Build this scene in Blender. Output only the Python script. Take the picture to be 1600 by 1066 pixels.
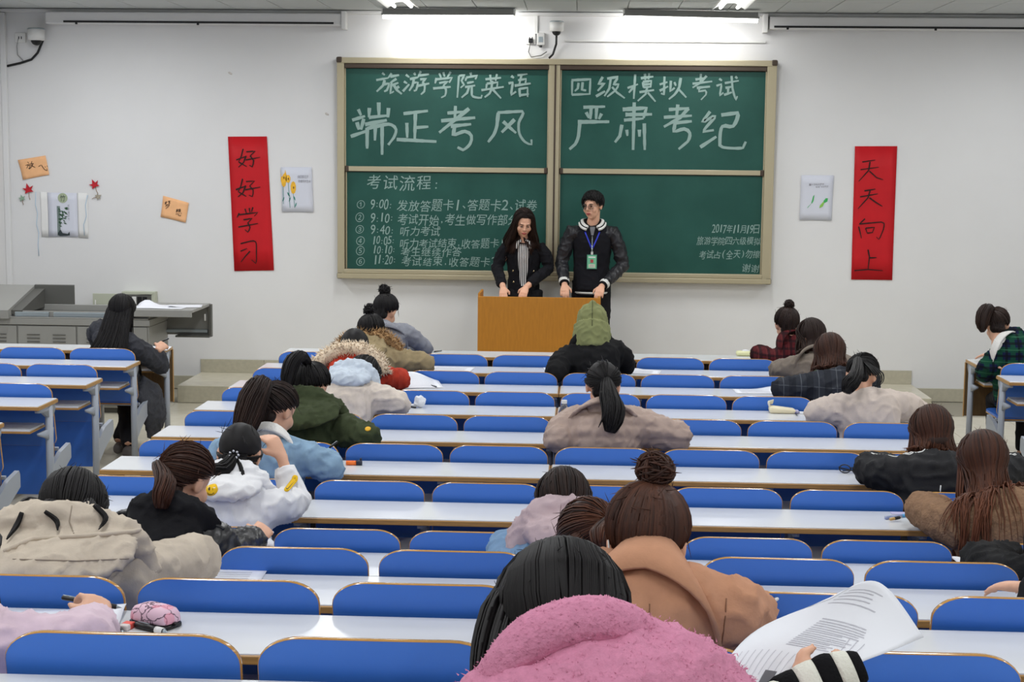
import bpy, bmesh, math, random
import numpy as np
from mathutils import Vector, Matrix, noise
from mathutils.bvhtree import BVHTree
random.seed(7)
SC = bpy.context.scene
COL = SC.collection
for o in list(bpy.data.objects):
    bpy.data.objects.remove(o)

# ---------------------------------------------------------------- camera, world, lights, exposure
cam_d = bpy.data.cameras.new('camera')
cam = bpy.data.objects.new('camera', cam_d)
COL.objects.link(cam)
cam_d.sensor_width = 36.0
cam_d.lens = 54.0
cam_d.clip_start = 0.05
_p, _y, _r = 0.1181, 0.0459, 0.0106
_f = Vector((-math.sin(_y) * math.cos(_p), math.cos(_y) * math.cos(_p), -math.sin(_p)))
_rt = Vector((math.cos(_y), math.sin(_y), 0))
_up = _rt.cross(_f)
_r2 = _rt * math.cos(_r) + _up * math.sin(_r)
_u2 = -_rt * math.sin(_r) + _up * math.cos(_r)
cam.matrix_world = Matrix(((_r2.x, _u2.x, -_f.x, 0), (_r2.y, _u2.y, -_f.y, 0), (_r2.z, _u2.z, -_f.z, 2.17), (0, 0, 0, 1)))
SC.camera = cam
cam_d.dof.use_dof = False

w = bpy.data.worlds.new('world')
SC.world = w
w.use_nodes = True
w.node_tree.nodes['Background'].inputs[0].default_value = (0.8, 0.86, 1.0, 1)
w.node_tree.nodes['Background'].inputs[1].default_value = 0.25
SC.view_settings.view_transform = 'Standard'
SC.view_settings.look = 'None'
SC.view_settings.exposure = 0.0
SC.view_settings.gamma = 1.0
SC.view_settings.use_curve_mapping = False
SC.cycles.use_denoising = True
SC.cycles.max_bounces = 6
SC.cycles.diffuse_bounces = 4
SC.cycles.glossy_bounces = 3
SC.cycles.transmission_bounces = 4
SC.cycles.caustics_reflective = False
SC.cycles.caustics_refractive = False

def area(name, loc, sx, sy, energy, color=(1, 0.985, 0.96), rot=(0, 0, 0)):
    d = bpy.data.lights.new(name, 'AREA')
    d.shape = 'RECTANGLE'
    d.size, d.size_y = sx, sy
    d.energy = energy
    d.color = color
    o = bpy.data.objects.new(name, d)
    o.location = loc
    o.rotation_euler = rot
    COL.objects.link(o)
    return o
LAMP_E = 19.4
for lx in (-4.2, -1.55, 1.15, 3.85):          # tubes of the ceiling fittings, running along the room
    for ly, k_ in ((12.3, 1.3), (9.6, 1.3), (6.9, 1.25), (4.2, 1.15), (1.5, 1.15), (-1.2, 1.15)):
        area('ceiling_tube', (lx, ly, 3.37), 0.22, 1.2, LAMP_E * k_ * (1.25 if lx < -4 else 1.0), (0.97, 0.985, 1.0))
for bx in (-1.18, 0.87):                       # the two board lamps, turned to the wall
    area('board_tube', (bx, 13.75, 3.39), 1.18, 0.05, 13.0, (1, 0.99, 0.97), (math.radians(42), 0, 0))

# ---------------------------------------------------------------- helpers
MATS = {}
def nodes_of(m):
    return m.node_tree.nodes, m.node_tree.links
def mat(name, col, rough=0.6, spec=0.5, bump=0.0, bscale=60.0, var=0.0, vscale=8.0, metal=0.0, sheen=0.0, coat=0.0, stretch=None, bdist=0.01, emit=None, wr=0.0):
    """principled material with noise colour variation and noise bump in object space"""
    if name in MATS:
        return MATS[name]
    m = bpy.data.materials.new(name)
    m.use_nodes = True
    n, l = nodes_of(m)
    b = n['Principled BSDF']
    b.inputs['Base Color'].default_value = (*col, 1)
    b.inputs['Roughness'].default_value = rough
    b.inputs['Specular IOR Level'].default_value = spec
    b.inputs['Metallic'].default_value = metal
    if sheen:
        b.inputs['Sheen Weight'].default_value = sheen
        b.inputs['Sheen Tint'].default_value = (*[min(1, c * 1.5 + .1) for c in col], 1)
    if coat:
        b.inputs['Coat Weight'].default_value = coat
        b.inputs['Coat Roughness'].default_value = 0.12
    if emit:
        b.inputs['Emission Color'].default_value = (1, 0.99, 0.97, 1)
        b.inputs['Emission Strength'].default_value = emit
    if bump or var or wr:
        tc = n.new('ShaderNodeTexCoord')
        src = tc.outputs['Object']
        if stretch:
            mp = n.new('ShaderNodeMapping')
            mp.inputs['Scale'].default_value = stretch
            l.new(src, mp.inputs[0])
            src = mp.outputs[0]
    if var:
        t = n.new('ShaderNodeTexNoise')
        t.inputs['Scale'].default_value = vscale
        t.inputs['Detail'].default_value = 4
        l.new(src, t.inputs['Vector'])
        r = n.new('ShaderNodeValToRGB')
        r.color_ramp.elements[0].position = 0.3
        r.color_ramp.elements[1].position = 0.7
        r.color_ramp.elements[0].color = (*[max(0, c * (1 - var)) for c in col], 1)
        r.color_ramp.elements[1].color = (*[min(1, c * (1 + var)) for c in col], 1)
        l.new(t.outputs['Fac'], r.inputs[0])
        l.new(r.outputs[0], b.inputs['Base Color'])
    if bump:
        t2 = n.new('ShaderNodeTexNoise')
        t2.inputs['Scale'].default_value = bscale
        t2.inputs['Detail'].default_value = 3
        l.new(src, t2.inputs['Vector'])
        bp = n.new('ShaderNodeBump')
        bp.inputs['Strength'].default_value = bump
        bp.inputs['Distance'].default_value = bdist
        l.new(t2.outputs['Fac'], bp.inputs['Height'])
        l.new(bp.outputs[0], b.inputs['Normal'])
        if wr:
            t3 = n.new('ShaderNodeTexNoise')
            t3.noise_type = 'RIDGED_MULTIFRACTAL'
            t3.inputs['Scale'].default_value = 6.5
            t3.inputs['Detail'].default_value = 2.5
            t3.inputs['Distortion'].default_value = 0.7
            l.new(src, t3.inputs['Vector'])
            bp2 = n.new('ShaderNodeBump')
            bp2.inputs['Strength'].default_value = wr
            bp2.inputs['Distance'].default_value = 0.02
            l.new(t3.outputs['Fac'], bp2.inputs['Height'])
            l.new(bp2.outputs[0], bp.inputs['Normal'])
    MATS[name] = m
    return m
def srgb(r, g, b):
    f = lambda c: (c / 255 / 12.92) if c / 255 <= 0.04045 else ((c / 255 + 0.055) / 1.055) ** 2.4
    return (f(r), f(g), f(b))

def link(o, parent=None):
    COL.objects.link(o)
    if parent is not None:
        o.parent = parent
    return o
def empty(name, loc, label=None, cat=None, group=None, rotz=0):
    o = bpy.data.objects.new(name, None)
    o.empty_display_size = 0.05
    o.location = loc
    o.rotation_euler = (0, 0, rotz)
    COL.objects.link(o)
    tag(o, label, cat, group)
    return o
def tag(o, label=None, cat=None, group=None, kind=None):
    if label: o['label'] = label
    if cat: o['category'] = cat
    if group: o['group'] = group
    if kind: o['kind'] = kind
    return o
def mesh_obj(name, verts, faces, m, parent=None, smooth=False, loc=None):
    me = bpy.data.meshes.new(name)
    me.from_pydata([tuple(v) for v in verts], [], faces)
    if smooth:
        me.polygons.foreach_set('use_smooth', [True] * len(me.polygons))
    me.materials.append(m)
    me.update()
    o = bpy.data.objects.new(name, me)
    if loc is not None:
        o.location = loc
    return link(o, parent)
class MB:
    """collects simple solids into one mesh"""
    def __init__(s):
        s.v, s.f = [], []
    def add(s, vs, fs):
        k = len(s.v)
        s.v += [tuple(v) for v in vs]
        s.f += [tuple(i + k for i in f) for f in fs]
        return s
    def box(s, x0, x1, y0, y1, z0, z1):
        vs = [(x, y, z) for x in (x0, x1) for y in (y0, y1) for z in (z0, z1)]
        return s.add(vs, [(0, 1, 3, 2), (4, 6, 7, 5), (0, 4, 5, 1), (2, 3, 7, 6), (0, 2, 6, 4), (1, 5, 7, 3)])
    def bbox(s, x0, x1, y0, y1, z0, z1, b=0.004):
        """box with chamfered edges"""
        bm = bmesh.new()
        r = bmesh.ops.create_cube(bm, size=1)
        for v in bm.verts:
            v.co = Vector(((x0 + x1) / 2 + v.co.x * (x1 - x0), (y0 + y1) / 2 + v.co.y * (y1 - y0), (z0 + z1) / 2 + v.co.z * (z1 - z0)))
        bmesh.ops.bevel(bm, geom=bm.edges[:], offset=b, segments=2, affect='EDGES', profile=0.5)
        bm.verts.index_update()
        s.add([v.co[:] for v in bm.verts], [[v.index for v in f.verts] for f in bm.faces])
        bm.free()
        return s
    def tube(s, pts, radii, seg=8, ref=None, cap=True):
        vs, fs = tube_mesh(pts, radii, seg, ref, cap)
        return s.add(vs, fs)
    def prism(s, outline, axis, a0, a1):
        """closed 2-D outline extruded along an axis ('x','y' or 'z')"""
        n = len(outline)
        def P(p, a):
            return {'x': (a, p[0], p[1]), 'y': (p[0], a, p[1]), 'z': (p[0], p[1], a)}[axis]
        vs = [P(p, a0) for p in outline] + [P(p, a1) for p in outline]
        fs = [tuple(range(n))[::-1], tuple(range(n, 2 * n))] + [(i, (i + 1) % n, n + (i + 1) % n, n + i) for i in range(n)]
        return s.add(vs, fs)
    def ell(s, c, r, R=None, seg=16, ring=10):
        vs, fs = ell_mesh(c, r, R, seg, ring)
        return s.add(vs, fs)
    def build(s, name, m, parent=None, smooth=False, loc=None):
        return mesh_obj(name, s.v, s.f, m, parent, smooth, loc)
def tube_mesh(pts, radii, seg=8, ref=None, cap=True):
    pts = [Vector(p) for p in pts]
    n = len(pts)
    rad = [(r, r) if not isinstance(r, (tuple, list)) else r for r in (radii if isinstance(radii, (list, tuple)) and len(radii) == n else [radii] * n)]
    tang = []
    for i in range(n):
        a, b = pts[max(i - 1, 0)], pts[min(i + 1, n - 1)]
        t = (b - a)
        tang.append(t.normalized() if t.length > 1e-9 else Vector((0, 0, 1)))
    if ref is None:
        ref = Vector((1, 0, 0)) if abs(tang[0].x) < 0.8 else Vector((0, 1, 0))
    ref = Vector(ref)
    vs, fs = [], []
    for i in range(n):
        t = tang[i]
        a = ref - t * ref.dot(t)
        if a.length < 1e-6:
            a = t.orthogonal()
        a.normalize()
        ref = a if not isinstance(ref, tuple) else ref
        b = t.cross(a)
        for k in range(seg):
            th = 2 * math.pi * k / seg
            vs.append(pts[i] + a * (rad[i][0] * math.cos(th)) + b * (rad[i][1] * math.sin(th)))
    for i in range(n - 1):
        for k in range(seg):
            k2 = (k + 1) % seg
            fs.append((i * seg + k, i * seg + k2, (i + 1) * seg + k2, (i + 1) * seg + k))
    if cap:
        fs.append(tuple(range(seg))[::-1])
        fs.append(tuple(range((n - 1) * seg, n * seg)))
    return vs, fs
def ell_mesh(c, r, R=None, seg=16, ring=10):
    c = Vector(c)
    if not isinstance(r, (tuple, list)):
        r = (r, r, r)
    vs, fs = [], []
    for i in range(1, ring):
        ph = math.pi * i / ring
        for k in range(seg):
            th = 2 * math.pi * k / seg
            p = Vector((r[0] * math.sin(ph) * math.cos(th), r[1] * math.sin(ph) * math.sin(th), r[2] * math.cos(ph)))
            vs.append(c + (R @ p if R is not None else p))
    top = len(vs); p = Vector((0, 0, r[2])); vs.append(c + (R @ p if R is not None else p))
    bot = len(vs); vs.append(c - (R @ p if R is not None else p))
    for i in range(ring - 2):
        for k in range(seg):
            k2 = (k + 1) % seg
            fs.append((i * seg + k, (i + 1) * seg + k, (i + 1) * seg + k2, i * seg + k2))
    for k in range(seg):
        k2 = (k + 1) % seg
        fs.append((top, k, k2))
        fs.append((bot, (ring - 2) * seg + k2, (ring - 2) * seg + k))
    return vs, fs

# ---------------------------------------------------------------- materials of the room
M_wall = mat('white_paint', srgb(226, 226, 226), 0.75, 0.3, bump=0.15, bscale=220, var=0.012, vscale=3, bdist=0.002)
M_ceil = mat('ceiling_white', srgb(196, 200, 200), 0.7, 0.3)
M_tile = mat('beige_tile', srgb(205, 199, 180), 0.25, 0.5, var=0.05, vscale=9)
M_tile2 = mat('beige_step_tile', srgb(182, 177, 158), 0.35, 0.5, var=0.07, vscale=26)
M_grout = mat('grout', srgb(150, 145, 130), 0.8)
M_lam = mat('white_laminate', srgb(217, 219, 221), 0.24, 0.5, var=0.015, vscale=5)
M_ply = mat('plywood_edge', srgb(176, 132, 72), 0.30, 0.5, var=0.16, vscale=30, stretch=(0.4, 4, 6))
M_rim = mat('lacquered_plywood_rim', srgb(190, 142, 76), 0.16, 0.6, var=0.12, vscale=30, coat=0.5)
M_blue = mat('blue_laminate', srgb(60, 116, 208), 0.34, 0.45, bump=0.06, bscale=500, bdist=0.001)
M_steel = mat('grey_enamel', srgb(160, 167, 178), 0.38, 0.5)
M_wood = mat('tan_board', srgb(186, 124, 40), 0.45, 0.4, var=0.08, vscale=14, stretch=(4, 4, 0.6))
M_darkwood = mat('brown_board', srgb(112, 88, 58), 0.5, 0.4, var=0.25, vscale=8, stretch=(5, 5, 1))
M_champ = mat('champagne_aluminium', srgb(176, 166, 138), 0.32, 0.5, metal=0.15)
M_brown = mat('dark_brown_trim', srgb(74, 62, 52), 0.4, 0.4, metal=0.2)
M_chalk = mat('chalk', srgb(142, 166, 160), 0.9, 0.1)
M_black = mat('black_plastic', srgb(26, 26, 28), 0.4, 0.4)
M_white = mat('white_plastic', srgb(228, 228, 226), 0.4, 0.4)
M_paper = mat('paper', srgb(232, 234, 240), 0.7, 0.2)
M_print = mat('printed_grey', srgb(150, 150, 158), 0.8, 0.1)
M_ink = mat('black_ink', srgb(34, 16, 16), 0.6, 0.3)
M_tube = mat('lit_tube', (1, 1, 1), 0.5, 0.2, emit=7.0)
M_gsteel = mat('console_grey', srgb(150, 150, 146), 0.45, 0.4, var=0.02, vscale=4)
M_gdark = mat('console_inside', srgb(92, 92, 88), 0.5, 0.4)
M_rail = mat('zinc_rail', srgb(170, 182, 188), 0.3, 0.5, metal=0.6)
def chalkboard():
    m = mat('chalkboard_green', srgb(36, 96, 82), 0.5, 0.35, var=0.0)
    n, l = nodes_of(m)
    b = n['Principled BSDF']
    tc = n.new('ShaderNodeTexCoord')
    t = n.new('ShaderNodeTexNoise'); t.inputs['Scale'].default_value = 2.6; t.inputs['Detail'].default_value = 6
    l.new(tc.outputs['Object'], t.inputs['Vector'])
    r = n.new('ShaderNodeValToRGB')
    r.color_ramp.elements[0].position = 0.35; r.color_ramp.elements[1].position = 0.8
    r.color_ramp.elements[0].color = (*srgb(20, 72, 63), 1); r.color_ramp.elements[1].color = (*srgb(34, 86, 76), 1)
    l.new(t.outputs['Fac'], r.inputs[0]); l.new(r.outputs[0], b.inputs['Base Color'])
    return m
M_green = chalkboard()

# ---------------------------------------------------------------- handwriting, in wall coordinates (x, z)
CH_L1='-1.848,2.931 -1.824,2.912;-1.902,2.866 -1.793,2.886;-1.824,2.867 -1.84,2.818 -1.898,2.763;-1.836,2.828 -1.786,2.837 -1.805,2.776 -1.83,2.764;-1.762,2.928 -1.793,2.886;-1.774,2.898 -1.694,2.913;-1.718,2.88 -1.774,2.843;-1.762,2.849 -1.774,2.746 -1.741,2.767;-1.774,2.816 -1.7,2.844;-1.743,2.825 -1.712,2.777 -1.669,2.743;-1.694,2.811 -1.728,2.783;-1.632,2.917 -1.601,2.893;-1.65,2.856 -1.619,2.838;-1.659,2.767 -1.601,2.832;-1.558,2.934 -1.545,2.912;-1.595,2.877 -1.521,2.894;-1.56,2.875 -1.57,2.821 -1.601,2.772;-1.564,2.845 -1.523,2.849 -1.539,2.778 -1.56,2.772;-1.496,2.949 -1.521,2.894;-1.508,2.91 -1.422,2.923;-1.502,2.876 -1.446,2.882 -1.481,2.852;-1.481,2.852 -1.461,2.827 -1.465,2.767 -1.495,2.74;-1.52,2.818 -1.419,2.84;-1.329,2.932 -1.311,2.889;-1.292,2.941 -1.28,2.902;-1.225,2.945 -1.255,2.896;-1.354,2.889 -1.366,2.84;-1.354,2.877 -1.212,2.893 -1.239,2.848;-1.329,2.844 -1.249,2.86 -1.292,2.823;-1.292,2.823 -1.267,2.787 -1.275,2.732 -1.31,2.713;-1.384,2.795 -1.224,2.811;-1.15,2.909 -1.164,2.714;-1.15,2.909 -1.101,2.918 -1.126,2.867 -1.103,2.83 -1.135,2.803;-1.046,2.94 -1.04,2.916;-1.083,2.894 -1.091,2.865;-1.083,2.895 -0.984,2.914 -1.002,2.88;-1.076,2.846 -1.015,2.858;-1.094,2.81 -1.002,2.825;-1.057,2.813 -1.075,2.758 -1.125,2.715;-1.033,2.816 -1.032,2.74 -1.001,2.72 -0.946,2.716 -0.94,2.741;-0.91,2.881 -0.769,2.896;-0.867,2.923 -0.861,2.86;-0.806,2.93 -0.818,2.867;-0.897,2.841 -0.903,2.793;-0.897,2.842 -0.799,2.855 -0.805,2.809;-0.946,2.783 -0.743,2.815;-0.848,2.869 -0.854,2.802 -0.872,2.753 -0.915,2.72;-0.842,2.79 -0.767,2.712;-0.677,2.913 -0.652,2.895;-0.701,2.846 -0.664,2.856 -0.675,2.743 -0.632,2.774;-0.621,2.919 -0.53,2.932;-0.585,2.92 -0.602,2.841;-0.615,2.875 -0.541,2.887 -0.549,2.847;-0.645,2.826 -0.5,2.848;-0.602,2.804 -0.595,2.725;-0.602,2.798 -0.528,2.809 -0.527,2.726;-0.595,2.741 -0.515,2.753'
CH_L2='-2.066,2.603 -2.041,2.548;-2.122,2.504 -2.004,2.542;-2.078,2.486 -2.06,2.419;-2.016,2.518 -2.041,2.419;-2.135,2.357 -1.991,2.407;-1.879,2.666 -1.877,2.543;-1.964,2.616 -1.969,2.53;-1.969,2.53 -1.786,2.55;-1.79,2.617 -1.795,2.532;-2.004,2.466 -1.805,2.507;-1.91,2.47 -1.973,2.432;-1.985,2.438 -1.985,2.248;-1.985,2.43 -1.83,2.467 -1.761,2.465 -1.72,2.422 -1.742,2.349 -1.792,2.284;-1.91,2.439 -1.914,2.322;-1.848,2.452 -1.848,2.194;-1.653,2.567 -1.43,2.594;-1.544,2.577 -1.55,2.332;-1.544,2.442 -1.426,2.452;-1.622,2.485 -1.618,2.35;-1.715,2.334 -1.351,2.318;-1.18,2.641 -1.185,2.519;-1.253,2.576 -1.099,2.59;-1.309,2.506 -1,2.537;-1.056,2.618 -1.173,2.523 -1.327,2.399;-1.222,2.458 -1.036,2.478;-1.185,2.464 -1.199,2.382 -1.092,2.413 -1.033,2.374 -1.045,2.3 -1.109,2.245 -1.159,2.269;-0.79,2.584 -0.802,2.468 -0.832,2.382 -0.881,2.318;-0.797,2.584 -0.575,2.598 -0.604,2.494 -0.597,2.397 -0.547,2.324 -0.485,2.302 -0.488,2.346;-0.642,2.524 -0.758,2.407;-0.746,2.505 -0.628,2.402'
CH_R1='-0.126,2.875 -0.127,2.747;-0.133,2.879 0.037,2.889 0.033,2.753;-0.069,2.857 -0.075,2.807 -0.102,2.782;-0.032,2.863 -0.037,2.795 0.001,2.789;-0.127,2.75 0.039,2.758;0.148,2.911 0.111,2.846 0.166,2.854 0.104,2.786;0.09,2.737 0.171,2.784;0.188,2.896 0.282,2.912 0.246,2.844 0.29,2.847 0.263,2.791 0.191,2.734;0.22,2.897 0.209,2.809 0.166,2.74;0.233,2.822 0.278,2.773 0.349,2.723;0.372,2.814 0.466,2.849;0.439,2.936 0.43,2.718;0.432,2.83 0.385,2.773;0.49,2.902 0.602,2.918;0.526,2.942 0.53,2.887;0.564,2.946 0.559,2.893;0.509,2.868 0.516,2.818;0.509,2.87 0.584,2.88 0.579,2.825;0.516,2.845 0.578,2.852;0.516,2.821 0.585,2.827;0.48,2.778 0.611,2.798;0.548,2.818 0.536,2.762 0.466,2.699;0.555,2.775 0.626,2.695;0.66,2.848 0.729,2.87;0.702,2.919 0.7,2.757 0.674,2.77;0.661,2.792 0.736,2.832;0.76,2.882 0.756,2.787 0.795,2.82;0.791,2.87 0.805,2.837;0.847,2.908 0.836,2.827 0.794,2.758 0.745,2.717;0.83,2.808 0.901,2.734;1.027,2.946 1.023,2.866;0.979,2.894 1.06,2.907;0.954,2.857 1.129,2.879;1.078,2.928 1.029,2.87 0.955,2.822;0.993,2.82 1.111,2.833;1.018,2.826 1.012,2.789 1.069,2.798 1.076,2.761 1.033,2.714;1.191,2.904 1.216,2.886;1.168,2.84 1.211,2.855 1.201,2.753 1.232,2.781;1.242,2.865 1.366,2.887;1.249,2.822 1.305,2.833;1.274,2.824 1.272,2.775;1.238,2.76 1.307,2.784;1.3,2.93 1.312,2.819 1.346,2.717 1.357,2.751;1.334,2.924 1.353,2.906'
CH_R2='-0.022,2.639 0.174,2.647;0.048,2.639 0.043,2.533;0.098,2.644 0.094,2.534;0.004,2.595 0.03,2.543;0.143,2.584 0.119,2.534;-0.07,2.507 0.214,2.512;-0.051,2.501 -0.062,2.382 -0.092,2.306 -0.142,2.261;0.332,2.623 0.545,2.638 0.522,2.548;0.358,2.577 0.597,2.582;0.346,2.527 0.522,2.544;0.435,2.687 0.433,2.261;0.328,2.486 0.311,2.385 0.268,2.328;0.373,2.442 0.38,2.386;0.486,2.443 0.488,2.381;0.529,2.5 0.538,2.262;0.827,2.671 0.817,2.553;0.747,2.625 0.928,2.639;0.704,2.556 0.955,2.573;0.922,2.639 0.849,2.553 0.706,2.471;0.806,2.507 0.956,2.523;0.806,2.509 0.795,2.431 0.889,2.454 0.94,2.417 0.923,2.341 0.843,2.272;1.117,2.612 1.051,2.518 1.162,2.569 1.059,2.43 1.155,2.446;1.037,2.292 1.179,2.388;1.218,2.581 1.362,2.601 1.327,2.483 1.23,2.479 1.212,2.344 1.238,2.294 1.42,2.29 1.444,2.346'
INK_H1='-3.139,2.235 -3.156,2.169 -3.183,2.112;-3.203,2.133 -3.109,2.169;-3.112,2.173 -3.136,2.11 -3.184,2.067;-3.177,2.112 -3.106,2.073;-3.109,2.209 -3.028,2.216 -3.076,2.17;-3.073,2.17 -3.043,2.131 -3.057,2.071 -3.083,2.087;-3.116,2.134 -2.982,2.16;-3.146,1.962 -3.163,1.896 -3.19,1.839;-3.21,1.86 -3.116,1.896;-3.118,1.9 -3.143,1.836 -3.191,1.794;-3.183,1.839 -3.113,1.8;-3.115,1.936 -3.035,1.943 -3.082,1.897;-3.08,1.897 -3.049,1.857 -3.059,1.798 -3.088,1.813;-3.123,1.861 -2.982,1.887;-3.127,1.687 -3.114,1.645;-3.087,1.694 -3.081,1.652;-3.053,1.701 -3.067,1.658;-3.181,1.646 -3.202,1.604;-3.182,1.631 -3.007,1.655 -3.041,1.619;-3.142,1.585 -3.061,1.599 -3.102,1.558;-3.102,1.561 -3.082,1.515 -3.103,1.472 -3.129,1.494;-3.19,1.517 -3.008,1.553;-3.171,1.364 -3.083,1.388 -3.029,1.382 -3.024,1.289 -3.029,1.182 -3.071,1.215;-3.172,1.294 -3.111,1.32;-3.084,1.295 -3.125,1.25 -3.169,1.193'
INK_H2='2.5,2.175 2.617,2.194;2.487,2.106 2.649,2.13;2.57,2.178 2.56,2.1 2.474,2;2.567,2.094 2.634,2.036 2.692,2.018;2.529,1.916 2.627,1.933;2.492,1.861 2.65,1.891;2.58,1.919 2.563,1.854 2.476,1.753;2.576,1.854 2.642,1.809 2.695,1.778;2.544,1.665 2.494,1.616;2.489,1.593 2.519,1.486;2.494,1.616 2.688,1.637 2.718,1.602 2.698,1.53 2.674,1.478 2.652,1.501;2.551,1.58 2.569,1.531;2.554,1.58 2.631,1.588 2.614,1.539;2.569,1.534 2.62,1.542;2.581,1.385 2.596,1.319 2.588,1.201;2.597,1.31 2.661,1.314;2.465,1.192 2.588,1.204 2.72,1.195'
INK_N1='-5.154,2.095 -5.143,2.082;-5.174,2.062 -5.13,2.076;-5.149,2.068 -5.164,2.033;-5.147,2.061 -5.13,2.063 -5.139,2.034 -5.148,2.036;-5.112,2.1 -5.126,2.07;-5.124,2.076 -5.097,2.081;-5.104,2.076 -5.121,2.045 -5.141,2.027;-5.123,2.065 -5.082,2.043;-5.053,2.052 -5.029,2.068;-5.025,2.068 -5.001,2.031 -4.97,2.016 -4.976,2.035;-4.991,2.053 -4.987,2.046;-4.971,2.06 -4.967,2.053'
INK_N2='-3.875,1.734 -3.85,1.739;-3.861,1.747 -3.866,1.714;-3.864,1.732 -3.875,1.719;-3.845,1.745 -3.821,1.75;-3.832,1.752 -3.837,1.721;-3.834,1.739 -3.823,1.728;-3.85,1.719 -3.871,1.699;-3.855,1.712 -3.832,1.717 -3.846,1.695 -3.867,1.679;-3.857,1.703 -3.851,1.699;-3.77,1.667 -3.748,1.671;-3.759,1.678 -3.762,1.645;-3.76,1.665 -3.773,1.649;-3.759,1.662 -3.75,1.654;-3.743,1.674 -3.744,1.645;-3.743,1.674 -3.73,1.676 -3.73,1.647;-3.742,1.664 -3.731,1.665;-3.742,1.655 -3.731,1.656;-3.766,1.636 -3.771,1.625;-3.757,1.638 -3.749,1.62 -3.728,1.614 -3.728,1.625;-3.742,1.638 -3.739,1.632;-3.726,1.641 -3.719,1.634'
SMALL_L=[('考试流程:', -2.001, -1.313, 1.941, 1.949, 0.138), ('9:00:', -1.957, -1.753, 1.746, 1.748, 0.094), ('发放答题卡1、答题卡2、试卷', -1.714, -0.424, 1.734, 1.75, 0.105), ('9:10:', -1.957, -1.741, 1.619, 1.621, 0.088), ('考试开始,考生做写作部分', -1.708, -0.598, 1.603, 1.617, 0.1), ('9:40:', -1.957, -1.736, 1.509, 1.512, 0.088), ('听力考试', -1.686, -1.311, 1.499, 1.504, 0.094), ('10:05:', -1.94, -1.73, 1.413, 1.416, 0.083), ('听力考试结束,收答题卡1', -1.686, -0.716, 1.386, 1.399, 0.088), ('10:10:', -1.935, -1.724, 1.328, 1.33, 0.077), ('考生继续作答', -1.68, -1.112, 1.309, 1.317, 0.083), ('11:20:', -1.927, -1.719, 1.235, 1.238, 0.083), ('考试结束,收答题卡2', -1.674, -0.789, 1.221, 1.233, 0.083), ('①', -2.087, -2.003, 1.741, 1.742, 0.08), ('②', -2.098, -2.014, 1.624, 1.625, 0.08), ('③', -2.098, -2.014, 1.516, 1.517, 0.08), ('④', -2.091, -2.007, 1.412, 1.413, 0.08), ('⑤', -2.093, -2.009, 1.315, 1.316, 0.08), ('⑥', -2.091, -2.007, 1.221, 1.222, 0.08)]
SMALL_R=[('2017年11月19日', 1.162, 1.591, 1.557, 1.562, 0.075), ('旅游学院四六级模拟', 1.027, 1.607, 1.446, 1.453, 0.075), ('考试占(全天)勿擦', 1.051, 1.604, 1.322, 1.33, 0.075), ('谢谢', 1.442, 1.602, 1.201, 1.203, 0.072)]
SKIP_SEATS = set()
# ---------------------------------------------------------------- room shell
YW = 14.10
XL, XR, YB = -5.37, 5.15, -2.6
ZC = 3.50
def struct(o):
    o['kind'] = 'structure'
    return o
wf = struct(MB().box(XL - .15, XR + .15, YW, YW + .2, -.1, ZC + .15).build('wall_front', M_wall))
struct(MB().box(XL - .2, XL, YB, YW + .2, -.1, ZC + .15).build('wall_left', M_wall))
struct(MB().box(XR, XR + .2, YB, YW + .2, -.1, ZC + .15).build('wall_right', M_wall))
struct(MB().box(XL - .15, XR + .15, YB - .2, YB, -.1, ZC + .15).build('wall_back', M_wall))
ceil = struct(MB().box(XL - .15, XR + .15, YB - .1, YW + .1, ZC, ZC + .1).build('ceiling', M_ceil))
# metal ceiling panels near the front wall
me = None
for j in range(2):
    for i in range(24):
        x = XL + .44 * i
        if me is None:
            p = MB().bbox(.004, .436, .004, .892, -.012, 0, .003).build('ceiling_panel', M_ceil, ceil)
            me = p.data
        else:
            p = link(bpy.data.objects.new('ceiling_panel', me), ceil)
        p.location = (x, 12.22 + .9 * j, ZC)
floor = struct(MB().box(XL - .15, XR + .15, YB - .1, YW + .1, -.1, -.006).build('floor', M_grout))
me = None
def floor_tile(x, y):
    global me
    if me is None:
        p = MB().bbox(.002, .598, .002, .598, -.008, 0, .0015).build('floor_tile', M_tile, floor)
        me = p.data
    else:
        p = link(bpy.data.objects.new('floor_tile', me), floor)
    p.location = (x, y, 0)
for j in range(16):
    y = 13.25 - .6 * (j + 1)
    for i in range(17):
        x = XL + .6 * i
        near_gap = (-3.9 < x < -2.0) or (1.5 < x < 3.3)
        if (j < 3) or near_gap or (j < 6 and x < -2 or x > 1.5 and j < 6):
            if x < 4.2:
                floor_tile(x, y)
struct(MB().box(XL, XR, YB, 13.25 - .6 * 16, -.006, 0).build('trim_5', M_tile))
# raised platform in front of the board, with facing tiles
PX0, PX1, PY, PZ = -3.56, 3.02, 13.25, .155
plat = struct(MB().box(PX0 + .01, PX1 - .01, PY + .01, YW, 0, PZ - .008).build('platform', M_grout))
n = 11
wd = (PX1 - PX0) / n
rme = tme = None
for i in range(n):
    x = PX0 + wd * i
    o = MB().bbox(.002, wd - .002, 0, .012, .002, PZ - .002, .002).build('riser_tile', M_tile2, plat) if rme is None else link(bpy.data.objects.new('riser_tile', rme), plat)
    rme = o.data; o.location = (x, PY - .002, 0)
    for y0 in (PY, PY + .30):
        dpt = .298 if y0 == PY else .548
        o = MB().bbox(.002, wd - .002, .002, dpt, 0, .009, .002).build('platform_tile', M_tile, plat)
        o.location = (x, y0, PZ - .009)
for x in (PX0 - .002, PX1 - .010):
    MB().bbox(x, x + .012, PY + .01, YW - .01, .002, PZ - .012, .002).build('side_tile', M_tile2, plat)
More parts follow.
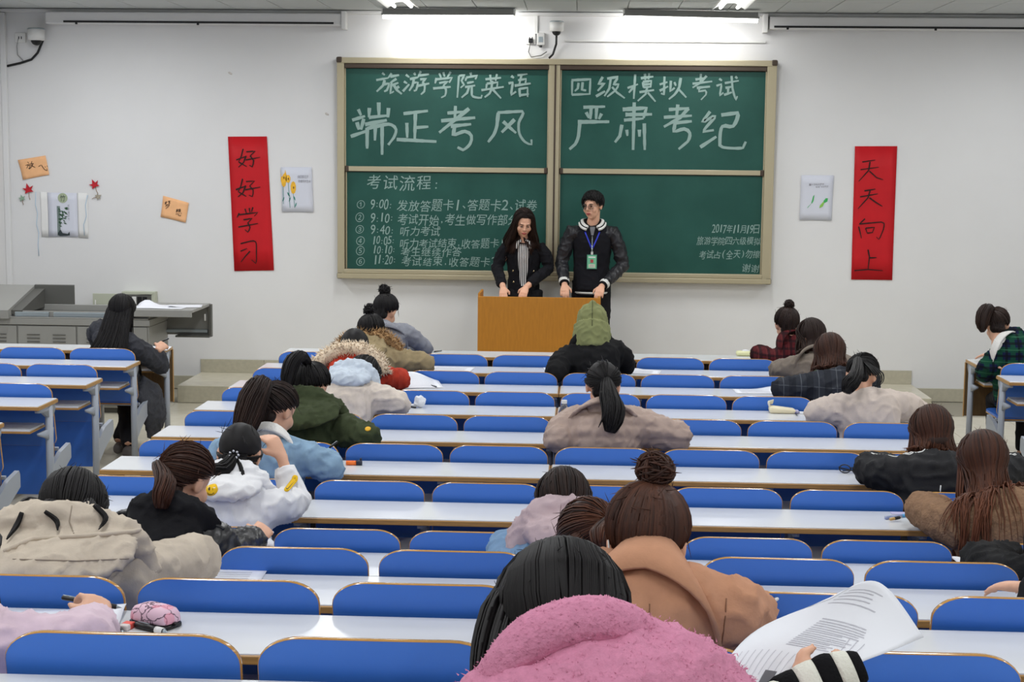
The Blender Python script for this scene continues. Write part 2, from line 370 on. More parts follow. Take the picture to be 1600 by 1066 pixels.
# tile baseboards
def baseboard(name, x0, x1, z0, z1):
    bb = struct(MB().box(x0, x1, YW - .006, YW, z0, z1).build(name, M_grout))
    k = max(1, round((x1 - x0) / .6))
    for i in range(k):
        a = x0 + (x1 - x0) * i / k
        b = x0 + (x1 - x0) * (i + 1) / k
        MB().bbox(a + .001, b - .001, YW - .014, YW - .005, z0, z1, .002).build('skirting_tile', M_tile2, bb)
baseboard('baseboard_left', XL, PX0 - .003, 0, .12)
baseboard('baseboard_front', PX0, PX1, PZ, PZ + .125)
baseboard('baseboard_right', PX1 + .003, XR, 0, .12)
# steps of the tiered back rows
TIER = {9: .145, 10: .29, 11: .43, 12: .58}
YK = {k: 10.56 - .85 * (k - 2) for k in range(1, 9)}
YK.update({9: 4.623, 10: 3.736, 11: 2.849, 12: 1.962})
def tz(k):
    return TIER.get(k, 0.0)
M_step = mat('step_concrete', srgb(150, 146, 138), .6, .3, var=.05)
for i, k in enumerate((9, 10, 11, 12)):
    y1 = YK[k] + .22
    y0 = YK[k + 1] + .22 if k < 12 else YB
    struct(MB().box(XL, XR, y0, y1, 0, tz(k)).build('step_%d' % (i + 1), M_step))
# conduit / trunking along the top of the front wall
t1 = struct(MB().bbox(XL, -1.80, YW - .05, YW, 3.455, 3.485, .004).bbox(-.62, .33, YW - .05, YW, 3.45, 3.48, .004).bbox(1.46, XR, YW - .05, YW, 3.455, 3.485, .004).build('trim_1', M_white))
t2 = struct(MB().bbox(XL + .0, XL + .05, YW - .05, YW, .12, 3.45, .006).build('trim_2', M_wall))
t3 = struct(MB().bbox(-.475, -.445, YW - .025, YW, 3.29, 3.455, .003).build('trim_3', M_white))
t4 = struct(MB().bbox(-.2, 1.60, YW - .022, YW, 3.225, 3.245, .003).build('trim_4', M_white))

# ---------------------------------------------------------------- lamps in view
def board_lamp(x0, x1, y, z, tilt, label):
    r = empty('board_lamp', ((x0 + x1) / 2, y, z), label, 'lamp', 'board lamps above the chalkboard')
    hw = (x1 - x0) / 2
    prof = [(-.07, -.005), (-.05, .05), (.05, .05), (.07, .02), (.062, .016), (.04, .036), (-.045, .036), (-.06, -.008)]
    h = MB().prism(prof, 'x', -hw, hw).build('reflector_hood', M_gsteel, r)
    MB().box(-hw, -hw + .012, -.065, .06, -.01, .048).build('end_cap', M_white, r)
    MB().box(hw - .012, hw, -.065, .06, -.01, .048).build('end_cap', M_white, r)
    MB().tube([(-hw + .012, -.03, -.022), (hw - .012, -.03, -.022)], .018, 12).build('tube', M_tube, r, True)
    for sx in (-hw * .6, hw * .6):
        MB().tube([(sx, .02, .045), (sx, .15, .065), (sx, .31, .04)], .008, 6).build('bracket', M_white, r)
    r.rotation_euler = (0, math.radians(tilt), 0)
    return r
board_lamp(-1.815, -.635, 13.78, 3.428, -.15, 'white fluorescent board lamp over the left half of the chalkboard')
board_lamp(.315, 1.50, 13.78, 3.423, 1.0, 'white fluorescent board lamp over the right half of the chalkboard')
def ceil_lamp(x, y, label):
    r = empty('ceiling_lamp', (x, y, ZC - .012), label, 'lamp', 'ceiling lamps running towards the chalkboard')
    MB().prism([(-.14, -.075), (-.06, -.02), (.06, -.02), (.14, -.075), (.13, -.078), (.055, -.028), (-.055, -.028), (-.13, -.078)], 'y', -.62, .62).build('reflector', M_white, r)
    MB().box(-.06, .06, -.62, .62, -.02, 0).build('housing', M_white, r)
    for s in (-.07, .07):
        MB().tube([(s, -.61, -.062), (s, .61, -.062)], .014, 10).build('tube', M_tube, r, True)
    return r
ceil_lamp(-1.54, 12.40, 'twin-tube ceiling lamp above the left board half, ending short of the wall')
ceil_lamp(1.165, 12.34, 'twin-tube ceiling lamp above the right board half, ending short of the wall')

# ---------------------------------------------------------------- projector screens
def screen(x0, x1, z0, z1, s0, s1, label, endx):
    r = empty('projector_screen', ((x0 + x1) / 2, YW - .06, z0), label, 'screen', 'rolled-up projector screens')
    cx = (x0 + x1) / 2
    MB().bbox(x0 - cx, x1 - cx, -.06, .06, 0, z1 - z0, .012).build('housing', M_wall, r)
    MB().bbox(s0 - cx, s1 - cx, -.066, -.05, .012, .03, .003).build('slot_bar', M_black, r)
    MB().bbox(endx - cx - .02, endx - cx + .02, -.075, .06, -.03, z1 - z0 + .02, .005).build('end_bracket', M_white, r)
    for px in (s0 + .12, (s0 + s1) / 2):
        MB().bbox(px - cx - .01, px - cx + .01, -.07, -.055, -.004, .014, .002).build('pull_tab', M_black, r)
    return r
screen(-4.92, -2.21, 3.345, 3.455, -4.75, -2.28, 'long white rolled-up projector screen left of the chalkboard', -2.19)
screen(1.62, 4.6, 3.34, 3.45, 1.66, 4.5, 'long white rolled-up projector screen right of the chalkboard', 1.585)

# ---------------------------------------------------------------- dome cameras and sockets
def dome(x, z, label, s=1.0):
    r = empty('dome_camera', (x, YW - .10, z), label, 'camera', None)
    MB().tube([(0, 0, .055 * s), (0, 0, .05 * s), (0, 0, -.03 * s), (0, 0, -.035 * s)], [.05 * s, .068 * s, .064 * s, .05 * s], 24).build('housing', M_white, r, True)
    MB().ell((0, 0, -.032 * s), (.043 * s, .043 * s, .042 * s), None, 20, 12).build('dome', M_black, r, True)
    MB().bbox(-.03 * s, .03 * s, .04, .10, -.03, .03, .005).build('wall_arm', M_white, r)
    MB().tube([(0, 0, .053 * s), (0, 0, .062 * s)], [.07 * s, .06 * s], 24).build('cap', M_rail, r, True)
    return r
dome(-5.01, 3.235, 'white dome security camera in the top left corner of the wall', 1.15)
dome(-.273, 3.34, 'white dome security camera above the middle of the chalkboard', .95)
def socket(x, z, w_, h_, label, dark=True, name='wall_socket'):
    r = empty(name, (x, YW, z), label, 'socket')
    MB().bbox(-w_ / 2, w_ / 2, -.02, 0, -h_ / 2, h_ / 2, .004).build('plate', M_white, r)
    for dx in (-.012, .012):
        MB().box(dx - .004, dx + .004, -.0215, -.019, -.012, .012).build('slot', M_black, r)
    return r
socket(-5.19, 3.225, .10, .09, 'white wall socket beside the top left dome camera')
s_ = socket(-.505, 3.25, .085, .10, 'white wall socket above the chalkboard with a black plug')
MB().bbox(-.02, .02, -.05, -.018, -.04, .0, .006).build('plug', M_black, s_)
ad = empty('power_adapter', (-.415, YW, 3.245), 'grey power adapter box on the wall beside the middle dome camera', 'adapter')
MB().bbox(-.035, .035, -.045, 0, -.055, .055, .006).build('case', mat('pale_grey_plastic', srgb(200, 200, 198), .4), ad)
MB().bbox(-.02, .02, -.047, -.044, -.03, .02, .001).build('sticker', M_rail, ad)
MB().tube([(0, -.03, -.055), (0, -.03, -.075)], .012, 8).build('cable_gland', M_black, ad)
tag(MB().tube([(-5.43 + .07, YW - .01, 2.96), (-5.2, YW - .012, 2.995), (-5.09, YW - .015, 3.03), (-5.03, YW - .02, 3.09), (-4.975, YW - .03, 3.20)], .011, 8).build('camera_cable', M_black, None, True), 'thick black cable sweeping from the top left dome camera to the corner', 'cable')
tag(MB().tube([(-5.205, YW - .022, 3.22), (-5.225, YW - .012, 3.15), (-5.22, YW - .012, 3.07), (-5.17, YW - .012, 3.02)], .004, 6).build('thin_cable', mat('grey_cable', srgb(150, 150, 150), .5), None, True), 'thin grey cable hanging from the top left wall socket', 'cable')
tag(MB().tube([(-.505, YW - .04, 3.215), (-.525, YW - .02, 3.13), (-.50, YW - .02, 3.085), (-.41, YW - .02, 3.10), (-.36, YW - .02, 3.135)], .004, 6).build('thin_cable', M_gdark, None, True), 'thin dark cable hanging from the black plug above the chalkboard', 'cable')
tag(MB().tube([(-.273, YW - .09, 3.27), (-.275, YW - .05, 3.20), (-.305, YW - .03, 3.11), (-.34, YW - .03, 3.075)], .010, 8).build('camera_cable', M_black, None, True), 'thick black cable hanging from the middle dome camera', 'cable')

# ---------------------------------------------------------------- chalkboard
BX0, BX1, BZ0, BZ1 = -2.255, 1.70, 1.065, 3.065
cb = empty('chalkboard', (0, YW, 0), 'wide green sliding chalkboard with champagne frame, covered in chalk writing', 'chalkboard')
def cbx(name, x0, x1, y0, y1, z0, z1, m, par=cb, b=.006):
    return MB().bbox(x0, x1, y0 - YW, y1 - YW, z0, z1, b).build(name, m, par)
cbx('back_panel', BX0 + .02, BX1 - .02, 14.065, 14.095, BZ0 + .02, BZ1 - .02, M_brown)
cbx('frame_rail', BX0, BX1, 13.99, 14.095, BZ1 - .052, BZ1, M_champ)
cbx('frame_rail', BX0, BX1, 13.97, 14.095, BZ0, BZ0 + .045, M_champ)
cbx('frame_stile', BX0, BX0 + .065, 13.995, 14.095, BZ0, BZ1, M_champ)
cbx('frame_stile', BX1 - .085, BX1, 13.995, 14.095, BZ0, BZ1, M_champ)
cbx('middle_stile', -.335, -.235, 14.0, 14.095, BZ0 + .04, BZ1 - .05, M_champ)
cbx('middle_bead', -.285, -.270, 13.994, 14.001, BZ0 + .04, BZ1 - .05, M_brown, b=.002)
for x in (BX0 - .006, BX1 - .05):
    for z in (BZ0 - .006, BZ1 - .05):
        cbx('corner_cap', x, x + .056, 13.985, 14.09, z, z + .056, M_brown, b=.014)
for x0, x1 in ((BX0 + .07, -.335), (-.235, BX1 - .085)):
    cbx('top_channel', x0, x1, 14.0, 14.09, BZ1 - .095, BZ1 - .052, M_brown)
cbx('chalk_tray', BX0 + .06, BX1 - .08, 13.985, 14.09, BZ0 + .045, BZ0 + .085, M_champ)
def board_panel(x0, x1, z0, z1, y):
    p = MB().box(x0, x1, y - YW, y + .015 - YW, z0, z1).build('writing_panel', M_green, cb)
    for a, b_, c, d in ((x0, x1, z0 - .045, z0), (x0 - .012, x0, z0 - .045, z1 + .01), (x1, x1 + .012, z0 - .045, z1 + .01)):
        MB().bbox(a, b_, y - .012 - YW, y + .02 - YW, c, d, .004).build('panel_rail', M_champ, p)
    for xx in (x0 - .01, x1 - .025):
        MB().bbox(xx, xx + .035, y - .018 - YW, y + .0 - YW, z0 - .05, z0 + .005, .008).build('corner_block', M_brown, p)
    return p
YP = 14.035
p_tl = board_panel(-2.178, -.345, 2.088, 2.975, YP)
p_tr = board_panel(-.222, 1.605, 2.088, 2.965, YP)
p_bl = board_panel(-2.172, -.345, 1.150, 2.036, YP + .012)
p_br = board_panel(-.222, 1.605, 1.135, 2.036, YP + .012)
def strokes(name, data, wdt, y, m, parent, org, taper=.35, jit=.12):
    """hand-drawn strokes: flat ribbons a hair thick, in wall coordinates (x, z)"""
    mb = MB()
    rnd = random.Random(3)
    for si, st in enumerate(data.split(';')):
        y -= .00008
        pts = [Vector((float(a.split(',')[0]), 0, float(a.split(',')[1]))) for a in st.split()]
        # resample with smooth bends
        out = []
        for i in range(len(pts) - 1):
            n_ = max(2, int((pts[i + 1] - pts[i]).length / .025))
            for k in range(n_):
                t = k / n_
                if len(pts) > 3 and 0 < i < len(pts) - 2:
                    p0, p1, p2, p3 = pts[i - 1], pts[i], pts[i + 1], pts[i + 2]
                    q = .5 * ((2 * p1) + (p2 - p0) * t + (2 * p0 - 5 * p1 + 4 * p2 - p3) * t * t + (3 * p1 - p0 - 3 * p2 + p3) * t ** 3)
                else:
                    q = pts[i].lerp(pts[i + 1], t)
                out.append(q)
        out.append(pts[-1])
        w0 = wdt * rnd.uniform(.9, 1.15)
        n_ = len(out)
        L, R = [], []
        for i, p in enumerate(out):
            t = (out[min(i + 1, n_ - 1)] - out[max(i - 1, 0)])
            t = t.normalized() if t.length > 1e-7 else Vector((1, 0, 0))
            nn = Vector((-t.z, 0, t.x))
            u = i / (n_ - 1)
            ww = w0 * (1 - taper * u ** 2) * (1 + jit * rnd.uniform(-1, 1)) / 2
            L.append(p + nn * ww); R.append(p - nn * ww)
        vs = [(p.x - org[0], y - org[1], p.z - org[2]) for p in L + R] + [(p.x - org[0], y + .0012 - org[1], p.z - org[2]) for p in L + R]
        fs = []
        for i in range(n_ - 1):
            fs += [(i, i + 1, n_ + i + 1, n_ + i), (2 * n_ + i, 3 * n_ + i, 3 * n_ + i + 1, 2 * n_ + i + 1), (i, 2 * n_ + i, 2 * n_ + i + 1, i + 1), (n_ + i, n_ + i + 1, 3 * n_ + i + 1, 3 * n_ + i)]
        fs += [(0, n_, 3 * n_, 2 * n_), (n_ - 1, 3 * n_ - 1, 4 * n_ - 1, 2 * n_ - 1)]
        mb.add(vs, fs)
    return mb.build(name, m, parent)
OB = (0, YW, 0)
strokes('chalk_writing', CH_L1, .021, YP - .0015, M_chalk, p_tl, OB)
strokes('chalk_writing', CH_L2, .031, YP - .0015, M_chalk, p_tl, OB)
strokes('chalk_writing', CH_R1, .021, YP - .0015, M_chalk, p_tr, OB)
strokes('chalk_writing', CH_R2, .031, YP - .0015, M_chalk, p_tr, OB)
GL = {}
def glyph(ch):
    if ch not in GL:
        c = bpy.data.curves.new('glyph', 'FONT')
        c.body = ch
        c.resolution_u = 2
        o = bpy.data.objects.new('glyph', c)
        COL.objects.link(o)
        dg = bpy.context.evaluated_depsgraph_get()
        m_ = bpy.data.meshes.new_from_object(o.evaluated_get(dg))
        vs = [v.co.copy() for v in m_.vertices]
        fs = [tuple(p.vertices) for p in m_.polygons]
        bpy.data.objects.remove(o); bpy.data.curves.remove(c); bpy.data.meshes.remove(m_)
        GL[ch] = (vs, fs)
    return GL[ch]
def text_line(name, items, y, m, parent, org, slant=.12, seed=1, jit=1.0):
    """each character its own glyph, set by hand: slanted, uneven"""
    rnd = random.Random(seed)
    mb = MB()
    for t, x0, x1, z0, z1, h in items:
        wts = [.5 if c in ':,、.' else (.62 if c.isascii() else 1.0) for c in t]
        tot = sum(wts); acc = 0
        for c, wv in zip(t, wts):
            cx = x0 + (x1 - x0) * (acc + wv / 2) / tot
            cz = z0 + (z1 - z0) * (acc + wv / 2) / tot
            acc += wv
            vs, fs = glyph(c)
            if not vs: continue
            xs = [v.x for v in vs]; ys = [v.y for v in vs]
            gx, gy = (min(xs) + max(xs)) / 2, (min(ys) + max(ys)) / 2
            gh = max(max(ys) - min(ys), .01); gw = max(max(xs) - min(xs), .01)
            if c in ':,、.':
                s = h * .9; gy = .38 if c == ':' else .30
                sx = s
            else:
                s = h * rnd.uniform(.9, 1.08) / gh
                sx = min(s, (x1 - x0) * wv / tot * .92 / gw)
            a = rnd.uniform(-.06, .06) * jit
            dz = rnd.uniform(-.07, .07) * h * jit
            ca, sa = math.cos(a), math.sin(a)
            out = []
            for v in vs:
                px, pz = (v.x - gx) * sx, (v.y - gy) * s
                px += slant * pz
                out.append((cx + px * ca - pz * sa - org[0], y - org[1], cz + dz + px * sa + pz * ca - org[2]))
            mb.add(out, fs)
    o = mb.build(name, m, parent)
    o['kind'] = 'stuff'
    return o
text_line('chalk_writing', SMALL_L, YP + .012 - .0012, M_chalk, p_bl, OB)
text_line('chalk_writing', SMALL_R, YP + .012 - .0012, M_chalk, p_br, OB, seed=5)

# ---------------------------------------------------------------- things stuck on the front wall
def sheet(name, quad, m, label, cat, group=None, y=YW - .006, curl=.006, th=.0012):
    """thin paper sheet from four wall points (tl, tr, br, bl), slightly curled, origin at its lower middle"""
    tl, tr, br, bl = [Vector((q[0], 0, q[1])) for q in quad]
    org = Vector(((bl.x + br.x) / 2, y, (bl.z + br.z) / 2))
    N = 6
    vs = []
    for s in (0, 1):
        for j in range(N + 1):
            for i in range(N + 1):
                u, v = i / N, j / N
                p = tl.lerp(tr, u).lerp(bl.lerp(br, u), v)
                d = curl * (abs(2 * u - 1) ** 3 * abs(2 * v - 1) ** 2) + .0006 * math.sin(9 * v + 5 * u)
                vs.append((p.x - org.x, -d - .001 + s * th, p.z - org.z))
    fs = []
    q_ = (N + 1) ** 2
    for j in range(N):
        for i in range(N):
            a = j * (N + 1) + i
            fs.append((a, a + N + 1, a + N + 2, a + 1))
            fs.append((q_ + a, q_ + a + 1, q_ + a + N + 2, q_ + a + N + 1))
    rim = [i for i in range(N)] + [j * (N + 1) + N for j in range(N)] + [N * (N + 1) + N - i for i in range(N)] + [(N - j) * (N + 1) for j in range(N)]
    for a, b in zip(rim, rim[1:] + rim[:1]):
        fs.append((a, b, q_ + b, q_ + a))
    r = empty(name, org, label, cat, group)
    mesh_obj('sheet', vs, fs, m, r, True)
    r['_org'] = [org.x, org.y, org.z]
    return r
def blob(r, name, pts, m, y=-.0035):
    """flat printed shape on a sheet: polygon in wall coordinates"""
    o = r['_org']
    n_ = len(pts)
    vs = [(p[0] - o[0], y, p[1] - o[2]) for p in pts] + [(p[0] - o[0], y + .0012, p[1] - o[2]) for p in pts]
    fs = [tuple(range(n_)), tuple(range(n_, 2 * n_))[::-1]] + [(i, n_ + i, n_ + (i + 1) % n_, (i + 1) % n_) for i in range(n_)]
    return mesh_obj(name, vs, fs, m, r)
M_red = mat('red_paper', srgb(196, 22, 32), .6, .3, var=.05, vscale=6)
M_orange = mat('orange_paper', srgb(246, 190, 140), .8, .2, var=.06, vscale=12)
b1 = sheet('wall_banner', ((-3.279, 2.345), (-2.918, 2.350), (-2.862, 1.120), (-3.233, 1.108)), M_red, 'tall red paper banner with brushed characters left of the chalkboard', 'banner', curl=.003)
strokes('brush_writing', INK_H1, .012, YW - .0115, M_ink, b1, b1['_org'], .5)
b2 = sheet('wall_banner', ((2.430, 2.315), (2.807, 2.320), (2.809, 1.110), (2.440, 1.110)), M_red, 'tall red paper banner with brushed characters right of the chalkboard', 'banner', curl=.003)
strokes('brush_writing', INK_H2, .011, YW - .0115, M_ink, b2, b2['_org'], .5)
n1 = sheet('paper_note', ((-5.245, 2.111), (-4.985, 2.155), (-4.953, 1.979), (-5.201, 1.929)), M_orange, 'orange paper note with two characters, high on the far left wall', 'note')
strokes('brush_writing', INK_N1, .0048, YW - .0115, M_ink, n1, n1['_org'])
n2 = sheet('paper_note', ((-3.889, 1.797), (-3.651, 1.735), (-3.683, 1.551), (-3.916, 1.602)), M_orange, 'orange paper note with two characters beside the left red banner', 'note')
strokes('brush_writing', INK_N2, .0045, YW - .0115, M_ink, n2, n2['_org'])
M_pr = mat('pale_print_paper', srgb(214, 217, 228), .7, .2)
M_yel = mat('sunflower_yellow', srgb(236, 182, 62), .7, .2, var=.1, vscale=30)
M_brn = mat('flower_centre', srgb(120, 84, 40), .8)
M_teal = mat('stem_teal', srgb(74, 142, 132), .8)
sf = sheet('sunflower_print', ((-2.79, 2.072), (-2.505, 2.074), (-2.490, 1.662), (-2.781, 1.660)), M_pr, 'white print of three yellow sunflowers beside the left red banner', 'poster')
def ring(cx, cz, rx, rz, n_=16, wob=0.0):
    return [(cx + rx * (1 + wob * (i % 2)) * math.cos(2 * math.pi * i / n_), cz + rz * (1 + wob * (i % 2)) * math.sin(2 * math.pi * i / n_)) for i in range(n_)]
for cx, cz, rx, rz in ((-2.765, 1.975, .026, .082), (-2.725, 1.965, .022, .035), (-2.677, 1.885, .024, .055)):
    blob(sf, 'sunflower', ring(cx, cz, rx, rz, 20, .08), M_yel)
    blob(sf, 'flower_centre', ring(cx + .003, cz, .006, .012, 8), M_brn, -.0045)
for x0, z0, x1, z1 in ((-2.775, 1.90, -2.77, 1.70), (-2.725, 1.93, -2.71, 1.70), (-2.68, 1.83, -2.665, 1.70)):
    blob(sf, 'stem', [(x0, z0), (x0 + .004, z0), (x1 + .004, z1), (x1, z1)], M_pr if False else M_teal)
for x0, z0, dx in ((-2.735, 1.845, .03), (-2.70, 1.80, -.02), (-2.76, 1.80, -.02), (-2.645, 1.75, -.02), (-2.675, 1.81, .02)):
    blob(sf, 'leaf', [(x0, z0), (x0 + dx * .6, z0 - .012), (x0 + dx, z0 - .045), (x0 + dx * .3, z0 - .03)], M_teal)
text_line('caption', [('向日葵花开', -2.635, -2.535, 1.985, 1.985, .028), ('向着阳光生长', -2.630, -2.515, 1.945, 1.945, .026)], sf['_org'][1] - .004, M_print, sf, sf['_org'], 0, 2, .3)
M_leafg = mat('feather_green', srgb(64, 176, 92), .7)
M_leafl = mat('feather_light_green', srgb(140, 198, 84), .7)
fe = sheet('feather_print', ((1.958, 2.050), (2.251, 2.052), (2.242, 1.644), (1.955, 1.645)), M_pr, 'white print with two green feathers beside the right red banner', 'poster')
blob(fe, 'feather', [(2.07, 1.86), (2.082, 1.875), (2.075, 1.82), (2.062, 1.795), (2.056, 1.80)], M_leafg)
blob(fe, 'feather_stem', [(2.058, 1.80), (2.052, 1.79), (2.022, 1.752), (2.024, 1.762)], M_leafg)
blob(fe, 'feather', [(2.205, 1.845), (2.20, 1.815), (2.172, 1.80), (2.165, 1.82), (2.185, 1.845)], M_leafg)
blob(fe, 'feather', [(2.172, 1.80), (2.16, 1.77), (2.13, 1.755), (2.135, 1.78), (2.165, 1.815)], M_leafl, -.0045)
text_line('caption', [('一片羽毛的梦想', 2.03, 2.165, 1.965, 1.972, .018), ('轻轻飞向天空', 2.09, 2.205, 1.945, 1.952, .018)], fe['_org'][1] - .004, M_print, fe, fe['_org'], 0, 2, .3)
# bamboo print with white side strips
bp_ = sheet('bamboo_print', ((-4.975, 1.815), (-4.697, 1.812), (-4.695, 1.405), (-4.972, 1.404)), M_pr, 'white print of dark green bamboo between strings on the far left wall', 'poster')
M_bam = mat('bamboo_green', srgb(44, 84, 56), .8)
M_pnd = mat('dark_print', srgb(46, 56, 60), .8)
M_sage = mat('sage_print', srgb(170, 182, 152), .8)
blob(bp_, 'seal_disc', ring(-4.833, 1.765, .046, .046, 20), M_sage)
text_line('seal_character', [('竹', -4.86, -4.806, 1.765, 1.765, .055)], bp_['_org'][1] - .005, M_pnd, bp_, bp_['_org'], .1, 2, .3)
rb = random.Random(11)
for i in range(3):
    x = -4.888 + .010 * i
    blob(bp_, 'bamboo_stalk', [(x, 1.69), (x + .006, 1.69), (x + .007, 1.415), (x + .001, 1.415)], M_bam)
for i in range(24):
    x, z = -4.882 + rb.uniform(0, .062), 1.51 + rb.uniform(0, .165)
    a, L_ = rb.uniform(-1.2, .2), rb.uniform(.03, .05)
    dx, dz = L_ * math.cos(a), L_ * math.sin(a)
    blob(bp_, 'bamboo_leaf', [(x, z), (x + dx * .5 - dz * .16, z + dz * .5 + dx * .16), (x + dx, z + dz), (x + dx * .5 + dz * .16, z + dz * .5 - dx * .16)], M_bam, -.0040 - .0001 * i)
blob(bp_, 'dark_ground', [(-4.885, 1.435), (-4.86, 1.475), (-4.84, 1.44), (-4.79, 1.432), (-4.775, 1.455), (-4.772, 1.42), (-4.80, 1.415), (-4.87, 1.412)], M_pnd, -.008)
text_line('caption', [('宁可食无肉', -4.795, -4.775, 1.0, 1.0, .02)][:0] + [(c, -4.79, -4.77, 1.69 - .03 * i, 1.69 - .03 * i, .024) for i, c in enumerate('不可居无竹')], bp_['_org'][1] - .004, M_print, bp_, bp_['_org'], 0, 2, .3)
M_strip = mat('white_strip_paper', srgb(232, 232, 230), .8)
for q, lab in ((((-5.045, 1.822), (-4.978, 1.818), (-4.975, 1.40), (-5.042, 1.405)), 'left'), (((-4.694, 1.815), (-4.60, 1.812), (-4.60, 1.395), (-4.692, 1.40)), 'right')):
    sheet('paper_strip', q, M_strip, 'narrow white paper strip on the %s side of the bamboo print' % lab, 'paper', 'paper strips beside the bamboo print', curl=.001)
def string(pts, label):
    tag(MB().tube([(x, YW - .012, z) for x, z in pts], .0035, 6).build('wall_string', mat('pale_blue_string', srgb(188, 208, 226), .8), None, True), label, 'string')
string([(-5.084, 1.82), (-5.09, 1.70), (-5.072, 1.62), (-5.085, 1.52), (-5.065, 1.44), (-5.075, 1.33), (-5.07, 1.224)], 'long pale blue string hanging left of the bamboo print')
string([(-4.597, 1.795), (-4.62, 1.70), (-4.612, 1.60), (-4.64, 1.52), (-4.635, 1.42)], 'short pale blue string hanging right of the bamboo print')
def maple(x, z, s, a, m, label, stem=True, group=None):
    r = empty('maple_leaf', (x, YW - .012, z), label, 'leaf', group)
    pts = []
    lobes = [(0, 1.0), (38, .42), (58, .92), (88, .38), (118, .72), (150, .3), (180, .22)]
    full = [(d, q) for d, q in lobes] + [(360 - d, q) for d, q in lobes[-2:0:-1]]
    for d, q in full:
        th = math.radians(d) + a
        pts.append((s * q * math.sin(th), s * q * math.cos(th)))
    n_ = len(pts)
    vs = [(0, -.004, 0)] + [(p[0], -.001 - .004 * (i % 2), p[1]) for i, p in enumerate(pts)] + [(p[0], .001, p[1]) for p in pts]
    fs = [(0, 1 + (i + 1) % n_, 1 + i) for i in range(n_)] + [tuple(n_ + 1 + i for i in range(n_))] + [(1 + i, 1 + (i + 1) % n_, n_ + 1 + (i + 1) % n_, n_ + 1 + i) for i in range(n_)]
    mesh_obj('blade', vs, fs, m, r)
    if stem:
        th = math.pi + a
        MB().tube([(.2 * s * math.sin(th), 0, .2 * s * math.cos(th)), (.8 * s * math.sin(th + .2), 0, .8 * s * math.cos(th + .2)), (1.3 * s * math.sin(th + .1), 0, 1.3 * s * math.cos(th + .1))], .0025, 5).build('stem', M_brn, r)
    return r
M_mred = mat('maple_red', srgb(190, 34, 46), .6, .3, var=.1, vscale=40)
maple(-5.152, 1.832, .068, -.25, M_mred, 'red maple leaf stuck up left of the bamboo print', True)
maple(-4.527, 1.885, .062, -.45, M_mred, 'red maple leaf stuck up right of the bamboo print', True)
maple(-5.213, 1.752, .042, -.3, mat('maple_green', srgb(142, 172, 148), .7), 'small pale green maple leaf under the left red leaf', True)
maple(-4.505, 1.78, .042, 1.1, mat('maple_tan', srgb(164, 156, 140), .7), 'small tan maple leaf under the right red leaf', True)
# torn paint flakes left on the wall
for x, z in ((-3.254, 2.92), (-2.365, 2.56)):
    tag(MB().ell((x, YW - .002, z), (.022, .003, .010), Matrix.Rotation(.5, 3, 'Y'), 7, 5).build('paint_scar', mat('bare_plaster', srgb(208, 202, 196), .9), None, True), 'small patch of scraped plaster %s the left red banner' % ('high above' if x < -3 else 'right of the area above'), 'mark')
# ---------------------------------------------------------------- desks and seats
DZ = .735          # desk height above its own floor
ORD = ['first', 'second', 'third', 'fourth', 'fifth', 'sixth', 'seventh', 'eighth', 'ninth', 'tenth', 'eleventh', 'twelfth']
DMESH = {}
def part(key, maker, name, m, parent, smooth=False):
    if key in DMESH:
        o = bpy.data.objects.new(name, DMESH[key])
        return link(o, parent)
    o = maker().build(name, m, parent, smooth)
    DMESH[key] = o.data
    return o
UW = 2.065
def top_outline(w_, d, inset=0):
    return [(inset, -d + inset), (w_ - inset, -d + inset), (w_ - inset, -inset), (inset, -inset)]
def rrect(x0, x1, z0, z1, rt, rb, n_=5):
    pts = []
    for cx, cz, r, a0 in ((x1 - rt, z1 - rt, rt, 0), (x0 + rt, z1 - rt, rt, 90), (x0 + rb, z0 + rb, rb, 180), (x1 - rb, z0 + rb, rb, 270)):
        for i in range(n_ + 1):
            a = math.radians(a0 + 90 * i / n_)
            pts.append((cx + r * math.cos(a), cz + r * math.sin(a)))
    return pts
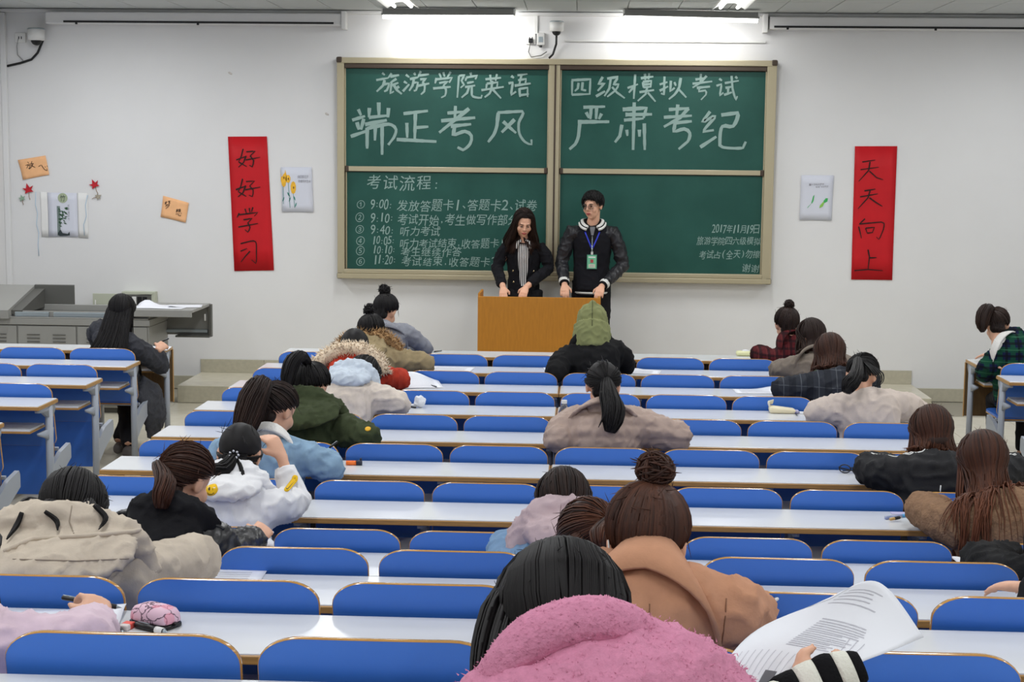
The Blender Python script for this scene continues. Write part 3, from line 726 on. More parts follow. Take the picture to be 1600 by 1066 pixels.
def desk(x0, k, label, group, legs, front=False):
    """four-seat desk unit; local origin at left end, far edge, on its floor"""
    r = empty('lecture_desk', (x0, YK[k], tz(k)), label, 'desk', group)
    D = .325
    part('top', lambda: MB().bbox(.006, UW - .006, -D + .006, -.006, DZ - .006, DZ, .002), 'desktop', M_lam, r)
    part('edge', lambda: MB().bbox(0, UW, -D, 0, DZ - .026, DZ - .004, .003), 'plywood_edge', M_ply, r)
    sh = part('shelf', lambda: MB().bbox(.07, UW - .07, -.29, -.05, .580, .592, .002), 'book_shelf', M_lam, r)
    part('shelfedge', lambda: MB().bbox(.066, UW - .066, -.294, -.046, .568, .581, .002), 'shelf_edge', M_ply, sh)
    for i, lx in enumerate(legs):
        lg = part('leg', lambda: MB().prism([(.020 * math.cos(a), -.10 + .038 * math.sin(a)) for a in [2 * math.pi * q / 12 for q in range(12)]], 'z', 0, DZ - .027)
                  .prism([(-.02, DZ - .028), (-.30, DZ - .028), (-.295, DZ - .045), (-.21, DZ - .055), (-.12, DZ - .10), (-.06, DZ - .10), (-.02, DZ - .06)], 'x', -.012, .012)
                  .prism([(-.05, .568), (-.28, .568), (-.27, .553), (-.18, .528), (-.12, .505), (-.06, .505)], 'x', -.010, .010)
                  .bbox(-.0205, .0205, -.19, .0, 0, .02, .006), 'leg', M_steel, r, True)
        lg.location = (abs(lx), 0, 0)
        if not front and lx > 0:
            br = part('arm', lambda: MB().prism([(-.11, .22), (-.11, .33), (.06, .40), (.22, .425), (.235, .40), (.235, .33), (.05, .26), (-.06, .20)], 'x', -.013, .013), 'seat_arm', M_steel, lg)
    if front:
        part('fpanel', lambda: MB().bbox(.005, UW - .005, .002, .020, .31, DZ - .005, .002), 'front_panel', M_darkwood, r)
        part('fedge', lambda: MB().bbox(0, .005, .0, .022, .305, DZ - .026, .001).bbox(UW - .005, UW, .0, .022, .305, DZ - .026, .001), 'panel_edge', M_ply, r)
    return r
SW = .465
def back_levels():
    L = []
    for i in range(8):
        a = math.pi / 2 * i / 7
        L.append((.815 - .062 * (1 - math.cos(math.pi / 2 - a)) if False else .815 - .062 * (1 - math.cos(a)) , None))
    return L
def backrest_mesh(part_):
    hw = SW / 2
    rows = []
    rx, rz = .088, .060
    for i in range(9):
        a = math.pi / 2 * i / 8
        rows.append((hw - rx + rx * math.sin(a), .815 - rz * (1 - math.cos(a))))
    rows += [(hw, .70), (hw, .62), (hw, .54), (hw, .48)]
    for i in range(1, 6):
        a = math.pi / 2 * i / 5
        rows.append((hw - .05 * (1 - math.cos(a)), .48 - .05 * math.sin(a)))
    th = .013
    NX = 8
    def yc(x, z):
        d = .815 - z
        return .005 + .16 * d + .10 * d * d + .10 * x * x
    vs, fs = [], []
    if part_ == 'face':
        for s in (0, 1):
            for w_, z in rows:
                for i in range(NX + 1):
                    x = w_ * (2 * i / NX - 1)
                    vs.append((x, yc(x, z) + (th - .0005) * s, z - .0006))
        q = len(rows) * (NX + 1)
        for s in (0, 1):
            for j in range(len(rows) - 1):
                for i in range(NX):
                    a = s * q + j * (NX + 1) + i
                    f = (a, a + NX + 1, a + NX + 2, a + 1)
                    fs.append(f if s == 0 else f[::-1])
    else:
        ol = [(w_ , z) for w_, z in rows]
        loop = [(-hw + rx + (hw - rx) * 2 * i / 6 - 0, .815) for i in range(1, 6)] if False else []
        top = [((hw - rx) * (2 * i / 6 - 1), .815) for i in range(7)]
        loop = [(-w_, z) for w_, z in rows[::-1]] + top[1:-1] + rows + [((hw - .05) * (1 - 2 * i / 4), .43) for i in range(1, 4)]
        n_ = len(loop)
        for o_, y0 in ((-.0008, -.0006), (.0016, .002), (.0016, th - .002), (-.0008, th + .0006)):
            for i, (x, z) in enumerate(loop):
                xa, za = loop[i - 1]; xb, zb = loop[(i + 1) % n_]
                t = Vector((xb - xa, zb - za)).normalized()
                nx, nz = -t.y, t.x
                vs.append((x + nx * o_, yc(x, z) + y0, z + nz * o_))
        for r_ in range(3):
            for i in range(n_):
                a, b = r_ * n_ + i, r_ * n_ + (i + 1) % n_
                fs.append((a, b, b + n_, a + n_))
    m_ = MB(); m_.add(vs, fs)
    return m_
SEATS = {}
def seat(x0, k, label, group, down=False):
    r = empty('flip_chair', (x0 + SW / 2, YK[k], tz(k)), label, 'chair', group)
    b = part('bface', lambda: backrest_mesh('face'), 'backrest', M_blue, r, True)
    part('brim', lambda: backrest_mesh('rim'), 'plywood_rim', M_rim, b, True)
    if down:
        dn = -(tz(k) - tz(k - 1))
        p = part('pand', lambda: MB().prism(rrect(-.21, .21, .10, .50, .07, .03), 'z', .413, .428), 'seat_pan', M_blue, r)
        part('pandr', lambda: MB().prism(rrect(-.213, .213, .097, .503, .07, .03), 'z', .405, .4135), 'pan_rim', M_rim, p)
        p.location.z = dn
    else:
        p = part('panf', lambda: MB().prism(rrect(-.21, .21, .13, .46, .03, .05), 'y', .085, .097), 'seat_pan', M_blue, r)
        part('panfr', lambda: MB().prism(rrect(-.213, .213, .127, .463, .03, .05), 'y', .0965, .102), 'pan_rim', M_rim, p)
    hg = part('hinge', lambda: MB().bbox(-.2325, .2325, .105, .13, .395, .416, .004), 'hinge_bar', M_steel, r)
    if down: hg.location.z = -(tz(k) - tz(k - 1))
    SEATS[(round(x0, 2), k)] = r
    return r
XM = -2.12
OCC = {(2, 1), (3, 1), (4, 1), (5, 1), (6, 1), (7, 1), (8, 1), (9, 1), (10, 1), (11, 1), (3, 4), (6, 4), (9, 4), (10, 4), (11, 4), (12, 4), (2, 7), (3, 7), (4, 7), (5, 7), (7, 7), (8, 7), (9, 7)}
for k in range(1, 12):
    lab = '%s desk row from the chalkboard' % ORD[k - 1]
    for s, nm in ((0, 'left'), (1, 'right')):
        x = -2.205 + s * (UW + .003)
        if k == 11 and False: continue
        desk(x, k, 'white four-seat lecture desk, %s half of the middle block, %s' % (nm, lab), 'white desks of the middle block', (.022, .5675, 1.0675, 1.5675, -(UW - .022)) if s == 0 else (-.022, .4995, .9995, 1.4995, UW - .022), k == 1)
    if k > 1:
        for i in range(8):
            # seats outside the frame are left out
            if (k, i) in SKIP_SEATS: continue
            o_ = 'occupied' if (k, i) in OCC else 'empty'
            seat(XM + .5 * i, k, '%s blue chair, %s from the left, %s chair row, middle block' % (o_, ORD[i], ORD[k - 2]), 'blue chairs of the middle block', (k, i) in OCC)
XLB = -3.095 - UW
for k in range(1, 7):
    desk(XLB, k, 'white lecture desk in the left wing block, %s row from the chalkboard' % ORD[k - 1], 'white desks of the left block', (.022, .5375, 1.0375, 1.5375, UW - .022), k == 1)
    if k > 1:
        for i in range(4):
            if (k, 100 + i) in SKIP_SEATS: continue
            seat(-3.14 - SW - .5 * i, k, '%s blue chair, %s from the aisle, %s chair row, left block' % ('occupied' if (k, i) == (2, 0) else 'empty', ORD[i], ORD[k - 2]), 'blue chairs of the left block', (k, i) == (2, 0))
for k in range(1, 4):
    desk(2.835, k, 'white lecture desk in the right wing block, %s row from the chalkboard' % ORD[k - 1], 'white desks of the right block', (.022, .5195, 1.0195, 1.5195, UW - .022), k == 1)
    if k > 1:
        for i in range(1):
            if (k, 200 + i) in SKIP_SEATS: continue
            seat(2.872 + .5 * i, k, '%s blue chair beside the aisle, %s chair row, right block' % ('occupied' if k == 2 else 'empty', ORD[k - 2]), 'blue chairs of the right block', k == 2)

# ---------------------------------------------------------------- tan lectern table in front of the board
pod = empty('lectern', (-.365, 12.82, 0), 'tan wooden lectern table with a plain front panel below the chalkboard', 'lectern')
MB().bbox(-.515, .515, 0, .02, .02, 1.02, .003).build('front_panel', M_wood, pod)
MB().bbox(-.515, -.495, .02, .42, .02, 1.045, .003).build('side_panel', M_wood, pod)
MB().bbox(.495, .515, .02, .42, .02, 1.0, .003).build('side_panel', M_wood, pod)
MB().bbox(-.495, .495, .02, .42, .95, .975, .003).build('top', M_wood, pod)
MB().bbox(-.495, .495, .03, .40, .45, .47, .003).build('shelf', M_wood, pod)
MB().bbox(-.515, .515, 0, .42, 0, .02, .002).build('plinth', M_darkwood, pod)

# ---------------------------------------------------------------- grey steel teaching console
con = empty('teaching_console', (-4.2, 12.60, 0), 'grey steel teaching console with its sliding covers pulled open', 'console')
def cx(name, x0, x1, y0, y1, z0, z1, m, b=.004, par=con):
    return MB().bbox(x0 + 4.2, x1 + 4.2, y0 - 12.6, y1 - 12.6, z0, z1, b).build(name, m, par)
cx('cabinet_body', -5.25, -3.62, 12.62, 13.2, .05, .74, M_gsteel)
cx('plinth', -5.22, -3.65, 12.66, 13.18, 0, .05, M_gdark)
for x0, x1 in ((-5.24, -4.74), (-4.735, -4.235), (-4.23, -3.63)):
    dr = cx('cabinet_door', x0 + .004, x1 - .004, 12.605, 12.62, .07, .735, M_gsteel)
    for i in range(3):
        for dx in (.08, .30):
            MB().bbox(x0 + dx + 4.2, x0 + dx + .11 + 4.2, -.002, .006, .60 + .03 * i, .607 + .03 * i, .002).build('vent_louvre', M_gdark, dr)
cx('top_band', -5.26, -3.61, 12.60, 13.2, .745, .80, M_gsteel)
cx('drawer_tray', -5.2, -3.64, 12.64, 13.19, .80, .815, M_gdark)
for x0, x1 in ((-4.76, -4.47), (-4.43, -3.75)):
    cx('slide_rail', x0, x1, 12.615, 12.635, .812, .852, M_rail)
cx('tray_lip', -5.2, -3.62, 12.60, 12.612, .80, .812, M_gsteel)
cx('tray_front', -5.2, -3.62, 12.64, 12.65, .81, .86, M_gsteel)
cx('rear_band', -5.2, -3.62, 13.17, 13.2, .80, .865, M_gsteel)
# left cover: raised lid, pulled to the left
lc = MB().prism([(12.55 - 12.6, .80), (12.55 - 12.6, .87), (13.2 - 12.6, 1.03), (13.2 - 12.6, .82)], 'x', -5.34 + 4.2, -4.79 + 4.2).build('left_cover', M_gsteel, con)
MB().prism([(12.62 - 12.6, .83), (12.62 - 12.6, .865), (13.18 - 12.6, 1.0), (13.18 - 12.6, .84)], 'x', -4.79 + 4.2, -4.70 + 4.2).build('cover_lip', M_gdark, lc)
MB().prism([(13.18 - 12.6, .84), (13.18 - 12.6, 1.03), (13.2 - 12.6, 1.035), (13.2 - 12.6, .82)], 'x', -4.79 + 4.2, -4.44 + 4.2).build('cover_back', M_gdark, lc)
# right cover: slab pulled out to the right, floating beyond the cabinet on a rear plate with slide rails
rc = MB().bbox(-3.80 + 4.2, -3.24 + 4.2, -.03, .60, .868, .892, .004).build('right_cover', M_gsteel, con)
MB().bbox(-3.81 + 4.2, -3.245 + 4.2, -.045, -.02, .832, .892, .004).build('front_lip', M_gsteel, rc)
MB().bbox(-3.79 + 4.2, -3.24 + 4.2, .575, .60, .615, .87, .003).build('rear_plate', mat('console_mid_grey', srgb(122, 122, 118), .5), rc)
MB().bbox(-3.25 + 4.2, -3.225 + 4.2, .55, .605, .60, .885, .003).build('end_flange', M_gdark, rc)
MB().bbox(-3.78 + 4.2, -3.26 + 4.2, .55, .576, .636, .662, .003).build('slide_rail', M_rail, rc)
MB().bbox(-3.53 + 4.2, -3.23 + 4.2, .50, .60, .600, .616, .003).build('bottom_lip', M_gdark, rc)
MB().bbox(-3.80 + 4.2, -3.63 + 4.2, .05, .55, .74, .868, .004).build('support_box', M_gsteel, rc)
MB().bbox(-3.29 + 4.2, -3.275 + 4.2, .56, .577, .74, .80, .003).build('latch', M_white, rc)
# electrical box on the wall behind the console
eb = empty('electrical_box', (-4.1, YW, .82), 'open beige-green electrical box on the wall behind the console', 'box')
M_eb = mat('beige_green_enamel', srgb(190, 194, 176), .5)
MB().bbox(-.17, .14, -.10, 0, -.11, .09, .004).build('box', M_eb, eb)
MB().box(-.14, .11, -.103, -.098, -.09, .065).build('recess', M_gdark, eb)
for i in range(4):
    MB().bbox(-.12 + .05 * i, -.08 + .05 * i, -.112, -.10, -.05, .045, .003).build('breaker', M_white if i < 2 else M_black, eb)
MB().bbox(-.44, -.17, -.105, -.095, -.11, .07, .003).build('door', M_eb, eb)
MB().bbox(-.42, -.41, -.11, -.104, -.04, .01, .002).build('handle', M_white, eb)
MB().bbox(.0, .12, -.11, -.10, .068, .09, .002).build('top_edge', M_eb, eb)
# ---------------------------------------------------------------- people
def vcat(shells):
    vs, fs = [], []
    for v, f in shells:
        k = len(vs)
        vs += [tuple(p) for p in v]
        fs += [tuple(i + k for i in q) for q in f]
    return vs, fs
def remesh(name, shells, voxel, m, parent, smooth=4, folds=0.0, fscale=7.0, org=(0, 0, 0), fn=None, fdir=None):
    """closed shells fused into one continuous skin, smoothed, with soft folds"""
    vs, fs = vcat(shells)
    me_ = bpy.data.meshes.new('tmp')
    me_.from_pydata(vs, [], fs)
    o = bpy.data.objects.new('tmp', me_)
    COL.objects.link(o)
    md = o.modifiers.new('r', 'REMESH'); md.mode = 'VOXEL'; md.voxel_size = voxel; md.adaptivity = 0
    if smooth:
        s = o.modifiers.new('s', 'SMOOTH'); s.factor = .5; s.iterations = smooth
    dg = bpy.context.evaluated_depsgraph_get()
    out = bpy.data.meshes.new_from_object(o.evaluated_get(dg))
    bpy.data.objects.remove(o); bpy.data.meshes.remove(me_)
    n_ = len(out.vertices)
    co = np.empty(n_ * 3, np.float32); out.vertices.foreach_get('co', co); co = co.reshape(-1, 3)
    if folds or fn:
        no = np.empty(n_ * 3, np.float32); out.vertices.foreach_get('normal', no); no = no.reshape(-1, 3)
        d = np.zeros(n_, np.float32)
        if folds:
            sx, sy, sz = fdir or (1, 1, 1)
            for i in range(n_):
                p = co[i]
                q = Vector((p[0] * fscale * sx, p[1] * fscale * sy, p[2] * fscale * sz))
                a = noise.noise(q)
                b = 1 - abs(noise.noise(q * 1.7 + Vector((5, 3, 1)))) * 2.2
                d[i] = folds * (.55 * a + .9 * (max(0, b) ** 3 - .25))
        if fn:
            d += fn(co)
        co = co + no * d[:, None]
    co = co - np.array(org, np.float32)
    out.vertices.foreach_set('co', co.astype(np.float32).ravel())
    out.polygons.foreach_set('use_smooth', [True] * len(out.polygons))
    out.materials.clear(); out.materials.append(m)
    out.name = name
    out.update()
    o = bpy.data.objects.new(name, out)
    return link(o, parent)

def hair_mat(name, dark, light, rough=.55):
    m = mat(name, dark, rough, .25)
    n, l = nodes_of(m)
    at = n.new('ShaderNodeAttribute'); at.attribute_name = 'tone'
    r = n.new('ShaderNodeValToRGB')
    r.color_ramp.elements[0].color = (*dark, 1); r.color_ramp.elements[1].color = (*light, 1)
    l.new(at.outputs['Fac'], r.inputs[0])
    l.new(r.outputs[0], n['Principled BSDF'].inputs['Base Color'])
    return m
H_BLACK = hair_mat('black_hair', srgb(19, 17, 18), srgb(33, 30, 31))
H_BROWN = hair_mat('dark_brown_hair', srgb(28, 21, 20), srgb(70, 48, 38))
H_OMBRE = hair_mat('brown_tipped_hair', srgb(24, 19, 19), srgb(112, 66, 44))
H_CHEST = hair_mat('chestnut_hair', srgb(42, 28, 24), srgb(104, 64, 46))
M_skin = mat('skin', srgb(222, 172, 144), .5, .35, var=.05, vscale=25)
M_lip = mat('lips', srgb(176, 84, 80), .45)
M_trou = mat('black_trousers', srgb(26, 26, 30), .8, .2)
M_shoe = mat('grey_shoe', srgb(96, 92, 90), .6)
M_shoeb = mat('black_shoe', srgb(28, 26, 26), .45)

class Hair:
    def __init__(s, seed=1):
        s.v, s.f, s.t = [], [], []
        s.r = random.Random(seed)
    def add(s, vs, fs, tone):
        k = len(s.v)
        s.v += [tuple(v) for v in vs]
        s.f += [tuple(i + k for i in q) for q in fs]
        s.t += tone if isinstance(tone, list) else [tone] * len(vs)
    def lock(s, pts, r0, flat=.6, tip=0.0, base=None, seg=3):
        n_ = len(pts)
        rad = []
        for i in range(n_):
            u = i / (n_ - 1)
            q = r0 * (min(1, .5 + u * 4)) * (1 - .75 * max(0, (u - .6) / .4) ** 2)
            rad.append((q, q * flat))
        vs, fs = tube_mesh(pts, rad, seg, None, True)
        b = s.r.uniform(0, .38) if base is None else base
        tone = []
        for i in range(n_):
            tone += [min(1, b + tip * (i / (n_ - 1)) ** 1.5)] * seg
        s.add(vs, fs, tone)
    def build(s, m, parent, org):
        vs = [(v[0] - org[0], v[1] - org[1], v[2] - org[2]) for v in s.v]
        o = mesh_obj('hair', vs, s.f, m, parent, True)
        a = o.data.attributes.new('tone', 'FLOAT', 'POINT')
        a.data.foreach_set('value', s.t)
        return o
class Head:
    def __init__(s, c, pitch, yaw, roll, sc=1.0):
        s.c = Vector(c); s.k = sc
        s.M = Matrix.Rotation(yaw, 3, 'Z') @ Matrix.Rotation(-pitch, 3, 'X') @ Matrix.Rotation(roll, 3, 'Y')
    def P(s, p):
        return s.c + s.M @ (Vector(p) * s.k)
    def E(s, p, r, seg=16, ring=10):
        return ell_mesh(s.P(p), tuple(q * s.k for q in r), s.M, seg, ring)
    def scalp(s, d, off=.0):
        d = Vector(d).normalized()
        rr = Vector((.075, .093, .087))
        q = 1 / math.sqrt((d.x / rr.x) ** 2 + (d.y / rr.y) ** 2 + (d.z / rr.z) ** 2)
        return s.P(Vector((0, -.012, .03)) + d * (q + off))
    def local_dir(s, p):
        return (s.M.transposed() @ (Vector(p) - s.c)) / s.k - Vector((0, -.012, .03))
HL = {'lift': 0.0}
def hairline(dy):
    return -.30 + .66 * dy if dy < 0 else -.30 + (.72 + HL['lift']) * dy
def head_shells(h, face=False):
    S = [h.E((0, -.012, .03), (.076, .094, .087), 24, 16), h.E((0, .028, -.035), (.060, .062, .080)), h.E((0, .030, -.078), (.043, .048, .036)),
         h.E((0, .060, -.096), (.020, .020, .016)), h.E((.036, .056, -.03), (.028, .026, .03)), h.E((-.036, .056, -.03), (.028, .026, .03)),
         h.E((.077, -.006, -.010), (.009, .019, .032)), h.E((-.077, -.006, -.010), (.009, .019, .032)),
         h.E((.081, -.016, -.002), (.006, .014, .026)), h.E((-.081, -.016, -.002), (.006, .014, .026))]
    S.append(tube_mesh([h.P((0, .084, .022)), h.P((0, .094, .0)), h.P((0, .102, -.022)), h.P((0, .094, -.032))], [.009 * h.k, .010 * h.k, .014 * h.k, .011 * h.k], 10))
    if face:
        S += [h.E((.011, .092, -.029), (.008, .009, .007)), h.E((-.011, .092, -.029), (.008, .009, .007)), h.E((0, .077, .026), (.048, .013, .010)),
              h.E((0, .083, -.058), (.023, .013, .013))]
    return S
def cap(H, h, off=.007, down=0.0, seed=0):
    off = min(off, .011)
    """close-fitting hair over the scalp; below the hairline it dives under the skin"""
    vs, fs = [], []
    NS, NR = 40, 26
    for i in range(1, NR):
        ph = math.pi * i / NR
        for k in range(NS):
            th = 2 * math.pi * k / NS
            d = Vector((math.sin(ph) * math.cos(th), math.sin(ph) * math.sin(th), math.cos(ph)))
            lim = hairline(d.y) - down
            e = d.z - lim
            o_ = (-.004 + (off + .004) * min(1, e / .10)) + .003 * noise.noise(d * 6 + Vector((seed, 0, 0))) if e > 0 else -.014
            vs.append(h.scalp(d, o_))
    top = len(vs); vs.append(h.scalp((0, 0, 1), off))
    bot = len(vs); vs.append(h.scalp((0, 0, -1), -.014))
    for i in range(NR - 2):
        for k in range(NS):
            k2 = (k + 1) % NS
            fs.append((i * NS + k, (i + 1) * NS + k, (i + 1) * NS + k2, i * NS + k2))
    for k in range(NS):
        k2 = (k + 1) % NS
        fs.append((top, k, k2)); fs.append((bot, (NR - 2) * NS + k2, (NR - 2) * NS + k))
    H.add(vs, fs, .15)
    if down <= 0:
        H.add(*h.E((0, -.052, -.048), (.054, .034, .046), 16, 10), .12)
def slerp(a, b, t):
    a, b = Vector(a).normalized(), Vector(b).normalized()
    w_ = math.acos(max(-1, min(1, a.dot(b))))
    if w_ < 1e-4: return a
    return (a * math.sin((1 - t) * w_) + b * math.sin(t * w_)) / math.sin(w_)
def rand_dir_hairline(rng):
    th = rng.uniform(0, 2 * math.pi)
    for _ in range(3):
        dy = math.sin(th)
        z = hairline(dy)
    c = math.sqrt(max(.05, 1 - z * z))
    return Vector((math.cos(th) * c, math.sin(th) * c, z))
def gathered(H, h, tie, n_=170, off=.0095, r0=.0038, tip=0.0):
    n_ = int(n_ * 1.9)
    """combed locks from the hairline to the tie point (given in the head's own frame)"""
    g = (Vector(tie) - Vector((0, -.012, .03))).normalized()
    for i in range(n_):
        d0 = rand_dir_hairline(H.r)
        nape = i % 4 == 0
        if nape:
            q_ = H.r.uniform(-1, 1)
            d0 = Vector((q_ * .5, -.75, -.55)).normalized()
        u0 = H.r.uniform(0, .35) if H.r.random() < .5 else 0
        o_ = off + H.r.uniform(-.002, .003)
        pts = []
        for k in range(8):
            t = u0 + (1 - u0) * k / 7
            d = slerp(d0, g, t)
            pts.append(h.scalp(d, o_ + .004 * math.sin(math.pi * t)))
        if nape:
            pts = [h.P((q_ * .040, -.078 + .012 * abs(q_), -.092 + .015 * abs(q_))), h.P((q_ * .046, -.086 + .012 * abs(q_), -.065))] + pts
        H.lock(pts, r0 * H.r.uniform(.7, 1.2), .5, tip)
def loose(H, h, length, n_=220, off=.010, part_x=0.0, back=None, tip=.4, r0=.004, side_fall=1.0, spread=.05, front=True, fall=None, wave=0.004, f=None, flim=42):
    n_ = int(n_ * 2.0); r0 = min(r0, .0045)
    """loose hair combed from a parting, then falling; 'back' is a surface function pushing hair off the shoulders"""
    fall = Vector(fall or (0, 0, -1))
    n1 = n_
    if f is not None: n_ = int(n_ * 1.35)
    for i in range(n_):
        ty = H.r.uniform(-.75, .65)
        d0 = Vector((part_x + H.r.uniform(-.05, .05), ty, math.sqrt(max(.05, 1 - ty * ty)))).normalized()
        sgn = 1 if H.r.random() < .5 else -1
        th = H.r.uniform(-100, flim if front else 5) if H.r.random() < .6 else H.r.uniform(-100, -40)
        if i >= n1: th = H.r.uniform(-100, -35)
        a = math.radians(th)
        dyy = math.sin(a)
        z = hairline(dyy) + .02
        if f is not None: z = max(z, -.62)
        if not front and dyy > .2: continue
        c = math.sqrt(max(.05, 1 - z * z))
        d1 = Vector((sgn * math.cos(a) * c, dyy * c, z))
        o_ = off + H.r.uniform(-.002, .008)
        if th < -25:
            m_ = Vector((sgn * (.015 + .60 * abs(math.cos(a))), -.62, .50)).normalized()
            if d0.y < -.5: d0.y += .35; d0.normalize()
            pp_ = [slerp(d0, m_, k / 3) for k in range(3)] + [slerp(m_, d1, k / 4) for k in range(5)]
        else:
            pp_ = [slerp(d0, d1, k / 6) for k in range(7)]
        pts = [h.scalp(q, o_ + .006 * math.sin(math.pi * k / (len(pp_) - 1))) for k, q in enumerate(pp_)]
        L_ = length * H.r.uniform(.72, 1.05)
        dirv = (pts[-1] - pts[-2]).normalized()
        p = pts[-1].copy()
        nst = 6
        wv = H.r.uniform(0, 6)
        if f is not None and th < 0:
            xx = sgn * math.cos(a) * .082 + H.r.uniform(-.012, .012)
            W = f.N + f.rt * (xx * 1.05) + f.bk * (.088 - .25 * abs(xx) + H.r.uniform(0, .014)) + f.up * (.012 + H.r.uniform(-.012, .012))
            c1 = p + dirv * ((W - p).length * .35) - f.up * 0
            pts += [(p * (1 - t) ** 2 + c1 * 2 * t * (1 - t) + W * t * t) for t in (.33, .67, 1)]
            L_ = max(.04, L_ - (W - p).length)
            dirv = (W - c1).normalized()
            p = W.copy()
        for k in range(nst):
            u = (k + 1) / nst
            dirv = (dirv * .55 + fall * .45 + Vector((sgn * spread * .3, 0, 0))).normalized()
            p = p + dirv * (L_ / nst)
            p = p + Vector((wave * math.sin(wv + u * 9), wave * math.cos(wv + u * 7), 0))
            if back is not None:
                p = back(p, H.r)
            pts.append(p.copy())
        H.lock(pts, r0 * H.r.uniform(.7, 1.25), .55, tip)
def tail(H, guide, radii, n_=70, tip=.3, r0=.004, flare=0.0, flat=.85):
    n_ = int(n_ * 1.6); r0 = min(r0, .0042)
    """a gathered hank of hair along guide points"""
    g = [Vector(p) for p in guide]
    # dense resample
    pts, rad = [], []
    for i in range(len(g) - 1):
        for k in range(5):
            t = k / 5
            p0, p1, p2, p3 = g[max(i - 1, 0)], g[i], g[i + 1], g[min(i + 2, len(g) - 1)]
            pts.append(.5 * ((2 * p1) + (p2 - p0) * t + (2 * p0 - 5 * p1 + 4 * p2 - p3) * t * t + (3 * p1 - p0 - 3 * p2 + p3) * t ** 3))
            rad.append(radii[i] * (1 - t) + radii[i + 1] * t)
    pts.append(g[-1]); rad.append(radii[-1])
    vs, fs = tube_mesh(pts, [(r * .88, r * .82 * flat) for r in rad], 10, None, True)
    H.add(vs, fs, .12)
    n2 = len(pts)
    for i in range(n_):
        a, q = H.r.uniform(0, 6.283), math.sqrt(H.r.uniform(.45, 1.0))
        e = H.r.uniform(.75, 1.04)
        ps = []
        k_end = max(4, int((n2 - 1) * min(1, e)))
        for k in range(0, k_end + 1, 1):
            t = (pts[min(k + 1, n2 - 1)] - pts[max(k - 1, 0)]).normalized()
            x = Vector((1, 0, 0)) - t * t.x
            if x.length < .1: x = t.orthogonal()
            x.normalize(); y = t.cross(x)
            u = k / (n2 - 1)
            rr = rad[k] * q * (1 + flare * u * u)
            ps.append(pts[k] + x * (rr * math.cos(a + u * .6)) + y * (rr * flat * math.sin(a + u * .6)))
        if len(ps) > 9: ps = [ps[int(j * (len(ps) - 1) / 8)] for j in range(9)]
        H.lock(ps, r0 * H.r.uniform(.7, 1.2), .6, tip)
def bun(H, c, R, n_=80, messy=.25, axis=None):
    c = Vector(c)
    H.add(*ell_mesh(c, R * .86, None, 14, 10), .15)
    for i in range(n_):
        ax = Vector((H.r.gauss(0, 1), H.r.gauss(0, 1), H.r.gauss(0, 1) * 1.6)).normalized()
        x = ax.orthogonal().normalized(); y = ax.cross(x)
        a0, sp = H.r.uniform(0, 6.28), H.r.uniform(1.6, 3.4)
        rr = R * H.r.uniform(.9, 1.0 + messy * .5)
        o_ = ax * (R * H.r.uniform(-.35, .35))
        ps = [c + o_ * .6 + (x * math.cos(a0 + sp * k / 8) + y * math.sin(a0 + sp * k / 8)) * rr for k in range(9)]
        H.lock(ps, R * .13, .6, .1)
    for i in range(int(messy * 40)):
        d = Vector((H.r.gauss(0, 1), H.r.gauss(0, 1), H.r.gauss(0, .8) + .5)).normalized()
        ps = [c + d * (R * (.8 + .9 * k / 4)) + Vector((H.r.uniform(-1, 1), H.r.uniform(-1, 1), -k * .4)) * .004 for k in range(5)]
        H.lock(ps, .0022, .8, .1)
def strays(H, h, n_, seed=0, L_=.05):
    for i in range(n_):
        d = Vector((H.r.gauss(0, 1), H.r.gauss(0, 1), abs(H.r.gauss(0, 1)))).normalized()
        t = d.orthogonal().normalized()
        t = (t * math.cos(H.r.uniform(0, 6)) + d.cross(t) * math.sin(H.r.uniform(0, 6)))
        ps = [h.scalp((d + t * .12 * k), .012 + .003 * k * k * .5) for k in range(5)]
        H.lock(ps, .0012, 1, .2)

def hand_shells(wr, d, n_, side, curl=.6, k=1.0, spread=.06):
    """palm, four unequal bent fingers, thumb from the side of the palm. d: wrist->knuckles, n_: palm normal, side: +1 when the thumb lies on +cross side"""
    wr, d, n_ = Vector(wr), Vector(d).normalized(), Vector(n_).normalized()
    n_ = (n_ - d * n_.dot(d)).normalized()
    s = d.cross(n_).normalized() * side
    S = []
    pal = [wr - d * .02 * k, wr + d * .02 * k, wr + d * .055 * k, wr + d * .085 * k]
    S.append(tube_mesh(pal, [(.026 * k, .019 * k), (.033 * k, .018 * k), (.041 * k, .016 * k), (.040 * k, .012 * k)], 12, s))
    for i, (off, ln) in enumerate(((.030, .068), (.010, .076), (-.010, .070), (-.030, .055))):
        base = wr + d * (.080 - .004 * abs(i - 1.2)) * k + s * off * k
        dd = (d + s * spread * (1.5 - i)).normalized()
        pts = [base - d * .02 * k, base]
        a = .25 * curl
        p = base.copy()
        for seg_, fr in ((0, .45), (1, .30), (2, .25)):
            a += curl * (.55, .75, .55)[seg_]
            v = dd * math.cos(a) + n_ * math.sin(a)
            p = p + v * (ln * fr * k)
            pts.append(p.copy())
        S.append(tube_mesh(pts, [.0095 * k, .0095 * k, .0088 * k, .0080 * k, .0066 * k], 8))
    tb = wr + d * .022 * k + s * .028 * k
    tp = [wr + d * .01 * k + s * .012 * k, tb, tb + (d * .6 + s * .7 + n_ * .35).normalized() * .036 * k]
    tp.append(tp[-1] + (d * .85 + s * .05 + n_ * .5).normalized() * .030 * k)
    S.append(tube_mesh(tp, [.014 * k, .0135 * k, .0108 * k, .0085 * k], 8))
    return S
def bez(a, b, c, t):
    return a * (1 - t) ** 2 + b * 2 * t * (1 - t) + c * t * t
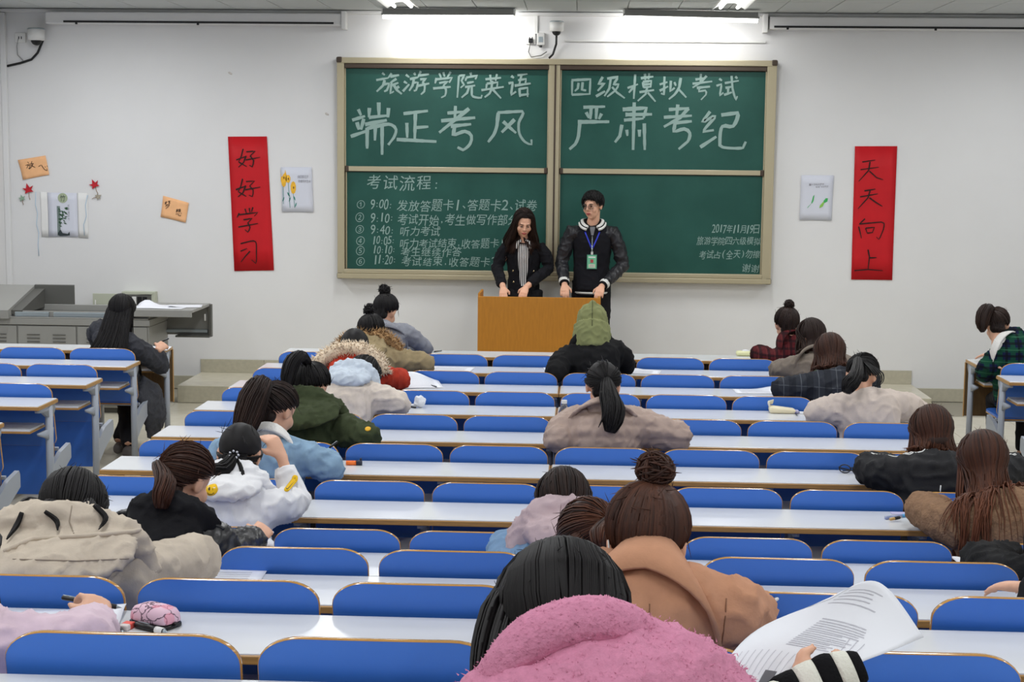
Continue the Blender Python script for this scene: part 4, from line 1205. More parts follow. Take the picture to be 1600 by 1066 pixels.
def fur(name, guide, rad, n_, L_, m, parent, org, seed=1, droop=.2):
    """thick fur trim: a core roll with a coat of tapering tufts"""
    rng = random.Random(seed)
    mb = MB()
    g = [Vector(p) for p in guide]
    pts, rr = [], []
    for i in range(len(g) - 1):
        for k in range(4):
            t = k / 4
            p0, p1, p2, p3 = g[max(i - 1, 0)], g[i], g[i + 1], g[min(i + 2, len(g) - 1)]
            pts.append(.5 * ((2 * p1) + (p2 - p0) * t + (2 * p0 - 5 * p1 + 4 * p2 - p3) * t * t + (3 * p1 - p0 - 3 * p2 + p3) * t ** 3))
            rr.append(rad[i] * (1 - t) + rad[i + 1] * t)
    pts.append(g[-1]); rr.append(rad[-1])
    mb.tube(pts, [r * .8 for r in rr], 12)
    n2 = len(pts)
    for i in range(n_):
        k = rng.randrange(n2)
        t = (pts[min(k + 1, n2 - 1)] - pts[max(k - 1, 0)]).normalized()
        x = t.orthogonal().normalized(); y = t.cross(x)
        a = rng.uniform(0, 6.283)
        nn = x * math.cos(a) + y * math.sin(a)
        p = pts[k].lerp(pts[min(k + 1, n2 - 1)], rng.random()) + nn * rr[k] * .72
        d = (nn + t * rng.uniform(-.5, .5) + Vector((0, 0, -droop)) + Vector((rng.gauss(0, .2), rng.gauss(0, .2), rng.gauss(0, .2)))).normalized()
        q = p + d * L_ * rng.uniform(.5, 1.1)
        s = d.orthogonal().normalized() * (.0035); u = d.cross(s).normalized() * .0035
        mb.add([p + s, p - s * .5 + u, p - s * .5 - u, q], [(0, 1, 3), (1, 2, 3), (2, 0, 3), (2, 1, 0)])
    vs = [(v[0] - org[0], v[1] - org[1], v[2] - org[2]) for v in mb.v]
    o = mesh_obj(name, vs, mb.f, m, parent, True)
    return o
class Fig:
    pass
def bvh_of(o):
    return BVHTree.FromPolygons([v.co[:] for v in o.data.vertices], [tuple(p.vertices) for p in o.data.polygons])
def on_surface(f, o, pts, dirv=(0, 1, 0), lift=.002, start=-2.0):
    """drop points (world) onto a garment along dirv; returns garment-local points and normals"""
    bv = bvh_of(o)
    d = Vector(dirv).normalized()
    out = []
    for p in pts:
        q = Vector(p) - f.org
        hit = bv.ray_cast(q + d * start, d, 6)
        if hit[0] is not None:
            out.append((hit[0] + hit[1] * lift, hit[1]))
    return out
def seam(f, o, pts, r=.0018, m=None, name='seam', dirv=(0, 1, 0), n_=18, flat=1.0):
    g = [Vector(p) for p in pts]
    dense = []
    for i in range(len(g) - 1):
        for k in range(n_ // (len(g) - 1) + 1):
            dense.append(g[i].lerp(g[i + 1], k / (n_ // (len(g) - 1) + 1)))
    dense.append(g[-1])
    hits = on_surface(f, o, dense, dirv, r * .15)
    if len(hits) > 2:
        return MB().tube([h_[0] for h_ in hits], r, 6).build(name, m, f.root, True)
def drape(f, o, pts, r, m, name, lift=None):
    g = [Vector(p) for p in pts]
    dense = []
    for i in range(len(g) - 1):
        dense += [g[i].lerp(g[i + 1], k / 8) for k in range(8)]
    dense.append(g[-1])
    out = []
    bv = bvh_of(o)
    for p in dense:
        d = (p - Vector((0, 0, 2.17))).normalized()
        hit = bv.ray_cast(p - f.org - d * 1.5, d, 5)
        if hit[0] is not None: out.append(hit[0] + hit[1] * (r * .2 if lift is None else lift))
    if len(out) > 3:
        return MB().tube(out, [r * (.6 if i in (0, len(out) - 1) else 1) for i in range(len(out))], 8).build(name, m, f.root, True)
def patch(f, o, c, rx, rz, m, name, dirv=(0, 1, 0), lift=.003, n_=18, tilt=0.0):
    """small sewn-on disc that follows the garment"""
    c = Vector(c)
    d = Vector(dirv).normalized()
    x = d.cross(Vector((0, 0, 1))).normalized(); z = x.cross(d)
    x, z = x * math.cos(tilt) + z * math.sin(tilt), z * math.cos(tilt) - x * math.sin(tilt)
    pts = [c] + [c + x * rx * q * math.cos(2 * math.pi * k / n_) + z * rz * q * math.sin(2 * math.pi * k / n_) for q in (.5, 1) for k in range(n_)]
    hits = on_surface(f, o, pts, dirv, lift)
    if len(hits) < len(pts): return None
    vs = [h_[0] for h_ in hits] + [h_[0] - h_[1] * lift * 1.2 for h_ in hits]
    N = len(hits)
    fs = [(0, 1 + (k + 1) % n_, 1 + k) for k in range(n_)] + [(1 + k, 1 + (k + 1) % n_, 1 + n_ + (k + 1) % n_, 1 + n_ + k) for k in range(n_)]
    fs += [(1 + n_ + k, 1 + n_ + (k + 1) % n_, N + 1 + n_ + (k + 1) % n_, N + 1 + n_ + k) for k in range(n_)]
    return mesh_obj(name, vs, fs, m, f.root, True)

def person(label, k, sx, head, pitch=.7, yaw=0.0, roll=0.0, eR=None, eL=None, wR=None, wL=None, coat=None, puff=.03, vox=.0125, cvox=.011, folds=.010, fdir=None,
           hR=None, hL=None, legs=None, sleeve=True, cutR=0.0, cutL=0.0, hsc=1.0, shoulder=.150, hump=.0, fn=None, drop=0.0, nofs=(0, 0, 0), garment='coat', fscale=9.0, trou=None, shoe=None):
    """seated student writing at the desk in front; world coordinates, facing +y"""
    f = Fig()
    fl = tz(k - 1)
    f.k = k
    f.org = Vector((sx, YK[k] + .22, fl))
    f.root = empty('person', f.org, label, 'person', 'students sitting the exam')
    O = f.org
    dz = fl + DZ
    near = YK[k - 1] - .325
    hip = Vector((sx + (head[0] - sx) * .15, YK[k] + .275, fl + .552))
    h = f.h = Head(head, pitch, yaw, roll, hsc)
    N = h.c - Vector((math.sin(-yaw) * .03, (.055 + .085 * math.sin(pitch)), .165 * math.cos(pitch * .85))) + Vector((-roll * .05, 0, 0)) + Vector(nofs)
    f.N = N
    ctrl = Vector(((hip.x + N.x) / 2, hip.y - .05 + .30 * (N.y - hip.y) - hump, max(hip.z + .30, N.z - .04)))
    f.spine = lambda t: bez(hip, ctrl, N, t)
    rt = Vector((1, 0, 0))
    up = (f.spine(1.0) - f.spine(.9)).normalized()
    rt = (rt - up * rt.dot(up)).normalized()
    bk = up.cross(rt) * -1
    if bk.y > 0: bk = -bk
    f.rt, f.up, f.bk = rt, up, bk
    def backpt(t, x, off):
        a = f.spine(t); tg = (f.spine(min(1.02, t + .03)) - f.spine(t - .03)).normalized()
        nb = tg.cross(rt); nb = -nb if nb.y > 0 else nb
        dp = np.interp(t, (.55, .72, .86, .95, 1.02), (.10, .10, .088, .072, .054)) + puff * .75 * np.interp(t, (.8, 1.0), (1, .5))
        return a + nb * float(dp + off) + rt * x
    f.back = backpt
    C = f.spine(.86)
    sh = {s: C + rt * (s * shoulder) - bk * .02 - up * (.005 + drop) for s in (1, -1)}
    f.sh = sh
    if eR and not wR:
        t_ = Vector((N.x + .02, near + .20, dz + .045)) - Vector(eR); wR = Vector(eR) + t_.normalized() * .255; wR.z = dz + .05
    if eL and not wL:
        t_ = Vector((N.x - .02, near + .20, dz + .045)) - Vector(eL); wL = Vector(eL) + t_.normalized() * .255; wL.z = dz + .05
    el = {1: Vector(eR) if eR else Vector((N.x + .27, near + .08, dz + .06)), -1: Vector(eL) if eL else Vector((N.x - .27, near + .08, dz + .06))}
    wr = {1: Vector(wR) if wR else Vector((N.x + .09, near + .17, dz + .045)), -1: Vector(wL) if wL else Vector((N.x - .10, near + .16, dz + .045))}
    for s in (1, -1):
        if dz - .03 < el[s].z < dz + .12:
            el[s].z = dz + .046 + .53 * puff + .012
            if wr[s].z < dz + .12: wr[s].z = max(wr[s].z, dz + .052)
    f.el, f.wr = el, wr
    # body
    B = head_shells(h)
    B.append(tube_mesh([h.P((0, -.022, -.045)), h.P((0, -.03, -.085)).lerp(N, .4), N, f.spine(.9)], [.047, .045, .054, .06], 14))
    prof = ((0, .12, .10), (.3, .11, .09), (.6, .12, .09), (.85, .11, .08), (1, .055, .055))
    B.append(tube_mesh([f.spine(t) for t, _, _ in prof], [(a, b) for _, a, b in prof], 14, (1, 0, 0)))
    for s in (1, -1):
        B.append(tube_mesh([C, sh[s], el[s], wr[s]], [.045, .042, .028, .023], 10))
        hd = hR if s == 1 else hL
        if hd is None:
            d_ = Vector((-s * .9, .38, -.05)); pn = Vector((0, -.1, -1)); cu = .40
        else:
            d_, pn, cu = Vector(hd[0]), Vector(hd[1]), hd[2]
        # thumb on the inner side
        d2 = d_.normalized(); pn2 = (pn - d2 * pn.dot(d2)).normalized()
        inner = Vector((-s, 0.2, 0.1))
        sd = 1 if d2.cross(pn2).dot(inner) > 0 else -1
        B += hand_shells(wr[s], d_, pn, sd, cu)
    lg = legs or {1: ((sx + .11, YK[k] + .64, fl + .475), (sx + .10, YK[k] + .58, fl + .10)), -1: ((sx - .11, YK[k] + .64, fl + .475), (sx - .10, YK[k] + .58, fl + .10))}
    for s in (1, -1):
        kn, an = Vector(lg[s][0]), Vector(lg[s][1])
        B.append(tube_mesh([hip + Vector((s * .07, 0, -.02)), kn, an, an + Vector((0, .10, -.055))], [.065, .05, .035, .03], 10))
    remesh('body', B, vox, M_skin, f.root, 3, org=O)
    # trousers and shoes
    T = []
    for s in (1, -1):
        kn, an = Vector(lg[s][0]), Vector(lg[s][1])
        T.append(tube_mesh([hip + Vector((s * .05, -.03, -.01)), hip + Vector((s * .085, .06, -.015)), (hip + kn) * .5 + Vector((s * .03, 0, 0)), kn, (kn + an) * .5, an], [.085, .085, .074, .062, .058, .055], 12))
        so = an + Vector((0, 0, -.045))
        remesh('shoe', [tube_mesh([so + Vector((0, -.05, -.01)), so + Vector((0, 0, .0)), so + Vector((0, .10, -.015)), so + Vector((0, .19, -.022))], [(.034, .040), (.042, .045), (.046, .034), (.030, .022)], 10, (1, 0, 0))], .015, shoe or M_shoeb, f.root, 2, org=O)
    T.append(ell_mesh(hip + Vector((0, -.01, -.01)), (.16, .115, .085)))
    remesh('trousers', T, .022, trou or M_trou, f.root, 3, .006, 9, O)
    # coat
    p = puff
    p = puff * .75
    prof = ((-.06, .152 + p, .12 + p), (.12, .142 + p, .112 + p), (.35, .132 + p, .10 + p), (.55, .138 + p, .10 + p), (.72, .148 + p, .10 + p), (.86, .138 + p, .088 + p * .9), (.95, .098 + p, .072 + p * .7), (1.02, .056 + p * .5, .054 + p * .4))
    A = [tube_mesh([f.spine(t) for t, _, _ in prof], [(a, b) for _, a, b in prof], 24, (1, 0, 0))]
    for s in (1, -1):
        cut = cutR if s == 1 else cutL
        w2 = wr[s] + (el[s] - wr[s]) * (.10 + cut)
        a, b = sh[s], el[s]
        out = Vector((s, 0, 0)) * .02
        A.append(ell_mesh(b, .047 + p * .72))
        A.append(tube_mesh([C + rt * (s * .06), a + out * .3, a.lerp(b, .33) + out, a.lerp(b, .7) + out * .6, b, b.lerp(w2, .35), b.lerp(w2, .75), w2],
                           [.070 + p * .7, .060 + p * .75, .053 + p * .75, .048 + p * .75, .046 + p * .7, .044 + p * .6, .039 + p * .45, .035 + p * .35], 14))
    f.coat = remesh(garment, A, cvox, coat, f.root, 5, folds, fscale, O, fn, fdir)
    return f
def hood_down(f, m, size=1.0, vox=.010, drop=.10, name='hood', rise=.0, wide=1.0, back=.0, thick=1.0):
    N, r, u, b = f.N + f.up * rise + f.bk * back, f.rt, f.up, f.bk
    k = size
    ring_ = []
    for a in range(-130, 131, 20):
        t = math.radians(a)
        ring_.append(N + r * (math.sin(t) * .125 * k * wide) + b * (math.cos(t) * .105 * k + .005) + u * (-.005 + .022 * math.cos(t)) * k)
    S = [tube_mesh(ring_, [(.022 + .014 * math.cos(math.radians(a) / 2) ** 2) * k * thick for a in range(-130, 131, 20)], 12)]
    S.append(ell_mesh(N + b * .085 * k - u * (drop * .55) * k, (.128 * k * wide, .034 * k * thick, (.045 + drop * .55) * k), Matrix((r, -b, u)).transposed(), 20, 12))
    S.append(ell_mesh(N + b * .10 * k - u * drop * k, (.075 * k * wide, .032 * k * thick, .065 * k), Matrix((r, -b, u)).transposed(), 18, 12))
    return remesh(name, S, vox, m, f.root, 4, .012, 13, f.org)
def collar(f, m, rise=.06, dropb=.075, w=.135, r0=.072, name='collar', th=.010, arc=135, vox=None, open_=.03, folds=0.0, lean=.02, sd=.045):
    """turned-down collar: stands up round the neck, folds over and falls on the back"""
    N, r, u, b = f.N, f.rt, f.up, f.bk
    cols = []
    n_ = 28
    for i in range(n_ + 1):
        a = math.radians(-arc + 2 * arc * i / n_)
        ca = math.cos(a)
        rad = r0 + open_ * max(0, -ca)
        d = r * math.sin(a) * 1.08 + b * ca
        hh = rise - sd * (1 - ca)
        o0 = N + d * rad * .95 - u * .035
        o1 = N + d * rad + u * hh + b * lean
        o2 = N + d * (rad + .016) + u * (hh + .006) + b * lean
        fall = dropb * 1.35 * (.75 + .25 * abs(math.sin(a)) + (.25 if abs(a) > 1.7 else 0))
        e = N + d * (rad + .022 + (w - r0) * (.55 + .45 * abs(math.sin(a)))) + u * (hh - fall) + b * (lean * .6)
        o3 = o2.lerp(e, .5) + d * .006
        e2 = e - d * th
        o5 = o2.lerp(e2, .5) - d * th * .6
        cols.append([o0, o1, o2, o3, e, e2, o5, N + d * (rad + .012) + u * (hh - .012) + b * lean, N + d * (rad + .012) - u * .035])
    vs, fs = [], []
    q = len(cols[0])
    for c_ in cols: vs += c_
    for i in range(n_):
        for j in range(q):
            j2 = (j + 1) % q
            fs.append((i * q + j, i * q + j2, (i + 1) * q + j2, (i + 1) * q + j))
    fs.append(tuple(range(q))); fs.append(tuple(n_ * q + j for j in range(q))[::-1])
    if vox:
        return remesh(name, [(vs, fs)], vox, m, f.root, 3, folds, 12, f.org)
    vs = [Vector(v) - f.org for v in vs]
    return mesh_obj(name, vs, fs, m, f.root, True)
def back_push(f, gap=.02):
    """keeps falling hair outside the coat"""
    bv = bvh_of(f.coat)
    def fn(p, rng):
        q = p - f.org
        loc, no, idx, dist = bv.find_nearest(q, .25)
        if loc is not None:
            s = (q - loc).dot(no)
            g = gap + rng.uniform(-.004, .010)
            if s < g:
                q = q + no * (g - s)
                return q + f.org
        return p
    return fn
# garment fabrics
def wool(name, c, **k):
    a = dict(rough=.9, spec=.15, bump=.35, bscale=160, var=.10, vscale=30, sheen=.25, bdist=.004, wr=.55)
    a.update(k)
    return mat(name, c, **a)
def plaid(name, base, bands, scale=.09, rough=.9):
    """woven checks: soft bands both ways in object space"""
    m = mat(name, base, rough, .15, bump=.3, bscale=160, bdist=.003)
    n, l = nodes_of(m)
    tc = n.new('ShaderNodeTexCoord')
    sp = n.new('ShaderNodeSeparateXYZ')
    l.new(tc.outputs['Object'], sp.inputs[0])
    cur = None
    rgb = n.new('ShaderNodeRGB'); rgb.outputs[0].default_value = (*base, 1)
    cur = rgb.outputs[0]
    for axis, col, off, wid, st, per in bands:
        mu = n.new('ShaderNodeMath'); mu.operation = 'MULTIPLY_ADD'; mu.inputs[1].default_value = 1 / (scale * per); mu.inputs[2].default_value = off
        l.new(sp.outputs[axis], mu.inputs[0])
        fr = n.new('ShaderNodeMath'); fr.operation = 'FRACT'; l.new(mu.outputs[0], fr.inputs[0])
        ct = n.new('ShaderNodeMath'); ct.operation = 'COMPARE'; ct.inputs[1].default_value = .5; ct.inputs[2].default_value = wid
        l.new(fr.outputs[0], ct.inputs[0])
        ml = n.new('ShaderNodeMath'); ml.operation = 'MULTIPLY'; ml.inputs[1].default_value = st; l.new(ct.outputs[0], ml.inputs[0])
        mx = n.new('ShaderNodeMix'); mx.data_type = 'RGBA'
        l.new(ml.outputs[0], mx.inputs[0]); l.new(cur, mx.inputs[6]); mx.inputs[7].default_value = (*col, 1)
        cur = mx.outputs[2]
    l.new(cur, n['Principled BSDF'].inputs['Base Color'])
    return m
# ---------------------------------------------------------------- the students, from the front rows to the back
SX = lambda i: XM + .5 * i + .2325
def pt(h, p): return h.P(p)
# grey coat, bun, first seat row
f = person('student in grey coat with a dark top bun writing in the front row', 2, SX(1), (-1.414, 10.92, 1.071), .55, -.35, .05, eR=(-1.13, 10.947, 0.79), wR=(-1.284, 11.318, 0.775),
           coat=wool('grey_wool', srgb(140, 142, 150)), puff=.022, vox=.0125)
collar(f, MATS['grey_wool'], .055, .07, .13)
H = Hair(1); cap(H, f.h); gathered(H, f.h, (-.02, -.055, .115)); bun(H, pt(f.h, (-.025, -.06, .140)), .036, messy=.5); strays(H, f.h, 14); H.build(H_BLACK, f.root, f.org)
# khaki parka with brown fur
M_khaki = wool('khaki_cotton', srgb(152, 136, 104), bump=.2)
f = person('student in khaki parka with brown fur hood and spiky topknot', 3, SX(1), (-1.408, 10.11, 1.005), .6, -.3, 0, eR=(-1.038, 10.059, 0.795), wR=(-1.192, 10.515, 0.78),
           coat=M_khaki, puff=.045, folds=.014)
hood_down(f, M_khaki, 1.05, drop=.10)
N, r, u, b = f.N, f.rt, f.up, f.bk
M_furb = mat('brown_fur', srgb(166, 134, 96), .95, .1, var=.45, vscale=26)
fur('fur_trim', [N + r * x + b * y + u * z for x, y, z in ((-.20, .02, .0), (-.17, .08, .04), (-.08, .11, .065), (.04, .11, .075), (.12, .09, .06), (.19, .04, .02), (.22, -.02, -.03))], [.035, .048, .052, .055, .062, .058, .04], 2000, .042, M_furb, f.root, f.org)
H = Hair(2); cap(H, f.h); gathered(H, f.h, (-.02, -.06, .11)); bun(H, pt(f.h, (-.025, -.065, .135)), .024, messy=1.2)
tail(H, [pt(f.h, (-.02, -.06, .12)), pt(f.h, (-.03, -.07, .165)), pt(f.h, (-.035, -.08, .185))], [.014, .022, .008], 30, flare=1.6, r0=.004); strays(H, f.h, 14); H.build(H_BLACK, f.root, f.org)
# rust red coat with cream fur
M_rust = wool('rust_wool', srgb(176, 58, 40), bump=.25)
f = person('student in rust red coat with a thick cream fur hood', 4, SX(1), (-1.398, 9.3, 0.998), .75, -.25, 0, eR=(-1.119, 9.312, 0.795), wR=(-1.255, 9.625, 0.78),
           coat=M_rust, puff=.04, folds=.012)
hood_down(f, M_rust, 1.0, drop=.09)
N, r, u, b = f.N, f.rt, f.up, f.bk
M_furc = mat('cream_fur', srgb(224, 206, 182), .95, .1, var=.14, vscale=30)
fur('fur_trim', [N + r * x + b * y + u * z for x, y, z in ((-.21, .0, -.06), (-.19, .08, -.02), (-.10, .13, .025), (.0, .14, .04), (.10, .13, .02), (.18, .08, -.03), (.21, .02, -.07))], [.04, .052, .056, .058, .056, .052, .04], 1700, .034, M_furc, f.root, f.org, 3)
H = Hair(3); cap(H, f.h, .014); gathered(H, f.h, (0, -.10, -.04), 150); tail(H, [pt(f.h, (0, -.10, -.03)), pt(f.h, (0, -.115, -.06)), pt(f.h, (0, -.11, -.11))], [.02, .025, .015], 30); H.build(H_BLACK, f.root, f.org)
# cream coat, pale grey hood
M_cream = wool('cream_wool', srgb(214, 202, 190), bump=.2)
M_gry = wool('pale_grey_jersey', srgb(194, 204, 216), bump=.15, bscale=300)
f = person('student in cream coat with a pale blue-grey hood, head bowed low', 5, SX(1) + .03, (-1.241, 8.57, 0.923), 1.15, -.3, 0, eR=(-1.012, 8.366, 0.795), wR=(-1.11, 8.381, 0.78),
           coat=M_cream, puff=.045, folds=.012, hump=.03, nofs=(-.03, .0, .05))
hood_down(f, M_gry, 1.15, drop=.12, rise=.02, wide=.9, thick=1.15)
H = Hair(4); cap(H, f.h, .014); loose(H, f.h, .08, 120, part_x=.1, tip=.1, fall=(0, .2, -1)); H.build(H_BLACK, f.root, f.org)
# dark green parka, high ponytail
M_olive = wool('dark_green_cotton', srgb(60, 68, 46), bump=.15, var=.14)
f = person('student in dark green parka with a high black ponytail', 6, SX(1), (-1.356, 7.58, 1.017), .6, -.45, 0, eR=(-1.043, 7.331, 0.795), eL=(-1.53, 7.455, 0.795),
           coat=M_olive, puff=.05, folds=.016, vox=.009)
hood_down(f, M_olive, 1.35, drop=.12, wide=1.2, thick=.8)
H = Hair(5); cap(H, f.h); gathered(H, f.h, (-.01, -.075, .095))
tail(H, [pt(f.h, (-.01, -.075, .098)), (-1.389, 7.48, 1.191), (-1.423, 7.44, 1.164), (-1.44, 7.41, 1.092), (-1.443, 7.39, 1.012)], [.018, .034, .040, .036, .018], 80, .05); strays(H, f.h, 16); H.build(H_BLACK, f.root, f.org)
patch(f, f.coat, (-1.492, 7.3, 0.861) if False else f.el[1] + Vector((.015, -.1, .045)), .014, .009, M_yel, 'sleeve_badge')
# denim jacket, long ponytail, white fleece collar
M_denim = wool('light_denim', srgb(134, 162, 186), bump=.25, bscale=420, var=.16, vscale=14)
M_fleece = mat('white_fleece', srgb(228, 226, 222), .95, .1, bump=.7, bscale=120, bdist=.006)
f = person('student in light denim jacket with white fleece collar and long brown ponytail', 7, SX(1), (-1.356, 6.71, 1.043), .55, -.55, 0, eR=(-1.101, 6.584, 0.795), wR=(-1.198, 7.008, 0.785), eL=(-1.629, 6.791, 0.795),
           coat=M_denim, puff=.038, folds=.015, vox=.008)
collar(f, M_fleece, .055, .055, .115, th=.016, vox=.007, sd=.035, arc=120)
for pts_ in ([(-.20, -.10), (.20, -.10)], [(-.085, -.10), (-.075, -.42)], [(.085, -.10), (.075, -.42)]):
    c0 = f.spine(.80)
    seam(f, f.coat, [(c0.x + a * 1.0, 0, c0.z + z_ + .06) for a, z_ in pts_], .0022, mat('denim_seam', srgb(92, 116, 140), .9))
H = Hair(6); cap(H, f.h); gathered(H, f.h, (-.03, -.095, .055), 170)
tail(H, [pt(f.h, (-.03, -.095, .06)), (-1.393, 6.56, 1.185), (-1.418, 6.52, 1.129), (-1.435, 6.49, 1.055), (-1.453, 6.47, 0.988), (-1.471, 6.47, 0.94)], [.022, .050, .064, .062, .05, .018], 130, .3, .0075); strays(H, f.h, 16); H.build(H_BROWN, f.root, f.org)
# white hoodie, hand at the head
M_hoodie = wool('white_jersey', srgb(232, 232, 234), bump=.12, bscale=320, var=.02)
f = person('student in white hoodie with yellow face patches, hand raised to the head', 8, SX(1) + .05, (-1.332, 5.86, 1.008), .5, .05, .08, eR=(-1.129, 5.95, 0.79), wR=(-1.198, 6.02, 0.972), cutR=.12,
           coat=M_hoodie, puff=.030, folds=.012, vox=.008, hR=((-.45, .15, .75), (-.75, .5, -.1), .8), eL=(-1.53, 5.89, 0.795))
hw_ = hood_down(f, M_hoodie, 1.1, drop=.10)
H = Hair(7); cap(H, f.h); gathered(H, f.h, (.0, -.105, -.035), 190)
tail(H, [pt(f.h, (0, -.108, -.04)), (-1.356, 5.7, 0.984), (-1.4, 5.68, 0.975), (-1.457, 5.66, 0.948)], [.02, .034, .034, .014], 60, .05)
tail(H, [pt(f.h, (.01, -.108, -.04)), (-1.287, 5.7, 0.973), (-1.283, 5.67, 0.937), (-1.303, 5.66, 0.889)], [.006, .007, .006, .003], 10, .05, .003)
strays(H, f.h, 20); H.build(H_BLACK, f.root, f.org)
tie = MB()
for i in range(7):
    a = 2 * math.pi * i / 7
    tie.ell(pt(f.h, (.004 + .017 * math.cos(a), -.122, -.038 + .014 * math.sin(a))) - f.org, .0055, None, 8, 6)
tie.build('hair_tie', mat('silver_beads', srgb(190, 192, 200), .2, .6, metal=.7), f.root, True)
M_smile = mat('patch_yellow', srgb(236, 190, 36), .7, .2)
for c_, rx_, tl, ob_ in (((-1.374, 5.6, 0.928), .026, .3, hw_), ((-1.129, 5.9, 0.899), .011, -.9, f.coat)):
    pc = patch(f, ob_, c_, rx_, rx_ * .72 if tl > 0 else rx_ * 1.3, M_smile, 'face_patch', tilt=tl if tl > 0 else .35)
    if pc:
        for dx in (-.25, .25):
            patch(f, ob_, Vector(c_) + Vector((dx * rx_, 0, .2 * rx_)), rx_ * .09, rx_ * .13, M_black, 'patch_eye', lift=.0045, n_=8)
        mp = on_surface(f, ob_, [Vector(c_) + Vector((rx_ * .5 * math.cos(t_), 0, rx_ * .45 * math.sin(t_) - .08 * rx_)) for t_ in [math.pi * (1.15 + .7 * q / 8) for q in range(9)]], lift=.004)
        if len(mp) == 9: MB().tube([q[0] for q in mp], .0012, 5).build('patch_mouth', M_black, f.root)
# black leather jacket, brown ponytail
M_leather = mat('black_leather', srgb(30, 30, 32), .36, .5, bump=.25, bscale=90, bdist=.004)
M_blackj = wool('black_jersey', srgb(27, 27, 30), var=.05, sheen=.1)
f = person('student in black leather jacket and hood with a brown low ponytail', 9, SX(1) + .02, (-1.323, 5.003, 1.085), .55, -.55, .0, eR=(-1.215, 5.111, 0.795), wR=(-1.171, 5.425, 0.785), cutR=-.05,
           coat=M_leather, puff=.035, folds=.016, vox=.008, hR=((.15, .9, .25), (-.6, .2, -.8), .8), eL=(-1.583, 5.096, 0.795))
hood_down(f, M_blackj, 1.05, drop=.12, rise=.02, thick=1.2)
for s_ in (1, -1):
    p_ = f.sh[s_]
    seam(f, f.coat, [p_ + Vector((-s_ * .09, 0, .02)), p_ + Vector((s_ * .035, 0, .0))], .006, M_leather, 'epaulette', (0, .35, -1))
H = Hair(8); cap(H, f.h); gathered(H, f.h, (-.045, -.10, .015), 190, tip=.25)
tail(H, [pt(f.h, (-.045, -.103, .015)), (-1.342, 4.83, 1.121), (-1.343, 4.8, 1.085), (-1.345, 4.79, 1.039)], [.018, .032, .034, .02], 90, .25); strays(H, f.h, 20); H.build(H_CHEST, f.root, f.org)
# beige hooded coat, bowed head
M_beige = wool('beige_wool', srgb(190, 178, 162), bump=.2, var=.06)
f = person('student in beige hooded coat, head bowed with loose dark hair', 10, SX(1) - .02, (-1.435, 4.196, 1.15), .85, .05, 0, eR=(-1.152, 4.436, 0.935), wR=(-1.271, 4.537, 0.925), eL=(-1.783, 4.47, 0.935),
           coat=M_beige, puff=.06, folds=.012, vox=.010, shoulder=.175, fscale=7)
hd_ = hood_down(f, M_beige, 1.55, drop=.10, wide=1.25, thick=.9, vox=.011)
drape(f, hd_, [(-1.557, 4, 1.098), (-1.479, 4, 1.133), (-1.32, 4, 1.146), (-1.206, 4, 1.159), (-1.139, 4, 1.178)], .007, M_beige, 'hood_edge')
drape(f, hd_, [(-1.533, 4, 1.077), (-1.357, 4, 1.076), (-1.195, 4, 1.087)], .0018, mat('beige_seam', srgb(150, 138, 124), .9), 'seam')
drape(f, hd_, [(-1.367, 4, 1.229), (-1.375, 4, 1.185), (-1.362, 4, 1.148)], .0018, mat('beige_seam', srgb(150, 138, 124), .9), 'seam')
c0 = f.spine(.6)
seam(f, f.coat, [(c0.x, 0, c0.z + .02), (c0.x, 0, c0.z - .25)], .0016, mat('beige_seam', srgb(150, 138, 124), .9))
H = Hair(9); cap(H, f.h, .016); loose(H, f.h, .20, 240, part_x=.0, tip=.15, fall=(0, .25, -1), spread=.3, wave=.008); strays(H, f.h, 24)
for a_, b_ in ((-1, .03), (1, .02), (-.3, .0)):
    tail(H, [pt(f.h, (a_ * .07, -.09, -.02)), pt(f.h, (a_ * .085, -.125, -.05)), pt(f.h, (a_ * .10, -.14, -.11)), pt(f.h, (a_ * .09, -.13, -.16))], [.016, .022, .016, .004], 26, .1, .004, .6)

for gd in ([(-1.495, 4.12, 1.206), (-1.503, 4.07, 1.182), (-1.51, 4.03, 1.145)], [(-1.314, 4.12, 1.218), (-1.285, 4.07, 1.19), (-1.291, 4.02, 1.166)], [(-1.438, 4.06, 1.21), (-1.403, 4, 1.19), (-1.387, 3.975, 1.164)], [(-1.352, 4.06, 1.212), (-1.308, 4.02, 1.198), (-1.263, 4, 1.193)]):
    hs_ = on_surface(f, hd_, gd, lift=.012)
    if len(hs_) == len(gd): tail(H, [q[0] + f.org for q in hs_], [.005, .006, .002], 12, .1, .003, .4)
H.build(H_BLACK, f.root, f.org)
# pale pink down coat at the left edge
M_ppink = wool('pale_pink_down', srgb(214, 190, 202), bump=.12, var=.05, rough=.6)
f = person('student in pale pink coat at the left edge, writing with a black pen', 11, SX(1), (-1.382, 3.249, 1.278), .7, 0, 0, eR=(-1.08, 3.2, 1.044), wR=(-1.121, 3.439, 1.08), cutR=-.06,
           coat=M_ppink, puff=.05, folds=.012, vox=.0075, hR=((-.25, .75, .45), (-.6, .35, -.65), .9), wL=(-1.75, 3.05, 1.10), eL=(-1.72, 2.95, 1.13))
H = Hair(10); cap(H, f.h); loose(H, f.h, .35, 200, tip=.1, f=f, back=back_push(f)); H.build(H_BLACK, f.root, f.org)

